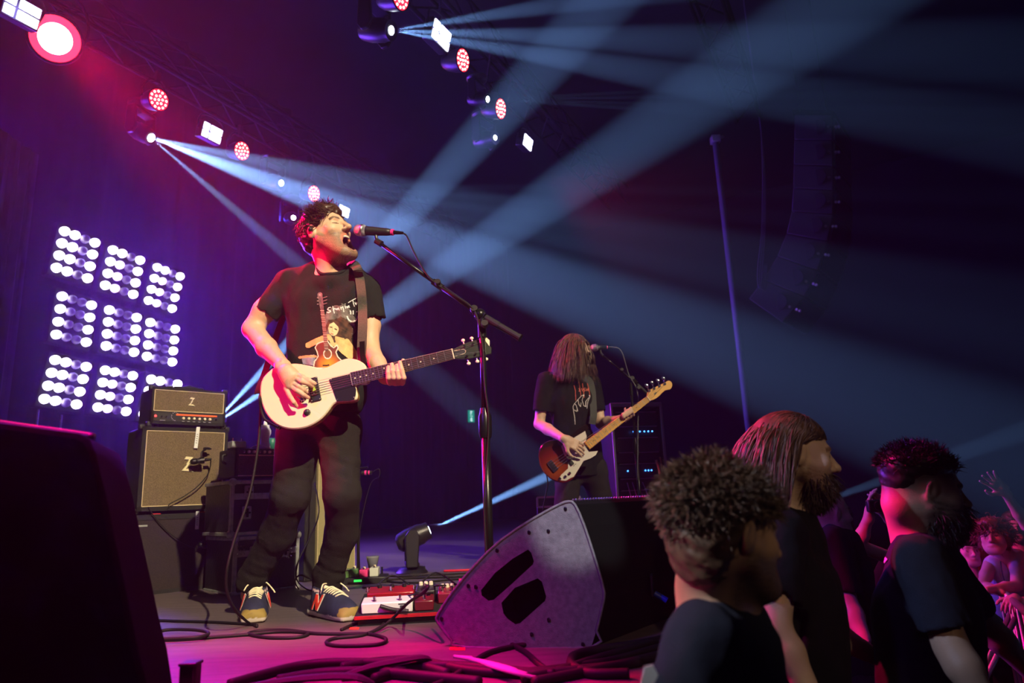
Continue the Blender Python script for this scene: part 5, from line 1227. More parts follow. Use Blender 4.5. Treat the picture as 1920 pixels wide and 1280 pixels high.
# print: woman leaning over a sunburst guitar, handwriting and a smile
def paint(x, y):
    rgb = np.zeros(x.shape + (3,)); keep = np.zeros(x.shape, bool); nz = vnoise(x, y, 0 * x, .05, 1)
    def lay(mask, c, var=.15):
        k = mask; rgb[k] = np.array(c) * (1 + var * nz[k])[:, None]; keep[k] = True
    glow = np.hypot((x - 636) / 30, (y - 612) / 42) + .12 * nz < 1
    lay(glow & (np.hypot(x - 632, y - 600) < 40) & (x > 604), (.16, .14, .13), .6)
    # hair
    hairm = (np.hypot((x - 640) / 20, (y - 622) / 27) + .12 * vnoise(x, y, 0 * x, .12, 4) < 1) | (np.hypot((x - 648) / 13, (y - 645) / 16) + .15 * nz < 1)
    lay(hairm, (.07, .028, .014), .9)
    # shoulders and arms
    lay(dpoly(x, y, [(578, 647), (592, 640), (606, 634), (616, 632)]) < 5.5, (.72, .42, .16), .2)
    lay(inpoly(x, y, [(628, 630), (645, 634), (656, 648), (667, 664), (668, 676), (655, 674), (640, 662), (630, 650)]), (.80, .50, .20), .2)
    lay(dpoly(x, y, [(650, 640), (660, 655), (667, 668)]) < 5, (.78, .48, .19), .2)
    lay(inpoly(x, y, [(565, 668), (590, 664), (592, 670), (590, 686), (568, 682)]), (.18, .26, .32), .4)
    lay(dpoly(x, y, [(562, 670), (575, 668), (592, 668)]) < 2.5, (.6, .35, .15), .2)
    # face
    lay(np.hypot((x - 625.5) / 9.6, (y - 616) / 13.5) < 1, (.92, .64, .36), .1)
    lay((dpoly(x, y, [(619, 613), (622, 613.5)]) < 1.1) | (dpoly(x, y, [(628, 616.5), (631, 618)]) < 1.1), (.10, .05, .03), 0)
    lay(dpoly(x, y, [(621, 625.5), (624.5, 626.5)]) < 1.1, (.6, .22, .14), 0); lay(dpoly(x, y, [(624, 615), (622.5, 620.5), (624.5, 621.5)]) < .6, (.6, .35, .18), 0)
    lay(inpoly(x, y, [(616, 600), (632, 598), (640, 606), (637, 622), (634, 612), (626, 604), (618, 608), (613, 622), (611, 612)]), (.08, .03, .015), .8)
    # hands
    lay(dpoly(x, y, [(618, 632), (622, 640), (623, 646)]) < 3.6, (.82, .52, .24), .1); lay(dpoly(x, y, [(628, 646), (634, 650), (640, 656)]) < 4, (.82, .52, .24), .1)
    # guitar
    body_ = [(604, 641), (614, 639), (620, 648), (626, 652), (632, 647), (634, 652), (630, 660), (633, 668), (642, 678), (644, 690), (588, 690), (590, 678), (597, 668), (595, 660), (591, 651), (596, 644)]
    lay(dpoly(x, y, body_ + body_[:1]) < 1.1, (.85, .75, .6), 0); inn = inpoly(x, y, body_) & ~(dpoly(x, y, body_ + body_[:1]) < 1.0)
    rr = np.clip(1 - np.hypot((x - 616) / 24, (y - 684) / 24), 0, 1)[..., None]
    rgb[inn] = (np.array((.16, .035, .025)) * (1 - rr) + np.array((.95, .45, .03)) * rr)[inn]; keep[inn] = True
    d = np.hypot((x - 614.5) / 7.2, (y - 663.5) / 8.6); lay(d < 1.12, (.9, .82, .68), 0); lay(d < .88, (.20, .08, .04), .1)
    lay(inpoly(x, y, [(605, 684), (618, 683), (618, 686), (605, 687)]), (.05, .02, .01), 0)
    nk_ = dseg(x, y, (604.5, 582), (612.5, 655)); lay(nk_ < 3.6, (.12, .06, .05), .2)
    fr_ = np.abs(((y - 584) / 3.4) % 1 - .5) < .16; lay((nk_ < 3.6) & fr_ & (y < 655), (.5, .40, .32), 0)
    lay(dseg(x, y, (600, 553), (604, 578)) < 5.2 - .06 * (y - 550), (.13, .12, .12), .5)
    lay(np.hypot(x - 600, y - 553) < 2, (.35, .33, .32), 0)
    for yy_ in (558, 564, 570): lay(dseg(x, y, (607, yy_), (613, yy_ - 2)) < .8, (.2, .18, .18), 0); lay(dseg(x, y, (595, yy_), (597, yy_)) < .8, (.25, .22, .2), 0)
    # handwriting
    W_ = (.92, .92, .90)
    for st in ([(620, 576), (616, 577), (614, 580), (619, 582), (620, 584), (616, 586), (613, 585)], [(624, 574), (625.5, 581), (627, 587)], [(625, 581), (628, 578), (630, 580)], [(634, 578), (631, 579), (632, 581), (635, 579), (635, 577), (636.5, 581)],
               [(639, 576), (640, 580)], [(640, 577), (643, 575), (644, 580), (644.5, 584)], [(647, 573.5), (648, 578)], [(646.5, 570), (647.3, 569.5)], [(653, 574), (650, 575), (651, 577), (654, 575), (653.5, 572.5), (655, 576)],
               [(653, 567), (661, 562), (670, 557.5)], [(661, 562), (662.5, 569), (664, 574)], [(665, 567), (667, 571), (668.5, 566), (670.5, 570), (672, 564)], [(673, 566), (676, 565)]):
        lay(dpoly(x, y, st) < .85, W_, 0)
    lay(dseg(x, y, (657, 583), (657.4, 588)) < 1.3, W_, 0); lay(dseg(x, y, (661.5, 582.5), (661.8, 588)) < 1.3, W_, 0); lay(dseg(x, y, (668, 584), (673, 582)) < 1.0, W_, 0)
    a_ = np.degrees(np.arctan2(y - 592, x - 660.5)); lay((np.abs(np.hypot((x - 660.5) / 9.6, (y - 592) / 10.5) - 1) < .13) & (a_ > 2) & (a_ < 178), W_, 0)
    return rgb, keep
decal('shirt_print', shb, 556, 546, 678, 692, .75, paint, PRINT, shirt, .0022)
# jeans
Je = Sdf()
Je.cap(J(568, 800, 3.06), J(634, 800, 3.04), .108, .104, k=.05); Je.cap(J(560, 825, 3.06), J(545, 928, 3.05), .098, .080, k=.03); Je.chain([J(545, 928, 3.05), J(520, 1000, 3.17), J(476, 1080, 3.30), J(464, 1112, 3.34)], [.078, .072, .064, .062], k=.03)
Je.cap(J(634, 822, 3.04), J(642, 925, 3.0), .094, .074, k=.03); Je.chain([J(642, 925, 3.0), J(640, 1000, 3.12), J(616, 1080, 3.22), J(611, 1125, 3.25)], [.074, .068, .064, .062], k=.03)
cut(Je, J(468, 1100, 3.32), J(462, 1112, 3.34) - J(500, 1020, 3.22), .12); cut(Je, J(611, 1112, 3.24), (0, 0, -1), .10)
cut(Je, P(605, 752, 3.05), (0, 0, 1), .25)
def jfold(x, y, z):
    kn = np.exp(-((z - .62) / .13) ** 2) + 1.1 * np.exp(-((z - .16) / .12) ** 2) + .7 * np.exp(-((z - .95) / .08) ** 2)
    return .0030 * vnoise(x * 4, y * 4, z * 16 + x * 6, 1, 8) * (.2 + kn) + .002 * vnoise(x * 9, y * 9, z * 3, 1, 2)
jeans = build('jeans', npmesh('jeans', [Je.mesh(np.array([-1.5, 2.8, .02]), np.array([-.4, 3.6, 1.15]), .0075, jfold)], JEANS), None, singer, 'black jeans', world=True)
shoe(singer, PZ(474, 1169, 0), (.30, -.95, 0), False)
shoe(singer, PZ(661, 1165, 0), (.66, -.75, 0), True)
# strap over his left shoulder, round the back
sp_ = []
for x, y in ((668, 500), (674, 520), (678, 550), (680, 580), (680, 610), (679, 640), (678, 668)):
    d = ray(x, y).normalized(); h = shb.ray_cast(CAM, d)[0]; sp_.append((h - d * .024) if h is not None and h.y < 2.96 else P(x, y, 2.88))
sp_ = [Vector(J(655, 492, 3.06))] + sp_ + [Vector(J(682, 682, 2.82))]
def ribbon(pts, w, up, th=.003, sm=8):
    Q = catmull(pts, sm); V = []; F = []
    for i, p in enumerate(Q):
        d = (Q[min(i + 1, len(Q) - 1)] - Q[max(i - 1, 0)]).normalized(); u = Vector(up); s = d.cross(u).normalized(); nn_ = s.cross(d)
        for a, b in ((-1, 0), (1, 0), (1, 1), (-1, 1)): V.append(p + s * (a * w / 2) + nn_ * (b * th))
        if i:
            o = 4 * (i - 1); F += [(o + k, o + (k + 1) % 4, o + 4 + (k + 1) % 4, o + 4 + k) for k in range(4)]
    n = len(V); F += [(3, 2, 1, 0), (n - 4, n - 3, n - 2, n - 1)]
    return V, F
STR = mat('strap_webbing', (.075, .075, .055), .75, noise=.2, nscale=200, bump=.4, bscale=400)
STRD = mat('strap_black', (.004, .004, .004), .9, spec=.1)
strap = tag(build('guitar_strap', ribbon(sp_, .040, (0, -1, 0)), STR, smooth=False), "grey-green guitar strap over the singer's shoulder", 'strap')
build('strap_tail', ribbon([P(545, 560, 3.19), P(522, 620, 3.17), P(500, 690, 3.02), P(487, 725, 2.84), P(484, 738, 2.80)], .030, (0, -1, .2)), STRD, strap)
build('strap_end', ribbon([P(679, 640, 2.855), P(680, 665, 2.85), P(683, 684, 2.81)], .022, (0, -1, 0)), STRD, strap)

# ------------------------------------------------------------------ the cream guitar
def local_plane(o, xdir, nrm):
    x = Vector(xdir).normalized(); n = Vector(nrm).normalized(); n = (n - x * n.dot(x)).normalized(); return x, n.cross(x), n
G0 = P(585, 728, 2.79); G1 = P(849, 665, 2.80)
gx_, gy_, gn_ = local_plane(G0, G1 - G0, (.05, -1, .10))
GB = basis(gx_, gy_, gn_)
def gl(px, py, h=0.0):                    # pixel to local x, y on the face plane
    p = onplane(px, py, G0, gn_) - G0; return Vector((p.dot(gx_), p.dot(gy_), h))
guitar = thing('electric_guitar', 'cream single cutaway electric guitar hanging on the singer', 'guitar', G0, GB.to_euler())
out_px = [(687, 690), (682, 681), (670, 674), (655, 671), (640, 674), (626, 681), (614, 687), (601, 689.5), (589, 687), (576, 684), (557, 681), (541, 681.5), (526, 684.5), (511, 690), (499, 700), (491, 711), (487.5, 725), (487.5, 740), (491, 757), (498, 774), (509, 788), (522, 797.5), (539, 803), (557, 803.5), (575, 800), (592, 792), (605, 782), (615, 770.5), (623, 759.5), (631, 754), (645, 752.5), (659, 751.5), (668, 748), (670.5, 740), (668, 730), (668.5, 722), (675, 717), (690, 714)]
ol = [gl(*p) for p in out_px]
ols = catmull(ol, 3, True)
def slab(poly, z0, z1, edge=0):
    n = len(poly); c = sum(poly, Vector((0, 0, 0))) / n
    lay = lambda z, k: [Vector((p.x, p.y, 0)) + (Vector((c.x - p.x, c.y - p.y, 0)).normalized() * k) + Vector((0, 0, z)) for p in poly]
    rings = [lay(z0, edge), lay(z0 + edge, 0), lay(z1 - edge, 0), lay(z1, edge)] if edge else [lay(z0, 0), lay(z1, 0)]
    V = sum(rings, []); F = []
    for r in range(len(rings) - 1): F += [(r * n + i, r * n + (i + 1) % n, (r + 1) * n + (i + 1) % n, (r + 1) * n + i) for i in range(n)]
    F += [tuple(range(n))[::-1], tuple(range((len(rings) - 1) * n, len(rings) * n))]
    return V, F
CREAMB = mat('cream_finish', (.80, .72, .50), .22, coat=.6)
build('body', slab(ols, -.042, 0, .005), CREAMB, guitar, auto=True)
build('side_band', slab([p * 1.0 for p in catmull([Vector((p.x * 1.004, p.y * 1.004, 0)) for p in ol], 3, True)], -.036, -.010), mat('gold_side', (.36, .22, .05), .35, coat=.4), guitar, auto=True)
PG = mat('pickguard_black', (.014, .014, .014), .25, coat=.4)
guard = [gl(*p) for p in ((617, 712), (624, 709), (658, 701), (664, 719), (666, 724), (668, 730), (667, 741), (664, 749), (655, 751.5), (632, 752)) ]
build('pickguard', slab(guard, 0, .003), PG, guitar)
# neck
def gprof(px0, px1, w0_, w1_, z, th, m, name, parent=guitar):
    a, b = gl(*px0, z), gl(*px1, z); d = (b - a).normalized(); s = Vector((-d.y, d.x, 0))
    return build(name, gprism([a - s * w0_ / 2, b - s * w1_ / 2, b + s * w1_ / 2, a + s * w0_ / 2], (0, 0, th)), m, parent)
heel, nut = (659, 711.5), (849, 664.5)
a, b = gl(*heel, -.004), gl(*nut, -.004)
ROSE = mat('dark_fretboard', (.035, .018, .012), .4)
gprof(heel, nut, .056, .043, .004, .006, ROSE, 'fretboard')
build('neck', gtube([a + Vector((0, 0, -.006)), a.lerp(b, .3) + Vector((0, 0, -.004)), a.lerp(b, .7) + Vector((0, 0, -.002)), b + Vector((0, 0, 0))], lambda t: .0245 - .005 * t, 14, 4, flat=.55), mat('neck_wood', (.25, .12, .05), .4), guitar, smooth=True)
fl_ = (b - a).length; scale_L = (Vector((b.x, b.y, 0))).length; dn = (b - a).normalized(); sn = Vector((-dn.y, dn.x, 0))
for i in range(1, 23):
    x_ = fl_ - (scale_L * (1 - 2 ** (-i / 12))) 
    if x_ < .002: continue
    c = a + dn * x_; w = .056 + (.043 - .056) * x_ / fl_
    o = build('fret', gcyl(c - sn * w / 2 + Vector((0, 0, .0145)), c + sn * w / 2 + Vector((0, 0, .0145)), .0012, seg=6), M['steel'], guitar)
    if i in (3, 5, 7, 9, 15, 17, 19, 21, 12):
        xm = x_ + scale_L * (2 ** (-(i - 1) / 12) - 2 ** (-i / 12)) / 2
        for q_ in ((-.011, .011) if i == 12 else (0,)): build('inlay', gcyl(a + dn * xm + sn * q_ + Vector((0, 0, .0140)), a + dn * xm + sn * q_ + Vector((0, 0, .0148)), .0032, seg=12), M['cream'], guitar)
build('end_band', gbox(a + Vector((0, 0, .0145)) - dn * -.001, (.002, .056, .001), basis(dn, sn, ZZ)), M['cream'], guitar)
for s_ in (-1, 1): build('neck_binding', gcyl(a + sn * (.028 * s_) + Vector((0, 0, .012)), b + sn * (.0215 * s_) + Vector((0, 0, .012)), .0012, seg=6), M['cream'], guitar)
build('nut', gbox(b + Vector((0, 0, .012)) + dn * .002, (.005, .044, .010), basis(dn, sn, ZZ)), M['cream'], guitar)
# headstock
hp = [b + sn * .020 + dn * .004, b + sn * .028 + dn * .03, b + sn * .036 + dn * .07, b + sn * .037 + dn * .155, b + sn * .012 + dn * .162, b + sn * 0 + dn * .155, b - sn * .012 + dn * .162, b - sn * .037 + dn * .155, b - sn * .036 + dn * .07, b - sn * .028 + dn * .03, b - sn * .020 + dn * .004]
build('headstock', gprism([p + Vector((0, 0, -.006)) for p in hp], (0, 0, .013)), mat('headstock_green', (.020, .026, .018), .3, coat=.5), guitar, bevel=.002)
build('truss_cover', gprism([b + dn * .008 + sn * .012 + Vector((0, 0, .008)), b + dn * .008 - sn * .012 + Vector((0, 0, .008)), b + dn * .048 - sn * .010 + Vector((0, 0, .008)), b + dn * .056 + Vector((0, 0, .008)), b + dn * .048 + sn * .010 + Vector((0, 0, .008))], (0, 0, .002)), M['black_plastic'], guitar)
build('cover_edge', gtube([b + dn * .008 + sn * .012 + Vector((0, 0, .010)), b + dn * .048 + sn * .010 + Vector((0, 0, .010)), b + dn * .056 + Vector((0, 0, .010)), b + dn * .048 - sn * .010 + Vector((0, 0, .010)), b + dn * .008 - sn * .012 + Vector((0, 0, .010))], .0010, 5, 0), M['cream'], guitar)
build('head_tip', gprism([b + dn * .150 + sn * .038 + Vector((0, 0, .0072)), b + dn * .162 + sn * .020 + Vector((0, 0, .0072)), b + dn * .155 - sn * .005 + Vector((0, 0, .0072)), b + dn * .138 + sn * .038 + Vector((0, 0, .0072))], (0, 0, .002)), M['cream'], guitar)
posts = []
for s_ in (1, -1):
    for k in range(3):
        c = b + dn * (.055 + .037 * k) + sn * (s_ * .022); posts.append(c)
        T_ = build('tuner', [gcyl(c + Vector((0, 0, .006)), c + Vector((0, 0, .019)), .0035, seg=10), gcyl(c + Vector((0, 0, .007)), c + Vector((0, 0, .009)), .006, seg=12)], M['chrome'], guitar)
        build('tuner_button', [gball(c + sn * (s_ * .030) + Vector((0, 0, -.004)), (.0085, .0075, .0055), 10, 7), gcyl(c + sn * (s_ * .012) + Vector((0, 0, -.004)), c + sn * (s_ * .026) + Vector((0, 0, -.004)), .0025, seg=6)], M['cream'], T_, smooth=True)
# bridge and pickup
bc = Vector((0, 0, 0)); br = gl(589, 729)
pk = build('pickup_surround', gbox(gl(590, 730, .004), (.040, .100, .008), Matrix.Rotation(.02, 3, 'Z')), M['black_plastic'], guitar, bevel=.002)
build('pickup_cover', gbox(gl(588.5, 727, .010), (.022, .070, .006)), mat('gold_chrome', (.55, .42, .2), .2, 1), pk, bevel=.001)
for i in range(6): build('pole_screw', gcyl(gl(588.5, 727, .012) + Vector((0, (i - 2.5) * .0105, 0)), gl(588.5, 727, .0145) + Vector((0, (i - 2.5) * .0105, 0)), .0022, seg=8), M['steel'], pk)
for sx, sy in ((-1, -1), (1, -1), (1, 1), (-1, 1)): build('screw', gball(gl(590, 730, .0085) + Vector((sx * .016, sy * .046, 0)), .0028, 8, 5), M['steel'], pk)
brp = gl(566, 735); build('bridge', gbox(brp + Vector((0, 0, .007)), (.014, .078, .012)), M['chrome'], guitar, bevel=.002)
build('knob', [glathe(gl(576, 773, 0), (0, 0, 1), [(0, .014), (.004, .014), (.005, .0105), (.016, .0095), (.018, .006)], 18)], M['black_plastic'], guitar, auto=True)
build('knob_marks', [gball(gl(576, 773, .0045) + Vector((.0125 * math.cos(i * .628), .0125 * math.sin(i * .628), 0)), .0011, 5, 4) for i in range(10)], M['white_plastic'], guitar)
build('selector_switch', [glathe(gl(566, 751, 0), (0, 0, 1), [(0, .008), (.003, .008), (.004, .005)], 14), gcyl(gl(566, 751, .003), gl(561, 746, .022), .0025, seg=8), gball(gl(561, 746, .022), .004, 8, 6)], M['chrome'], guitar)
for q_ in ((621, 711), (652, 705), (633, 749), (664, 745)): build('guard_screw', gball(gl(*q_, .003), .0026, 8, 5), M['steel'], guitar)
gs = []
for i in range(6):
    y_ = (i - 2.5)
    s0_ = brp + Vector((0, y_ * .0104, .014)); s1_ = b + sn * (y_ * .0072) + Vector((0, 0, .018)); cc = posts[(0, 1, 2, 5, 4, 3)[5 - i]] if i > 2 else posts[3 + i]
    gs.append(build('string', [gcyl(s0_, s1_, .0007, seg=5), gcyl(s1_, cc + Vector((0, 0, .012)), .0006, seg=5)], M['steel'], guitar))
build('strap_button', gcyl(gl(487.5, 733, -.02), gl(484, 733, -.02), .006, seg=10), M['chrome'], guitar)
jk_ = gl(521, 799, -.012)
plug = thing('jack_plug', "black jack plug at the lower edge of the singer's guitar", 'plug', G0 + GB @ jk_)
pd_ = (P(490, 788, 2.80) - plug.location)
build('barrel', [gcyl((0, 0, 0) , (P(503, 790, 2.80) - plug.location), .0075, seg=12)], M['black_metal'], plug)
build('collar', gcyl((P(519, 799, 2.8) - plug.location), (P(526, 802, 2.8) - plug.location), .009, seg=12), M['chrome'], plug)
tag(build('guitar_cable', gtube([P(503, 790, 2.80), P(495, 783, 2.80), P(489, 765, 2.80), P(487, 745, 2.79), P(489, 742, 2.83), P(488, 790, 2.84), P(482, 850, 2.82), P(467, 930, 2.78), P(440, 1010, 2.74), P(427, 1060, 2.72), P(424, 1095, 2.74), P(430, 1122, 2.78), P(445, 1148, 2.86), PZ(470, 1170, .006), PZ(482, 1174, .006)], .0055, 8, 8), M['cable'], smooth=True), "long black cable hanging from the singer's guitar to the floor", 'cable')
pk_ = P(588, 729, 2.735)
tag(build('guitar_pick', gprism([pk_ + Vector((0, 0, .012)), pk_ + Vector((.010, 0, -.004)), pk_ + Vector((-.004, 0, -.010))], (0, .0015, 0)), mat('green_pick', (.45, .6, .05), .4)), "yellow-green pick in the singer's strumming hand", 'pick')

# ------------------------------------------------------------------ his microphone on a boom stand
def boomstand(label, miclabel, pole, bottom_z, joint, tail, mic0, mic1, dia=.014, ring=True, base_label=None, knob=None):
    T = thing('microphone_stand', label, 'stand', pole)
    j = Vector(joint); pz = Vector((pole[0], pole[1], j.z))
    build('base', glathe((pole[0], pole[1], 0), ZZ, [(0, .14), (.012, .14), (.022, .125), (.03, .03), (.05, .02)], 28), M['black_metal'], T, world=True, auto=True)
    mid = j.z * .62
    build('lower_tube', gcyl((pole[0], pole[1], .03), (pole[0], pole[1], mid), dia * 1.15, seg=16), M['black_metal'], T, world=True, smooth=True)
    build('clutch', glathe((pole[0], pole[1], mid - .05), ZZ, [(0, dia * 1.5), (.02, dia * 1.75), (.085, dia * 1.75), (.10, dia * 1.4), (.12, dia * 1.2)], 18), M['black_metal'], T, world=True, auto=True)
    build('upper_tube', gcyl((pole[0], pole[1], mid), pz - ZZ * .03, dia * .85, seg=14), M['black_metal'], T, world=True, smooth=True)
    m0, m1 = Vector(mic0), Vector(mic1); md = (m1 - m0).normalized(); clip = m0.lerp(m1, .52)
    bd = (Vector(tail) - j).normalized(); foot = clip - ZZ * .045 - bd * -.012
    J_ = build('boom_joint', [gball(j, dia * 1.7, 12, 8), gcyl(pz - ZZ * .10, pz, dia * 1.15, seg=12), gbox(j - bd * .0, (.05, .03, .035), basis(bd, ZZ.cross(bd).normalized(), bd.cross(ZZ.cross(bd).normalized())))], M['black_metal'], T, world=True, bevel=.003)
    for q_, r_ in ((j - bd * .03, .016), (j - ZZ * .055 + Vector((.02, -.02, 0)), .015), (j.lerp(foot, .40), .013)):
        build('knob', gcyl(q_ + Vector((0, -.030, .008)), q_ + Vector((0, -.012, .0)), r_, seg=10), M['black_plastic'], J_, world=True)
    build('boom', [gcyl(foot, j.lerp(foot, .38), dia * .55, seg=12), gcyl(j.lerp(foot, .42), j + bd * .04, dia * .70, seg=12)], M['black_metal'], T, world=True, smooth=True)
    build('boom_clutch', gcyl(j.lerp(foot, .36), j.lerp(foot, .45), dia * .95, seg=12), M['black_metal'], T, world=True)
    build('counterweight', [gcyl(j + bd * .03, j + bd * .10, dia * 1.05, seg=14), gcyl(j + bd * .10, Vector(tail), dia * .95, seg=14), gcyl(Vector(tail) - bd * .012, Vector(tail), dia * 1.05, seg=14)], M['black_plastic'], T, world=True)
    build('clip', [gcyl(clip - md * .022, clip + md * .022, dia * 1.15, seg=14), gtube([clip - ZZ * .012, clip - ZZ * .03, foot], .008, 8, 3), gcyl(foot - bd * .012, foot + bd * .02, dia * .9, seg=12)], M['black_plastic'], T, world=True)
    k = thing('microphone', miclabel, 'microphone', m0)
    L = (m1 - m0).length
    build('grille', glathe(m0, md, [(0, .008), (.004, .017), (.014, .0245), (.028, .0265), (.034, .0270), (.042, .0265), (.055, .022)], 24), mat('mic_mesh', (.45, .45, .48), .35, .8, bump=.6, bscale=700), k, world=True, smooth=True)
    build('ring', glathe(m0 + md * .032, md, [(0, .0275), (.006, .0278), (.012, .0268)], 24), M['steel'], k, world=True, smooth=True)
    build('handle', glathe(m0 + md * .052, md, [(0, .022), (.01, .0205), (L * .5, .0165), (L - .075, .0135)], 20), M['black_plastic'], k, world=True, smooth=True)
    build('tape_ring', gcyl(m1 - md * .030, m1 - md * .014, .0140, .0138, 18), MATS['pink_tape'], k, 'pink tape ring', world=True)
    build('connector', gcyl(m1 - md * .03, m1 + md * .030, .0105, .006, 14), M['black_metal'], k, world=True)
    return T, k, j, foot, bd
sy = 2.80
pj_ = P(912, 1100, sy); T, k, j, foot, bd = boomstand('tall black boom microphone stand between the singer and the wedge', "black microphone with a silver mesh head at the singer's mouth", (P(913, 900, sy).x, sy, 0), 0, P(900, 590, sy), P(976, 634, sy - .05), P(664, 431, 2.86), P(744, 436, 2.84), .0155)
for q_ in ((.62, .3), ): pass
tag(build('microphone_cable', gtube([P(755, 437, 2.84), P(763, 443, 2.84), P(775, 470, 2.83), P(792, 502, 2.82), P(805, 520, 2.80), P(822, 535, 2.80), P(850, 552, 2.79), P(880, 572, 2.78), P(893, 590, 2.775), P(900, 620, 2.775), P(906, 660, 2.775), P(909, 720, 2.77), P(916, 780, 2.77), P(914, 850, 2.775), P(908, 940, 2.77), P(912, 1040, 2.77), P(914, 1100, 2.78)], .0038, 8, 8), M['cable'], smooth=True), 'thin cable running from the singer’s microphone along the boom and down the stand'.replace('’', "'"), 'cable')

# ------------------------------------------------------------------ a dressed figure from its joints
def figure(label, base, H, nb, sh, el, wr, hips, tee, teelabel=None, sc=1.0, sleeve=.62, mouth=0, skinc=(.62, .40, .29), stub=0, fat=0, hres=.005, bres=.012, knees=None, feet=None, hands=None, chest=1.0, seedf=0, brow=(.05, .03, .02), neckr=.058, beardcol=(.05, .03, .02), pants=None, torso=True, closed=False, arms=(True, True), tank=False, buzz=0, extra=None):
    T = thing('person', label, 'person', base)
    B = Sdf(); H.shape(B, mouth=mouth, fat=fat); nb = Vector(nb); s = sc
    shv = [Vector(q) for q in sh]; elv = [Vector(q) for q in el]; wrv = [Vector(q) for q in wr]; hp = [Vector(q) for q in hips]
    B.cap(H.w((0, -.05, -.04)), nv(nb), neckr * s, (neckr + .006) * s, k=.03)
    mid = (shv[0] + shv[1]) / 2; hm = (hp[0] + hp[1]) / 2; chw = .062 * s
    B.cap(nv(shv[0].lerp(mid, .3)), nv(shv[1].lerp(mid, .3)), .05 * s, .05 * s, k=.05); B.cap(nv(nb), nv(mid.lerp(hm, .2)), .06 * s, .09 * s, k=.05); B.cap(nv(mid.lerp(hm, .2)), nv(hm), .09 * s * chest, .085 * s, k=.05)
    for i in (0, 1):
        if arms[i]:
            B.chain([nv(shv[i]), nv(shv[i].lerp(elv[i], .5)), nv(elv[i]), nv(elv[i].lerp(wrv[i], .35)), nv(wrv[i])], [.050 * s, .045 * s, .038 * s, .040 * s, .025 * s], k=.02)
        if hands and hands[i]: 
            d_, n_, side, kw = hands[i]; hand(B, wrv[i], d_, n_, side, **kw)
        if knees: B.chain([nv(hp[i]), nv(knees[i]), nv(feet[i])], [.07 * s, .05 * s, .035 * s], k=.03)
    if extra: extra(B)
    hc = nv(H.c); q = H.sc; boxes = [(hc - .165 * q, hc + .165 * q, hres)]
    if hands:
        for i in (0, 1):
            if hands[i]: c = nv(wrv[i] + Vector(hands[i][0]).normalized() * .09); boxes.append((c - .13, c + .13, .0042))
    al = np.array([nv(v) for v in [nb, hm] + shv + hp + ([e for e, a in zip(elv, arms) if a]) + ([w_ for w_, a in zip(wrv, arms) if a]) + (list(map(Vector, knees)) + list(map(Vector, feet)) if knees else [])])
    boxes.append((al.min(0) - .18, np.maximum(al.max(0) + .15, hc + .02), bres))
    sk = skin('skin_%.2f' % skinc[0], skinc)
    build('body', npmesh('body', join(B, boxes), sk, H.color(skinc, stubble=stub, mouth=mouth, brow=brow, beardcol=beardcol, closed=closed, buzz=buzz)), None, T, world=True)
    if torso:
        R_ = Sdf(); a_, b_ = shv[0].lerp(mid, .25), shv[1].lerp(mid, .25)
        R_.cap(nv(a_), nv(b_), chw, chw, k=.07)
        lat = (shv[1] - shv[0]).normalized()
        for t, w_, r in ((.22, .062, .112), (.4, .058, .110), (.6, .055, .108), (.8, .055, .110), (1.0, .055, .112)):
            c = mid.lerp(hm, t); R_.cap(nv(c - lat * w_ * s * chest), nv(c + lat * w_ * s * chest), r * s * chest, r * s * chest, k=.08)
        if not tank: R_.cap(nv(nb - ZZ * .01), nv(mid - ZZ * .02), .062 * s, .09 * s, k=.06)
        for i in (0, 1):
            if tank or not arms[i]: continue
            e_ = shv[i].lerp(elv[i], sleeve * 1.15); R_.cap(nv(shv[i]), nv(e_), .062 * s, .062 * s, k=.045)
            ct = shv[i].lerp(elv[i], sleeve); cut(R_, ct, elv[i] - shv[i], .10)
            R_.cap(nv(ct), nv(ct + (elv[i] - shv[i]).normalized() * .09), .052 * s, .052 * s, k=.003, mode='s')
        cut(R_, hm - ZZ * .03, (0, 0, -1), .3)
        R_.ell(nv(nb + ZZ * (.035 if not tank else -.02)), (.078 * s, .078 * s, .05 * s if not tank else .11), k=.012, mode='s')
        f1 = folds(.005, 6, 6, 2.5, seedf, .0018, 8)
        al2 = al[:6]; me = npmesh('t_shirt', [R_.mesh(np.minimum(al2.min(0) - .2, nv(hm) - .22), al2.max(0) + .2, bres * .8, f1)], tee)
        t_ = build('tank_top' if tank else 't_shirt', me, None, T, teelabel, world=True); T_me = me
        tw = me.copy(); tw.transform(world_of(T)); figure.bvh = bvh_of(tw); figure.shirt = t_
    if knees:
        K = Sdf(); K.cap(nv(hp[0] + ZZ * .02), nv(hp[1] + ZZ * .02), .11 * s, .11 * s, k=.05)
        for i in (0, 1): K.chain([nv(hp[i]), nv(knees[i]), nv(feet[i])], [.10 * s, .075 * s, .062 * s], k=.03)
        cut(K, hm + ZZ * .10, (0, 0, 1), .25)
        al3 = np.array([nv(v) for v in hp + list(map(Vector, knees)) + list(map(Vector, feet))])
        build('jeans', npmesh('jeans', [K.mesh(al3.min(0) - .14, al3.max(0) + .16, bres * 1.1, lambda x, y, z: .004 * vnoise(x * 3, y * 3, z * 9, 1, 8))], pants or JEANS), None, T, world=True)
        for i in (0, 1):
            f_ = Vector(feet[i]); fd_ = Vector(nv(H.R[:, 1])); fd_.z = 0; fd_.normalize()
            build('shoe', [gball(f_ + fd_ * .07 - ZZ * .02, (.05, .05, .045), 14, 8), gball(f_ + fd_ * .15 - ZZ * .03, (.055, .05, .032), 14, 8), gbox(f_ + fd_ * .07 - ZZ * .055, (.09, .26, .02), basis(ZZ.cross(fd_) * -1, fd_, ZZ))], M['black_plastic'], T, world=True, smooth=True)
    return T
def V3(*q): return Vector(P(*q))

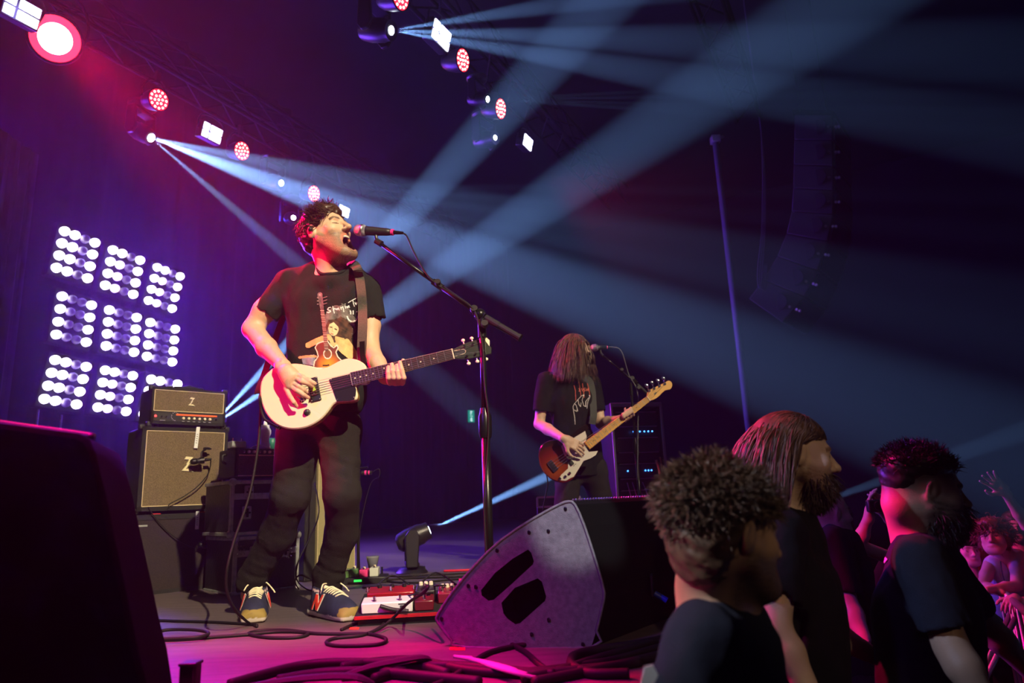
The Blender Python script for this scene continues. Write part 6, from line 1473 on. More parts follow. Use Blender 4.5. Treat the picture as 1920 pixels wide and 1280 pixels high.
# ------------------------------------------------------------------ the bassist
bd0 = 5.2
BH = Head(V3(1079, 657, bd0), yp(62, -4), (0, 0, 1), .98)
bb = V3(1095, 900, bd0)
def bass_hand(B):
    B.cap(nv(V3(1164, 786, bd0 - .20)), nv(V3(1176, 782, bd0 - .19)), .026, .026, k=.02)
    for k_ in range(4):
        x_, y_ = 1171 + 5.2 * k_, 787 - 3.6 * k_
        a = [V3(x_, y_, bd0 - .195), V3(x_ + 1, y_ + 2, bd0 - .245), V3(x_ - 1.5, y_ - 5, bd0 - .292), V3(x_ - 4, y_ - 12, bd0 - .290)]
        for i in range(3): B.cap(nv(a[i]), nv(a[i + 1]), .0115, .0105, k=.004)
    B.cap(nv(V3(1176, 780, bd0 - .20)), nv(V3(1172, 766, bd0 - .225)), .013, .011, k=.01)
bassist = figure('long-haired bass player in a black T-shirt singing at a second microphone', (bb.x, bb.y, 0), BH, V3(1074, 697, bd0 + .02), (V3(1022, 712, bd0 - .04), V3(1112, 718, bd0 + .08)),
    (V3(1011, 795, bd0 - .04), V3(1126, 794, bd0 + .04)), (V3(1060, 824, bd0 - .335), V3(1167, 784, bd0 - .21)), (V3(1066, 885, bd0 + .02), V3(1112, 885, bd0 + .06)), TEEB, 'loose black T-shirt with a red and white print', mouth=.018, skinc=(.60, .40, .30), stub=.9, hres=.005, bres=.010,
    sleeve=.72, knees=(V3(1058, 985, bd0 - .02), V3(1142, 985, bd0 + .1)), feet=((V3(1060, 985, bd0).x - .04, bd0 + .02, .07), (V3(1150, 985, bd0).x + .04, bd0 + .12, .07)),
    hands=((Vector((.86, .12, -.5)), Vector((.15, -.95, .25)), 1, dict(sc=1.05, curls=(.35, .4, .45, .5))), None), extra=bass_hand, beardcol=(.04, .02, .012), chest=1.08)
def paint_b(x, y):
    rgb = np.zeros(x.shape + (3,)); keep = np.zeros(x.shape, bool)
    def lay(m, c): rgb[m] = c; keep[m] = True
    RD, WH = (.42, .07, .05), (.72, .70, .66)
    for a in ([(1076, 723), (1078.5, 733), (1079, 750)], [(1085.5, 716), (1087, 728), (1089, 742)], [(1091.5, 719), (1094, 735), (1095, 745)], [(1101, 719), (1104, 732), (1105.5, 742)]): lay(dpoly(x, y, a) < .8, RD)
    for a in ([(1085, 728), (1087, 731), (1085, 733), (1088, 734)], [(1090, 728), (1092, 733)], [(1096, 727), (1094, 730), (1097, 732), (1095, 734)], [(1098, 728), (1100, 733), (1102, 728), (1103, 733)], [(1099, 731), (1101, 731)]): lay(dpoly(x, y, a) < .6, (.6, .15, .10))
    for a in ([(1077, 756), (1074, 762), (1075, 770), (1077, 782), (1078, 795)], [(1077, 756), (1080, 760), (1083, 770)], [(1078, 755), (1083, 749), (1090, 742), (1094, 740)], [(1083, 749), (1085, 758), (1088, 762), (1089, 755)], [(1094, 741), (1091, 750), (1094, 760), (1098, 762), (1098, 752), (1104, 745)], [(1104, 741), (1105.5, 744), (1102, 752), (1100, 765)], [(1076, 768), (1081, 771), (1082, 765)]): lay(dpoly(x, y, a) < .55, WH)
    lay(np.hypot(x - 1094, y - 741) < 1.5, WH); lay(np.hypot(x - 1105, y - 742) < 1.4, WH)
    return rgb, keep
decal('shirt_print', figure.bvh, 1068, 712, 1112, 800, .5, paint_b, PRINT, figure.shirt, .003)
def regB(p): return p[2] > .03 and p[1] < .075 or (p[2] > .005 and p[1] < .02)
def combB(p): return np.stack([p[:, 0] * 7, p[:, 1] * 1.0 - .05, -.6 + 0 * p[:, 0]], 1)
def keepB(p):
    q_ = p.copy(); m = (p[:, 1] > .055) & (p[:, 2] < .07) & (abs(p[:, 0]) < .062); q_[m, 0] = np.sign(p[m, 0] + 1e-4) * .062; return q_
sb = strands(2400, BH, regB, combB, lambda p: .27 + .08 * np.clip(p[:, 2] * 8, 0, 1), 14, 1.2, .10, .0030, ((0, -.018, .036), (.083, .106, .094)), 5, .18, keepB, floor_r=1.03)
hsB = Sdf(); hsB.ell(BH.w((0, -.022, .045)), tuple(np.array((.082, .104, .086))), BH.R, k=.02); hsB.ell(BH.w((0, -.055, -.03)), (.078, .058, .10), BH.R, k=.03)
build('hair', npmesh('hair', [hsB.mesh(nv(BH.c) - .2, nv(BH.c) + .2, .006), sb], HAIRL), None, bassist, 'long brown hair hanging over the face', world=True)
beard = strands(500, BH, lambda p: p[2] < -.035 and p[1] > .0, lambda p: np.stack([p[:, 0] * 3, p[:, 1] * 3, -.8 + 0 * p[:, 0]], 1), .05, 5, .6, .2, .002, ((0, .03, -.045), (.062, .066, .085)), 6, .4)
build('beard', npmesh('beard', [beard], HAIRD), None, bassist, 'dark beard', world=True)

# bass guitar
b0_, b1_ = V3(1052, 866, bd0 - .27), V3(1216, 746, bd0 - .24)
ux, uy, un = local_plane(b0_, b1_ - b0_, (.10, -1, .12)); UB = basis(ux, uy, un)
def bl(px, py, h=0.0): p = onplane(px, py, b0_, un) - b0_; return Vector((p.dot(ux), p.dot(uy), h))
bass = thing('bass_guitar', 'sunburst bass guitar with a white pickguard and maple neck', 'guitar', b0_, UB.to_euler())
bo = [(1099, 816), (1104, 802), (1099, 795), (1088, 801), (1076, 812), (1062, 821), (1045, 824), (1028, 826), (1015, 835), (1010, 850), (1012, 868), (1019, 884), (1031, 896), (1046, 903), (1061, 904), (1076, 896), (1085, 881), (1095, 866), (1108, 861), (1119, 852), (1123, 844), (1114, 846), (1103, 848), (1097, 838)]
bol = catmull([bl(*p) for p in bo], 3, True)
def burst():
    m = mat('sunburst', (.3, .03, .02), .2, coat=.6); nt = m.node_tree; b = nt.nodes['Principled BSDF']
    tc = nt.nodes.new('ShaderNodeTexCoord'); mp = nt.nodes.new('ShaderNodeMapping'); mp.inputs['Location'].default_value = (.06, .02, 0); ln_ = nt.nodes.new('ShaderNodeVectorMath'); ln_.operation = 'LENGTH'; rp = nt.nodes.new('ShaderNodeValToRGB')
    nt.links.new(tc.outputs['Object'], mp.inputs[0]); nt.links.new(mp.outputs[0], ln_.inputs[0]); nt.links.new(ln_.outputs['Value'], rp.inputs[0]); nt.links.new(rp.outputs[0], b.inputs['Base Color'])
    e = rp.color_ramp.elements; e[0].position = 0; e[0].color = (.32, .06, .01, 1); e[1].position = .19; e[1].color = (.010, .003, .003, 1); k = e.new(.11); k.color = (.16, .010, .008, 1)
    return m
build('body', slab(bol, -.040, 0, .006), burst(), bass, auto=True)
bg_ = [(1052, 836), (1064, 829), (1080, 818), (1097, 808), (1100, 818), (1097, 836), (1104, 847), (1114, 846), (1121, 845), (1117, 853), (1107, 859), (1094, 864), (1085, 879), (1076, 893), (1061, 901), (1046, 900), (1052, 890), (1065, 878), (1065, 864), (1057, 850)]
build('pickguard', slab([bl(*p) for p in bg_], 0, .004), mat('mint_guard', (.72, .66, .60), .3, coat=.3), bass)
MAPLE = mat('maple', (.72, .38, .09), .3, coat=.4)
ba, bn = bl(1100, 836), bl(1215, 748); bdv = (bn - ba).normalized(); bsn = Vector((-bdv.y, bdv.x, 0)); BL = (bn - ba).length
build('neck', gprism([ba - bsn * .032 + Vector((0, 0, .002)), bn - bsn * .021 + Vector((0, 0, .002)), bn + bsn * .021 + Vector((0, 0, .002)), ba + bsn * .032 + Vector((0, 0, .002))], (0, 0, .018)), MAPLE, bass, bevel=.004)
bsc = bn.length + .04
for i in range(1, 20):
    x_ = BL - bsc * (1 - 2 ** (-i / 12))
    if x_ < .004: break
    c = ba + bdv * x_; w = .032 + (.021 - .032) * x_ / BL
    build('fret', gcyl(c - bsn * w + Vector((0, 0, .0205)), c + bsn * w + Vector((0, 0, .0205)), .0016, seg=6), M['steel'], bass)
    if i in (3, 5, 7, 9, 12, 15, 17):
        xm = x_ + bsc * (2 ** (-(i - 1) / 12) - 2 ** (-i / 12)) / 2; build('inlay', gcyl(ba + bdv * xm + Vector((0, 0, .0200)), ba + bdv * xm + Vector((0, 0, .0210)), .0035, seg=10), M['black_plastic'], bass)
hpx = [(1212, 742), (1217, 732), (1230, 725), (1244, 719), (1252, 714), (1258, 716), (1260, 723), (1256, 730), (1247, 732), (1239, 739), (1230, 747), (1218, 751)]
build('headstock', slab(catmull([bl(*p) for p in hpx], 2, True), -.004, .011, .002), MAPLE, bass, auto=True)
build('emblem', [gbox(bl(1228, 738, .0115), (.022, .008, .001), Matrix.Rotation(.1, 3, 'Z'))], M['black_plastic'], bass)
tun = [(1217, 733, 1213, 722), (1226, 729, 1223, 717), (1236, 724, 1234, 713), (1246, 720, 1245, 709)]
for a, b, c, d in tun:
    t_ = build('tuner', [gcyl(bl(a, b, .010), bl(a, b, .026), .0065, seg=12), gcyl(bl(a, b, .010), bl(a, b, .013), .010, seg=14)], M['chrome'], bass)
    build('tuner_key', [gcyl(bl(a, b, -.008), bl(c, d, -.008), .0035, seg=8), gball(bl(c, d, -.008), (.014, .017, .004), 12, 7)], M['chrome'], t_, smooth=True)
for i in range(4):
    y_ = (i - 1.5); s0_ = bl(1036, 874, .018) + bsn * y_ * .019; s1_ = bn + bsn * y_ * .0095 + Vector((0, 0, .026)); t_ = tun[3 - i]
    build('string', [gcyl(s0_, s1_, .0012, seg=5), gcyl(s1_, bl(t_[0], t_[1], .020), .0011, seg=5)], M['steel'], bass)
build('nut', gbox(bn + Vector((0, 0, .022)), (.005, .042, .010), basis(bdv, bsn, ZZ)), M['cream'], bass)
build('bridge', [gbox(bl(1036, 874, .008), (.040, .082, .010), basis(bdv, bsn, ZZ))] + [gbox(bl(1036, 874, .015) + bsn * (i - 1.5) * .019, (.032, .014, .008), basis(bdv, bsn, ZZ)) for i in range(4)], M['chrome'], bass, bevel=.001)
for q_ in ((1066, 858), (1070, 866)): build('pickup', gbox(bl(*q_, .010), (.026, .048, .014), basis(bdv, bsn, ZZ)), M['black_plastic'], bass, bevel=.002)
for q_ in ((1060, 893), (1068, 887), (1050, 897)): build('knob', glathe(bl(*q_, .004), (0, 0, 1), [(0, .010), (.014, .009), (.015, .005)], 12), M['chrome'], bass, auto=True)
for q_ in ((1076, 873), (1079, 870), (1074, 870)): build('sticker', gbox(bl(*q_, .0045), (.010, .004, .001)), M['black_plastic'], bass)
bst = []
for x, y in ((1078, 700), (1103, 712), (1110, 730), (1112, 755), (1113, 778), (1110, 795)):
    d = ray(x, y).normalized(); h = figure.bvh.ray_cast(CAM, d)[0]; bst.append((h - d * .012) if h is not None else V3(x, y, bd0 - .12))
tag(build('guitar_strap', ribbon(bst, .050, (0, -1, 0)), mat('grey_strap', (.05, .055, .05), .8)), "dark grey strap over the bass player's shoulder", 'strap')
tag(build('bass_cable', gtube([V3(1024, 888, bd0 - .25), V3(1027, 905, bd0 - .25), V3(1023, 930, bd0 - .22), V3(1018, 960, bd0 - .2), V3(1020, 1020, bd0 - .15), (V3(1022, 1050, bd0).x, bd0 - .1, .01)], .005, 6), M['cable'], smooth=True), 'cable hanging from the bass guitar', 'cable')
sp2 = V3(1197, 900, 5.12)
T, k, j, foot, bd_ = boomstand('boom microphone stand in front of the bass player', "microphone with a pink tape ring at the bass player's mouth", (sp2.x, sp2.y, 0), 0, V3(1190, 716, 5.12), V3(1228, 751, 5.05), V3(1107, 652, 5.06), V3(1142, 651, 5.08), .012)
tag(build('microphone_cable', gtube([V3(1149, 651, 5.08), V3(1160, 653, 5.08), V3(1168, 665, 5.08), V3(1175, 690, 5.10), V3(1180, 705, 5.1), V3(1195, 735, 5.09), V3(1196, 800, 5.09), V3(1195, 900, 5.09)], .0045, 6), mat('grey_lead', (.08, .08, .09), .5), smooth=True), 'grey cable running down the second microphone stand', 'cable')

# rack case with blue lights behind him
rx0, rx1 = V3(1152, 850, 6.2), V3(1246, 850, 6.3); rz1 = V3(1200, 757, 6.2).z; rdir = (rx1 - rx0); rdir.z = 0; RW = rdir.length; rdir.normalize(); rb_ = Vector((-rdir.y, rdir.x, 0)); RZ0 = .10
PM = mat('rack_metal', (.30, .26, .34), .45, .6)
rack = thing('rack_case', 'tall open rack case with blue lights behind the bass player', 'rack', (rx0.x, rx0.y, 0), basis(rdir, rb_, ZZ).to_euler())
build('shell', [fb(RW / 2, .30, rz1, RW, .6, .03), fb(RW / 2, .30, RZ0, RW, .6, .03), fb(0, .3, (rz1 + RZ0) / 2, .03, .6, rz1 - RZ0), fb(RW, .3, (rz1 + RZ0) / 2, .03, .6, rz1 - RZ0), fb(RW / 2, .6, (rz1 + RZ0) / 2, RW, .02, rz1 - RZ0)], TL, rack)
for x in (0, RW): build('edge_strip', fb(x, -.004, (rz1 + RZ0) / 2, .022, .02, rz1 - RZ0 + .03), PM, rack, bevel=.004)
for z in (rz1, RZ0): build('edge_strip', fb(RW / 2, -.004, z, RW + .02, .02, .035), PM, rack, bevel=.004)
zz_ = rz1 - .06; hs_ = [.13, .10, .13, .10, .13, .10, .12]
for i, h_ in enumerate(hs_):
    if zz_ - h_ < RZ0 + .02: break
    u_ = build('rack_panel', fb(RW / 2, .03 + (.03 if i % 2 else 0), zz_ - h_ / 2, RW * .88, .02, h_ - .012), M['black_plastic'], rack, bevel=.003)
    build('panel_lip', fb(RW / 2, .014, zz_ - .004, RW * .80, .01, .006), PM, u_)
    if i in (1, 4):
        for k_ in ((.42, .55, .64, .72, .80) if i == 1 else (.25, .60, .66, .72)): build('indicator', gball((RW * k_, .012, zz_ - h_ * .5), .0065, 8, 6), LEDB, u_)
    zz_ -= h_
for x in (.1, .9):
    for y in (.08, .52): build('caster', gcyl((RW * x - .02, y, .045), (RW * x + .02, y, .045), .045, seg=12), M['rubber'], rack)
build('cable_bundle', [gtube([(RW * .80, -.02, rz1 * .60), (RW * .84, -.04, rz1 * .50), (RW * .78, -.05, rz1 * .40), (RW * .70, -.04, rz1 * .33)], .012, 6), gtube([(RW * .88, -.02, rz1 * .62), (RW * .90, -.04, rz1 * .46), (RW * .80, -.05, rz1 * .38)], .008, 6)], mat('tan_rope', (.20, .12, .05), .7), rack, smooth=True)
build('loose_leads', [gtube([(RW * (.2 + .1 * k_), -.01, rz1 * .45), (RW * (.25 + .12 * k_), -.04, rz1 * .28), (RW * (.2 + .13 * k_), -.03, .12)], .004, 5) for k_ in range(4)], mat('violet_cable', (.2, .15, .4), .4), rack, smooth=True)['kind'] = 'stuff'
lc = V3(1008, 950, 5.9); lw = V3(1042, 950, 5.9).x - lc.x; lz = V3(1020, 932, 5.9).z; lz0 = V3(1020, 950, 5.9).z
T = thing('floor_case', 'low metal edged case on the floor behind the bass player', 'case', (lc.x, lc.y, 0))
build('stand', gbox((lw / 2 + .1, .2, lz0 / 2), (lw + .2, .35, lz0)), M['black_matt'], T); build('body', gbox((lw / 2 + .1, .2, (lz + lz0) / 2), (lw + .2, .4, lz - lz0)), TL, T)
for z in (lz, lz0): build('edge_strip', gbox((lw / 2 + .1, -.005, z), (lw + .2, .02, .016)), PM, T)
for x in (0, lw + .2): build('edge_strip', gbox((x, -.005, (lz + lz0) / 2), (.016, .02, lz - lz0)), PM, T)

# ------------------------------------------------------------------ crew and crowd in the pit
PF_ = -1.3
def legs(x, y, yaw=0, w=.10):
    r = Vector((math.cos(yaw), math.sin(yaw), 0)) * w
    c = Vector((x, y, 0)); return dict(hips=(c - r + ZZ * -.42, c + r + ZZ * -.42), knees=(c - r * 1.2 + ZZ * -.85, c + r * 1.2 + ZZ * -.85), feet=(c - r * 1.2 + ZZ * (PF_ + .07), c + r * 1.2 + ZZ * (PF_ + .07)))
def lerpz(a, z): return Vector((a.x, a.y, z))
# man with curly grey-brown hair, nearest
h1 = Head(V3(1362, 1004, 1.38), yp(112, -4), (0, 0, 1), .98)
c1 = V3(1350, 1235, 1.42)
m1_ = figure('man nearest the lens with curly brown hair, seen from behind, navy T-shirt', (c1.x, c1.y, PF_), h1, V3(1338, 1112, 1.43), (V3(1312, 1205, 1.24), V3(1392, 1175, 1.62)), (V3(1262, 1400, 1.20), V3(1430, 1350, 1.72)), (V3(1330, 1480, 1.10), V3(1500, 1450, 1.6)),
    tee=TEEN, teelabel='navy T-shirt', sc=.98, sleeve=.75, skinc=(.42, .25, .16), stub=.85, hres=.0038, bres=.009, chest=1.0, beardcol=(.012, .008, .006), **legs(c1.x, c1.y, 1.2))
def regC(p): return not (abs(p[0]) > .055 and p[2] < .038 and -.05 < p[1]) and (p[2] > .0 + max(p[1] - .0, 0) * .8 or (p[1] < -.01 and p[2] > -.075))
def combC(p): a = np.stack([p[:, 0] * 5, p[:, 1] * 5, p[:, 2] * 4 - .35], 1); return a / np.linalg.norm(a, axis=1)[:, None]
hC = Sdf(); hC.ell(h1.w((0, -.025, .050)), (.086, .105, .085), h1.R, k=.02); hC.ell(h1.w((0, -.062, -.01)), (.074, .058, .085), h1.R, k=.03)
mC = hC.mesh(nv(h1.c) - .2, nv(h1.c) + .2, .005, lambda x, y, z: .005 * vnoise(x, y, z, 26, 4))
sC = strands(3000, h1, regC, combC, lambda p: np.where(p[:, 2] > .05, .050, .026), 8, .1, .75, .0024, ((0, -.022, .045), (.086, .106, .088)), 13, .6)
build('hair', npmesh('hair', [mC, sC], HAIRC), None, m1_, 'curly brown hair', world=True)
for p_, w_ in ((V3(1214, 1262, 1.26), .04),):
    tag(build('paper_pass', gprism([V3(1208, 1250, 1.2), V3(1224, 1246, 1.2), V3(1234, 1264, 1.2), V3(1226, 1300, 1.2), V3(1198, 1300, 1.2)], (0, .003, 0)), M['white_plastic']), 'white paper pass at the bottom edge behind the nearest man', 'paper')
# tall long-haired man
h2 = Head(V3(1490, 856, 2.1), yp(88, -3), (0, 0, 1), 1.03)
c2 = V3(1488, 1120, 2.12)
m2_ = figure('tall bearded man with shoulder length hair tucked behind his ear, black T-shirt', (c2.x, c2.y, PF_), h2, V3(1470, 938, 2.14), (V3(1462, 1002, 1.95), V3(1492, 990, 2.34)), (V3(1452, 1180, 1.90), V3(1530, 1170, 2.40)), (V3(1520, 1300, 1.86), V3(1640, 1230, 2.35)),
    tee=TEEB, teelabel='black T-shirt', sc=1.05, sleeve=.72, skinc=(.60, .40, .30), stub=.9, hres=.0042, bres=.011, chest=1.05, beardcol=(.12, .05, .02), brow=(.15, .07, .04), **legs(c2.x, c2.y, 1.4))
def reg2(p): return (p[2] > .055 and p[1] < .07) or (p[2] > .02 and p[1] < -.0) or (p[1] < -.05 and p[2] > -.02)
def comb2(p): a = np.stack([p[:, 0] * 6, -.7 + 0 * p[:, 1], -.35 + 0 * p[:, 2]], 1); return a
def keep2(p): q_ = p.copy(); lim = np.where(p[:, 2] > .045, .09, -.012 + .4 * (p[:, 2] - .02)); q_[:, 1] = np.minimum(p[:, 1], lim); return q_
s2_ = strands(2600, h2, reg2, comb2, lambda p: .20 + .10 * np.clip((p[:, 1] + .02) * 8, 0, 1), 12, 1.6, .08, .0022, ((0, -.018, .036), (.080, .104, .090)), 15, .12, keep2, floor_r=1.02)
hC = Sdf(); hC.ell(h2.w((0, -.024, .046)), (.083, .104, .086), h2.R, k=.02); hC.ell(h2.w((0, -.070, -.03)), (.070, .050, .09), h2.R, k=.03)
build('hair', npmesh('hair', [hC.mesh(nv(h2.c) - .2, nv(h2.c) + .2, .006), s2_], HAIRL), None, m2_, 'shoulder length brown hair', world=True)
sB = strands(1100, h2, lambda p: p[2] < -.045 and p[1] > .005, lambda p: np.stack([p[:, 0] * 3, p[:, 1] * 4, -.8 + 0 * p[:, 0]], 1), .045, 5, .5, .25, .0018, ((0, .03, -.045), (.062, .068, .085)), 6, .4)
build('beard', npmesh('beard', [sB], mat('brown_beard', (.06, .025, .012), .5)), None, m2_, 'full brown beard', world=True)
# man with dark short hair and beard, right
h3 = Head(V3(1733, 920, 2.25), yp(82, -6), (0, 0, 1), 1.06)
c3 = V3(1715, 1150, 2.28)
m3_ = figure('bearded man with dark short hair, navy T-shirt lettered on the back, at the right', (c3.x, c3.y, PF_), h3, V3(1722, 985, 2.3), (V3(1722, 1052, 2.08), V3(1745, 1035, 2.52)), (V3(1785, 1215, 2.02), V3(1850, 1170, 2.62)), (V3(1850, 1320, 1.95), V3(1930, 1260, 2.6)),
    tee=TEEN, teelabel='navy T-shirt with pale letters on the back', sc=1.12, sleeve=.80, skinc=(.50, .30, .20), stub=1.0, hres=.0048, bres=.011, chest=1.12, fat=.006, beardcol=(.008, .006, .006), neckr=.066, buzz=.85, **legs(c3.x - .02, c3.y, 1.3, .12))
b3 = figure.bvh; s3 = figure.shirt
def paint3(x, y):
    rgb = np.zeros(x.shape + (3,)); keep = np.zeros(x.shape, bool)
    k = inpoly(x, y, [(1648, 1032), (1666, 1048), (1660, 1056), (1654, 1052), (1648, 1072), (1642, 1090), (1636, 1088), (1642, 1062), (1640, 1050)]) & ~inpoly(x, y, [(1647, 1052), (1651, 1054), (1646, 1068), (1643, 1062)])
    rgb[k] = (.55, .52, .62); keep[k] = True; return rgb, keep
decal('back_letters', b3, 1630, 1026, 1672, 1096, 1.0, paint3, PRINT, s3, .003)
hC = Sdf(); q3 = h3.sc; hC.ell(h3.w((0, -.018, .070)), (.083 * q3, .103 * q3, .064 * q3), h3.R, k=.02); hC.ell(h3.w((0, -.062, .03)), (.070 * q3, .056 * q3, .066 * q3), h3.R, k=.03)
s3_ = strands(1400, h3, lambda p: p[2] > .065, lambda p: np.stack([p[:, 0] * 4, p[:, 1] * 5 - .1, p[:, 2] * 5], 1), .035, 4, 0, .4, .0020, ((0, -.018, .040), (.084, .106, .092)), 19, .5)
build('hair', npmesh('hair', [hC.mesh(nv(h3.c) - .2, nv(h3.c) + .2, .006, lambda x, y, z: .003 * vnoise(x, y, z, 30, 4)), s3_], HAIRD), None, m3_, 'short dark hair', world=True)
sB = strands(1300, h3, lambda p: p[2] < -.035 and p[1] > -.005, lambda p: np.stack([p[:, 0] * 3, p[:, 1] * 4, -.6 + 0 * p[:, 0]], 1), .050, 5, .4, .25, .0020, ((0, .03, -.045), (.064, .070, .085)), 6, .4)
build('beard', npmesh('beard', [sB], HAIRD), None, m3_, 'thick black beard', world=True)
# bald man
h4 = Head(V3(1553, 963, 3.5), yp(105, 2), (0, 0, 1), 1.04)
c4 = V3(1562, 1090, 3.52)
m4_ = figure('bald man in a black T-shirt further back between the bearded men', (c4.x, c4.y, PF_), h4, V3(1550, 988, 3.52), (V3(1562, 1015, 3.32), V3(1575, 1010, 3.72)), (V3(1588, 1128, 3.28), V3(1610, 1100, 3.8)), (V3(1622, 1198, 3.2), V3(1650, 1160, 3.75)),
    tee=TEEB, sc=1.1, sleeve=.86, skinc=(.62, .40, .30), stub=.5, hres=.007, bres=.014, chest=1.15, beardcol=(.12, .06, .04), **legs(c4.x, c4.y, 1.4))
# woman leaning on the barrier
h5 = Head(V3(1862, 1006, 4.9), yp(-42, 8), (0, .1, 1), .98)
c5 = V3(1885, 1080, 5.0)
def legs2(x, y): return dict(hips=(Vector((x - .1, y, -.5)), Vector((x + .1, y, -.5))), knees=(Vector((x - .1, y, -.9)), Vector((x + .1, y, -.9))), feet=(Vector((x - .1, y, PF_ + .07)), Vector((x + .1, y, PF_ + .07))))
m5_ = figure('smiling woman with short curly brown hair and a pale top leaning on the barrier', (c5.x, c5.y, PF_), h5, V3(1880, 1042, 4.98), (V3(1856, 1060, 4.98), V3(1908, 1040, 5.0)), (V3(1842, 1098, 4.85), V3(1905, 1098, 4.75)), (V3(1880, 1112, 4.62), V3(1850, 1106, 4.62)),
    tee=mat('pale_top', (.75, .70, .72), .8), teelabel='pale sleeveless top', sc=.85, sleeve=.3, skinc=(.68, .44, .34), hres=.0062, bres=.010, chest=.95, tank=True, **legs2(c5.x, c5.y + .05))
hC = Sdf(); hC.ell(h5.w((0, -.03, .05)), (.095, .105, .088), h5.R, k=.02); hC.ell(h5.w((.065, -.02, -.02)), (.035, .05, .07), h5.R, k=.03); hC.ell(h5.w((-.065, -.02, -.02)), (.035, .05, .07), h5.R, k=.03); hC.ell(h5.w((0, .055, .085)), (.06, .035, .03), h5.R, k=.03)
s5_ = strands(900, h5, lambda p: p[2] > .03 or p[1] < 0, lambda p: np.stack([p[:, 0] * 8, p[:, 1] * 5, -.4 + 0 * p[:, 2]], 1), .09, 7, .3, .8, .0035, ((0, -.025, .04), (.095, .108, .095)), 23, .5)
build('hair', npmesh('hair', [hC.mesh(nv(h5.c) - .2, nv(h5.c) + .2, .008, lambda x, y, z: .008 * vnoise(x, y, z, 20, 4)), s5_], mat('auburn_hair', (.14, .045, .02), .5)), None, m5_, 'curly auburn bob', world=True)
lk = [m5_]
tag(build('necklace', gtube([V3(1876, 1052, 4.87), V3(1880, 1078, 4.84), V3(1886, 1098, 4.82)], .004, 5), mat('dark_bead', (.05, .04, .05), .4)), "thin dark pendant necklace on the woman's chest", 'necklace')
def fan(label, px, py, y, yaw, tee, hair, skinc, arms=None, hands=None, hsc=.98, sc=.92):
    H_ = Head(V3(px, py, y), yp(yaw, 4), (0, 0, 1), hsc); c = H_.c - ZZ * .30; r = Vector((H_.R[0, 0], H_.R[1, 0], 0)).normalized()
    s_ = (c + ZZ * .06 - r * .17, c + ZZ * .06 + r * .17); f_ = Vector((H_.R[0, 1], H_.R[1, 1], 0)).normalized()
    e_, w_ = arms if arms else ((s_[0] - ZZ * .28 + f_ * .05, s_[1] - ZZ * .28 + f_ * .05), (s_[0] - ZZ * .38 + f_ * .26, s_[1] - ZZ * .38 + f_ * .26))
    b = c - ZZ * .0
    lg = dict(hips=(c - r * .09 - ZZ * .48, c + r * .09 - ZZ * .48), knees=(Vector((b.x, b.y, 0)) - r * .1 - ZZ * .88, Vector((b.x, b.y, 0)) + r * .1 - ZZ * .88), feet=(Vector((b.x, b.y, PF_ + .07)) - r * .1, Vector((b.x, b.y, PF_ + .07)) + r * .1))
    T = figure(label, (c.x, c.y, PF_), H_, c + ZZ * .11, s_, e_, w_, tee=tee, skinc=skinc, sc=sc, hres=.009, bres=.016, hands=hands, **lg)
    hC = Sdf(); hC.ell(H_.w((0, -.025, .052)), (.088, .105, .085), H_.R, k=.02); hC.ell(H_.w((0, -.065, -.02)), (.078, .055, .09 if hair[1] else .05), H_.R, k=.03)
    build('hair', npmesh('hair', [hC.mesh(nv(H_.c) - .2, nv(H_.c) + .2, .009, lambda x, y, z: .006 * vnoise(x, y, z, 20, 4))], hair[0]), None, T, world=True)
    return T
TR, TW_ = cloth('maroon_tee', (.12, .01, .03)), cloth('white_tee', (.5, .48, .48))
g = lambda *q_: V3(*q_)
fan('person behind the dark-haired man holding up a camera with both hands', 1700, 1010, 4.3, -30, TEEB, (HAIRD, 0), (.60, .40, .30), arms=((g(1610, 1022, 4.05), g(1690, 1012, 4.1)), (g(1630, 966, 3.95), g(1664, 968, 3.95))), hands=((Vector((.15, 0, 1)), Vector((-.7, .3, .1)), -1, dict(sc=.95, curl=.5)), (Vector((-.25, 0, 1)), Vector((.7, .3, .1)), 1, dict(sc=.95, curl=.5))))
cm = thing('camera', 'small black camera held up above the crowd behind the dark-haired man', 'camera', g(1643, 948, 3.9))
build('camera_body', gbox((0, 0, 0), (.10, .04, .065)), M['black_plastic'], cm, bevel=.008); build('lens', glathe((0, -.02, 0), (-.2, -1, 0), [(0, .026), (.03, .025), (.032, .018)], 16), M['black_metal'], cm, auto=True); build('screen_light', gbox((.0, .0215, 0), (.06, .002, .04)), M['black_plastic'], cm); build('grip', gbox((.045, -.012, -.004), (.018, .03, .05)), M['rubber'], cm, bevel=.005)
fan('fan at the right edge raising one open hand high above the crowd', 2005, 1036, 4.95, -35, TEEB, (HAIRD, 0), (.68, .44, .36), arms=((g(1926, 985, 4.5), g(2010, 1090, 4.5)), (g(1884, 922, 4.4), g(2000, 1120, 4.4))), hands=((Vector((-.75, -.1, .75)), Vector((.2, .95, .2)), 1, dict(sc=1.0, curl=.12, spread=.22)), None))
fan("fan half hidden behind the dark-haired man's nose", 1812, 975, 5.6, -25, TR, (HAIRD, 1), (.66, .42, .34))
fan('fan in a pale top left of the smiling woman', 1814, 1032, 5.3, -10, TW_, (HAIRD, 1), (.66, .42, .34), hsc=.9, sc=.8)
fan('fan just behind the smiling woman at the right edge', 1903, 988, 6.0, -30, TR, (HAIRB, 1), (.66, .42, .34))
fan('fan seen low between the dark-haired man and the pale topped fan', 1784, 1018, 5.9, -20, TR, (HAIRL, 1), (.66, .42, .34), hsc=.9, sc=.8)
fan('dark clothed fan at the far right behind the raised hand', 1935, 1000, 6.4, -30, TEEB, (HAIRD, 0), (.66, .42, .34))
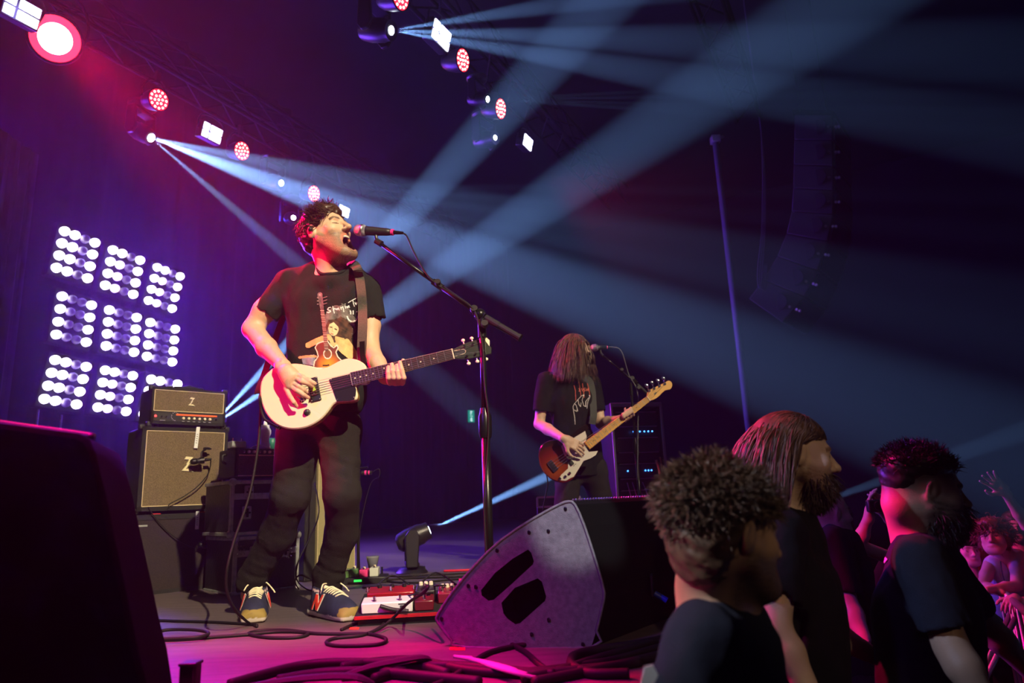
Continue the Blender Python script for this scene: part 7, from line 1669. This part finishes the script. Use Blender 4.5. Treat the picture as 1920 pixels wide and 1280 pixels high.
fan('fan leaning in at the right edge below the smiling woman', 1972, 1064, 4.45, -50, TEEB, (HAIRD, 1), (.66, .42, .34), arms=((g(1925, 1140, 4.7), g(1960, 1140, 4.7)), (g(1902, 1122, 4.45), g(1930, 1125, 4.45))), hands=((Vector((-.4, -.3, -.1)), Vector((0, -.2, 1)), 1, dict(sc=.9, curl=.7)), (Vector((-.4, -.3, -.1)), Vector((0, -.2, 1)), 1, dict(sc=.9, curl=.7))))
# barrier
rp = V3(1895, 1122, 4.5); bt_ = rp.dot(DD); bn_ = rp.dot(NN); BZ = rp.z
BM = mat('barrier_metal', (.45, .42, .45), .35, .8)
for k_ in range(2):
    t0_ = bt_ - 1.05 + 1.1 * k_; T = thing('crowd_barrier', ('metal crowd barrier panel nearer the lens', 'metal crowd barrier panel under the smiling woman')[k_], 'barrier', ST(t0_, bn_, PF_))
    build('top_rail', gcyl(ST(t0_, bn_, BZ), ST(t0_ + 1.05, bn_, BZ), .022, seg=10), BM, T, world=True, smooth=True)
    for i in range(6):
        a = t0_ + .02 + i * .202; build('upright_bar', gcyl(ST(a, bn_, PF_ + .03), ST(a, bn_, BZ), .011, seg=8), BM, T, world=True, smooth=True)
    build('bottom_rail', gcyl(ST(t0_, bn_, PF_ + .12), ST(t0_ + 1.05, bn_, PF_ + .12), .016, seg=8), BM, T, world=True)
    for a in (t0_ + .06, t0_ + .99): build('brace', gcyl(ST(a, bn_, BZ - .1), ST(a, bn_ + .55, PF_ + .02), .016, seg=8), BM, T, world=True, smooth=True)
    build('foot_plate', gbox(ST(t0_ + .52, bn_ + .28, PF_ + .008), (1.0, .6, .012), basis(DD, NN, ZZ)), M['black_metal'], T, world=True)

# ------------------------------------------------------------------ hanging loudspeaker line, pole, exit signs
py_ = 9.0; PAD = Vector((math.sin(math.radians(38)), math.cos(math.radians(38)), 0))
edges = [((1489, 215), (1561, 215)), ((1488, 262), (1561, 262)), ((1487, 308), (1562, 311)), ((1486, 352), (1563, 357)), ((1483, 396), (1562, 401)), ((1473, 438), (1552, 452)), ((1456, 480), (1533, 507)), ((1430, 523), (1508, 557)), ((1403, 560), (1467, 605))]
PAS = mat('array_side', (.10, .09, .11), .7); PAH = mat('array_hardware', (.5, .45, .5), .4, .6)
for i in range(8):
    a, b = edges[i]; c, d = edges[i + 1]; q_ = [V3(*p, py_) for p in (a, b, d, c)]; ctr = sum(q_, Vector((0, 0, 0))) / 4
    q_ = [ctr + (p - ctr) * .975 for p in q_]
    nm_ = ['topmost', 'second', 'third', 'fourth', 'fifth', 'sixth', 'seventh', 'lowest'][i]
    T = thing('line_array_speaker', f'{nm_} box of the dark hanging loudspeaker column at the right', 'speaker', ctr, group='hanging loudspeaker column')
    build('cabinet', gprism(q_, PAD * 1.05), PAS, T, world=True, bevel=.012)
    f0_, f1_ = q_[1], q_[2]; o_ = (q_[1] - q_[0]).normalized()
    build('grille', gprism([f0_.lerp(f1_, .06) + PAD * .06, f0_.lerp(f1_, .94) + PAD * .06, f0_.lerp(f1_, .94) + PAD * 1.0, f0_.lerp(f1_, .06) + PAD * 1.0], o_ * .025), M['black_metal'], T, world=True)
    hc_ = q_[0].lerp(q_[1], .62).lerp(q_[3].lerp(q_[2], .62), .5)
    x_, y_, _ = frame(PAD)
    build('handle_hole', glathe(hc_ - PAD * .012, PAD, [(0, .11), (.004, .115), (.006, .10)], 20), M['black_matt'], T, world=True)
    for u in (.16, .26, .30): build('rigging_pin', gcyl(hc_ + o_ * u - PAD * .03 + ZZ * (.04 * (u - .25)), hc_ + o_ * u - PAD * -.01 + ZZ * (.04 * (u - .25)), .018, seg=8), PAH, T, world=True)
T = thing('rigging_frame', 'black rigging frame and chains above the hanging loudspeakers', 'rigging', V3(1525, 205, py_))
build('frame', gprism([V3(1486, 213, py_), V3(1562, 213, py_), V3(1562, 206, py_), V3(1486, 206, py_)], PAD * 1.05), rig_m, T, world=True)
for x in (1500, 1550): build('chain', gcyl(V3(x, 208, py_), Vector((V3(x, 208, py_).x, py_, 7.6)), .012, seg=6), rig_m, T, world=True)
T = thing('signal_cable', 'loops of thin cable hanging beside the loudspeaker column', 'cable', V3(1428, 400, 9))
ctp = V3(1427, 246, 9)
build('strand', gcyl(ctp, Vector((ctp.x, 9, 7.6)), .010, seg=6), PAS, T, world=True)
for k_ in range(3): build('strand', gtube([ctp, V3(1430 + 2 * k_, 330, 9), V3(1428 + 3 * k_, 430, 9), V3(1420 + 4 * k_, 515 + 6 * k_, 9), V3(1426 + 4 * k_, 540, 9), V3(1434 + 2 * k_, 495, 9)], .008, 5), PAS, T, world=True, smooth=True)
pt = V3(1341, 262, 8.6); T = thing('upright_pole', 'tall slim pole standing left of the hanging loudspeakers', 'pole', (pt.x, pt.y, 0))
build('tube', gcyl((0, 0, 0), (0, 0, pt.z), .042, seg=14), mat('pole_paint', (.16, .14, .22), .5), T, smooth=True); build('foot', glathe((0, 0, 0), ZZ, [(0, .3), (.02, .3), (.04, .06)], 20), rig_m, T, auto=True); build('head_clamp', [gbox((0, 0, pt.z), (.12, .12, .10)), gcyl((.0, 0, pt.z), (.12, 0, pt.z + .05), .02)], PAH, T, bevel=.01)
EXG = mat('exit_green', (.0, .25, .18), .5, emit=(.0, .45, .30), es=.55); EXW = mat('exit_white', (.8, .9, .9), .5, emit=(.7, 1, .95), es=1.0)
def exitsign(px0, px1, py0, py1, y, label, man, yaw=0):
    if man is False: y = onplane(px0, py0, ST(0, 8.52), NN).y
    a, b = V3(px0, (py0 + py1) / 2, y), V3(px1, (py0 + py1) / 2, y); W = (b - a).length; H_ = V3((px0 + px1) / 2, py0, y).z - V3((px0 + px1) / 2, py1, y).z
    T = thing('exit_sign', label, 'sign', (a + b) / 2, (0, 0, yaw))
    W2 = W / max(math.cos(yaw), .2)
    build('housing', gbox((0, .04, 0), (W2 * 1.06, .06, H_ * 1.1)), M['black_plastic'], T); build('panel', gbox((0, 0, 0), (W2, .02, H_)), EXG, T)
    build('white_field', gbox((-W2 * .0, -.012, 0), (W2 * .30, .004, H_ * .86)), EXW, T)
    h = H_; build('running_man', [gball((.0 + h * .05, -.016, h * .27), (h * .07, .003, h * .07), 8, 5)] + [gcyl((p[0] * h, -.016, p[1] * h), (q_[0] * h, -.016, q_[1] * h), h * .04, seg=6) for p, q_ in (((.03, .18), (-.03, -.05)), ((.03, .15), (.13, .05)), ((.03, .15), (-.12, .10)), ((-.03, -.05), (.10, -.15)), ((.10, -.15), (.08, -.33)), ((-.03, -.05), (-.12, -.2)), ((-.12, -.2), (-.2, -.22)))], EXG, T)
    if man: build('bracket', gcyl((0, .04, H_ * .55), (0, .04, 7.6 - T.location.z), .012, seg=6), rig_m, T)
exitsign(1576, 1610, 865, 884, 15.5, 'green emergency exit sign at the right behind the bald man', True)
exitsign(878, 889, 769, 791, 7.9, 'small green exit sign glowing right of centre behind the stage', False, .5)
for x in range(4): pass
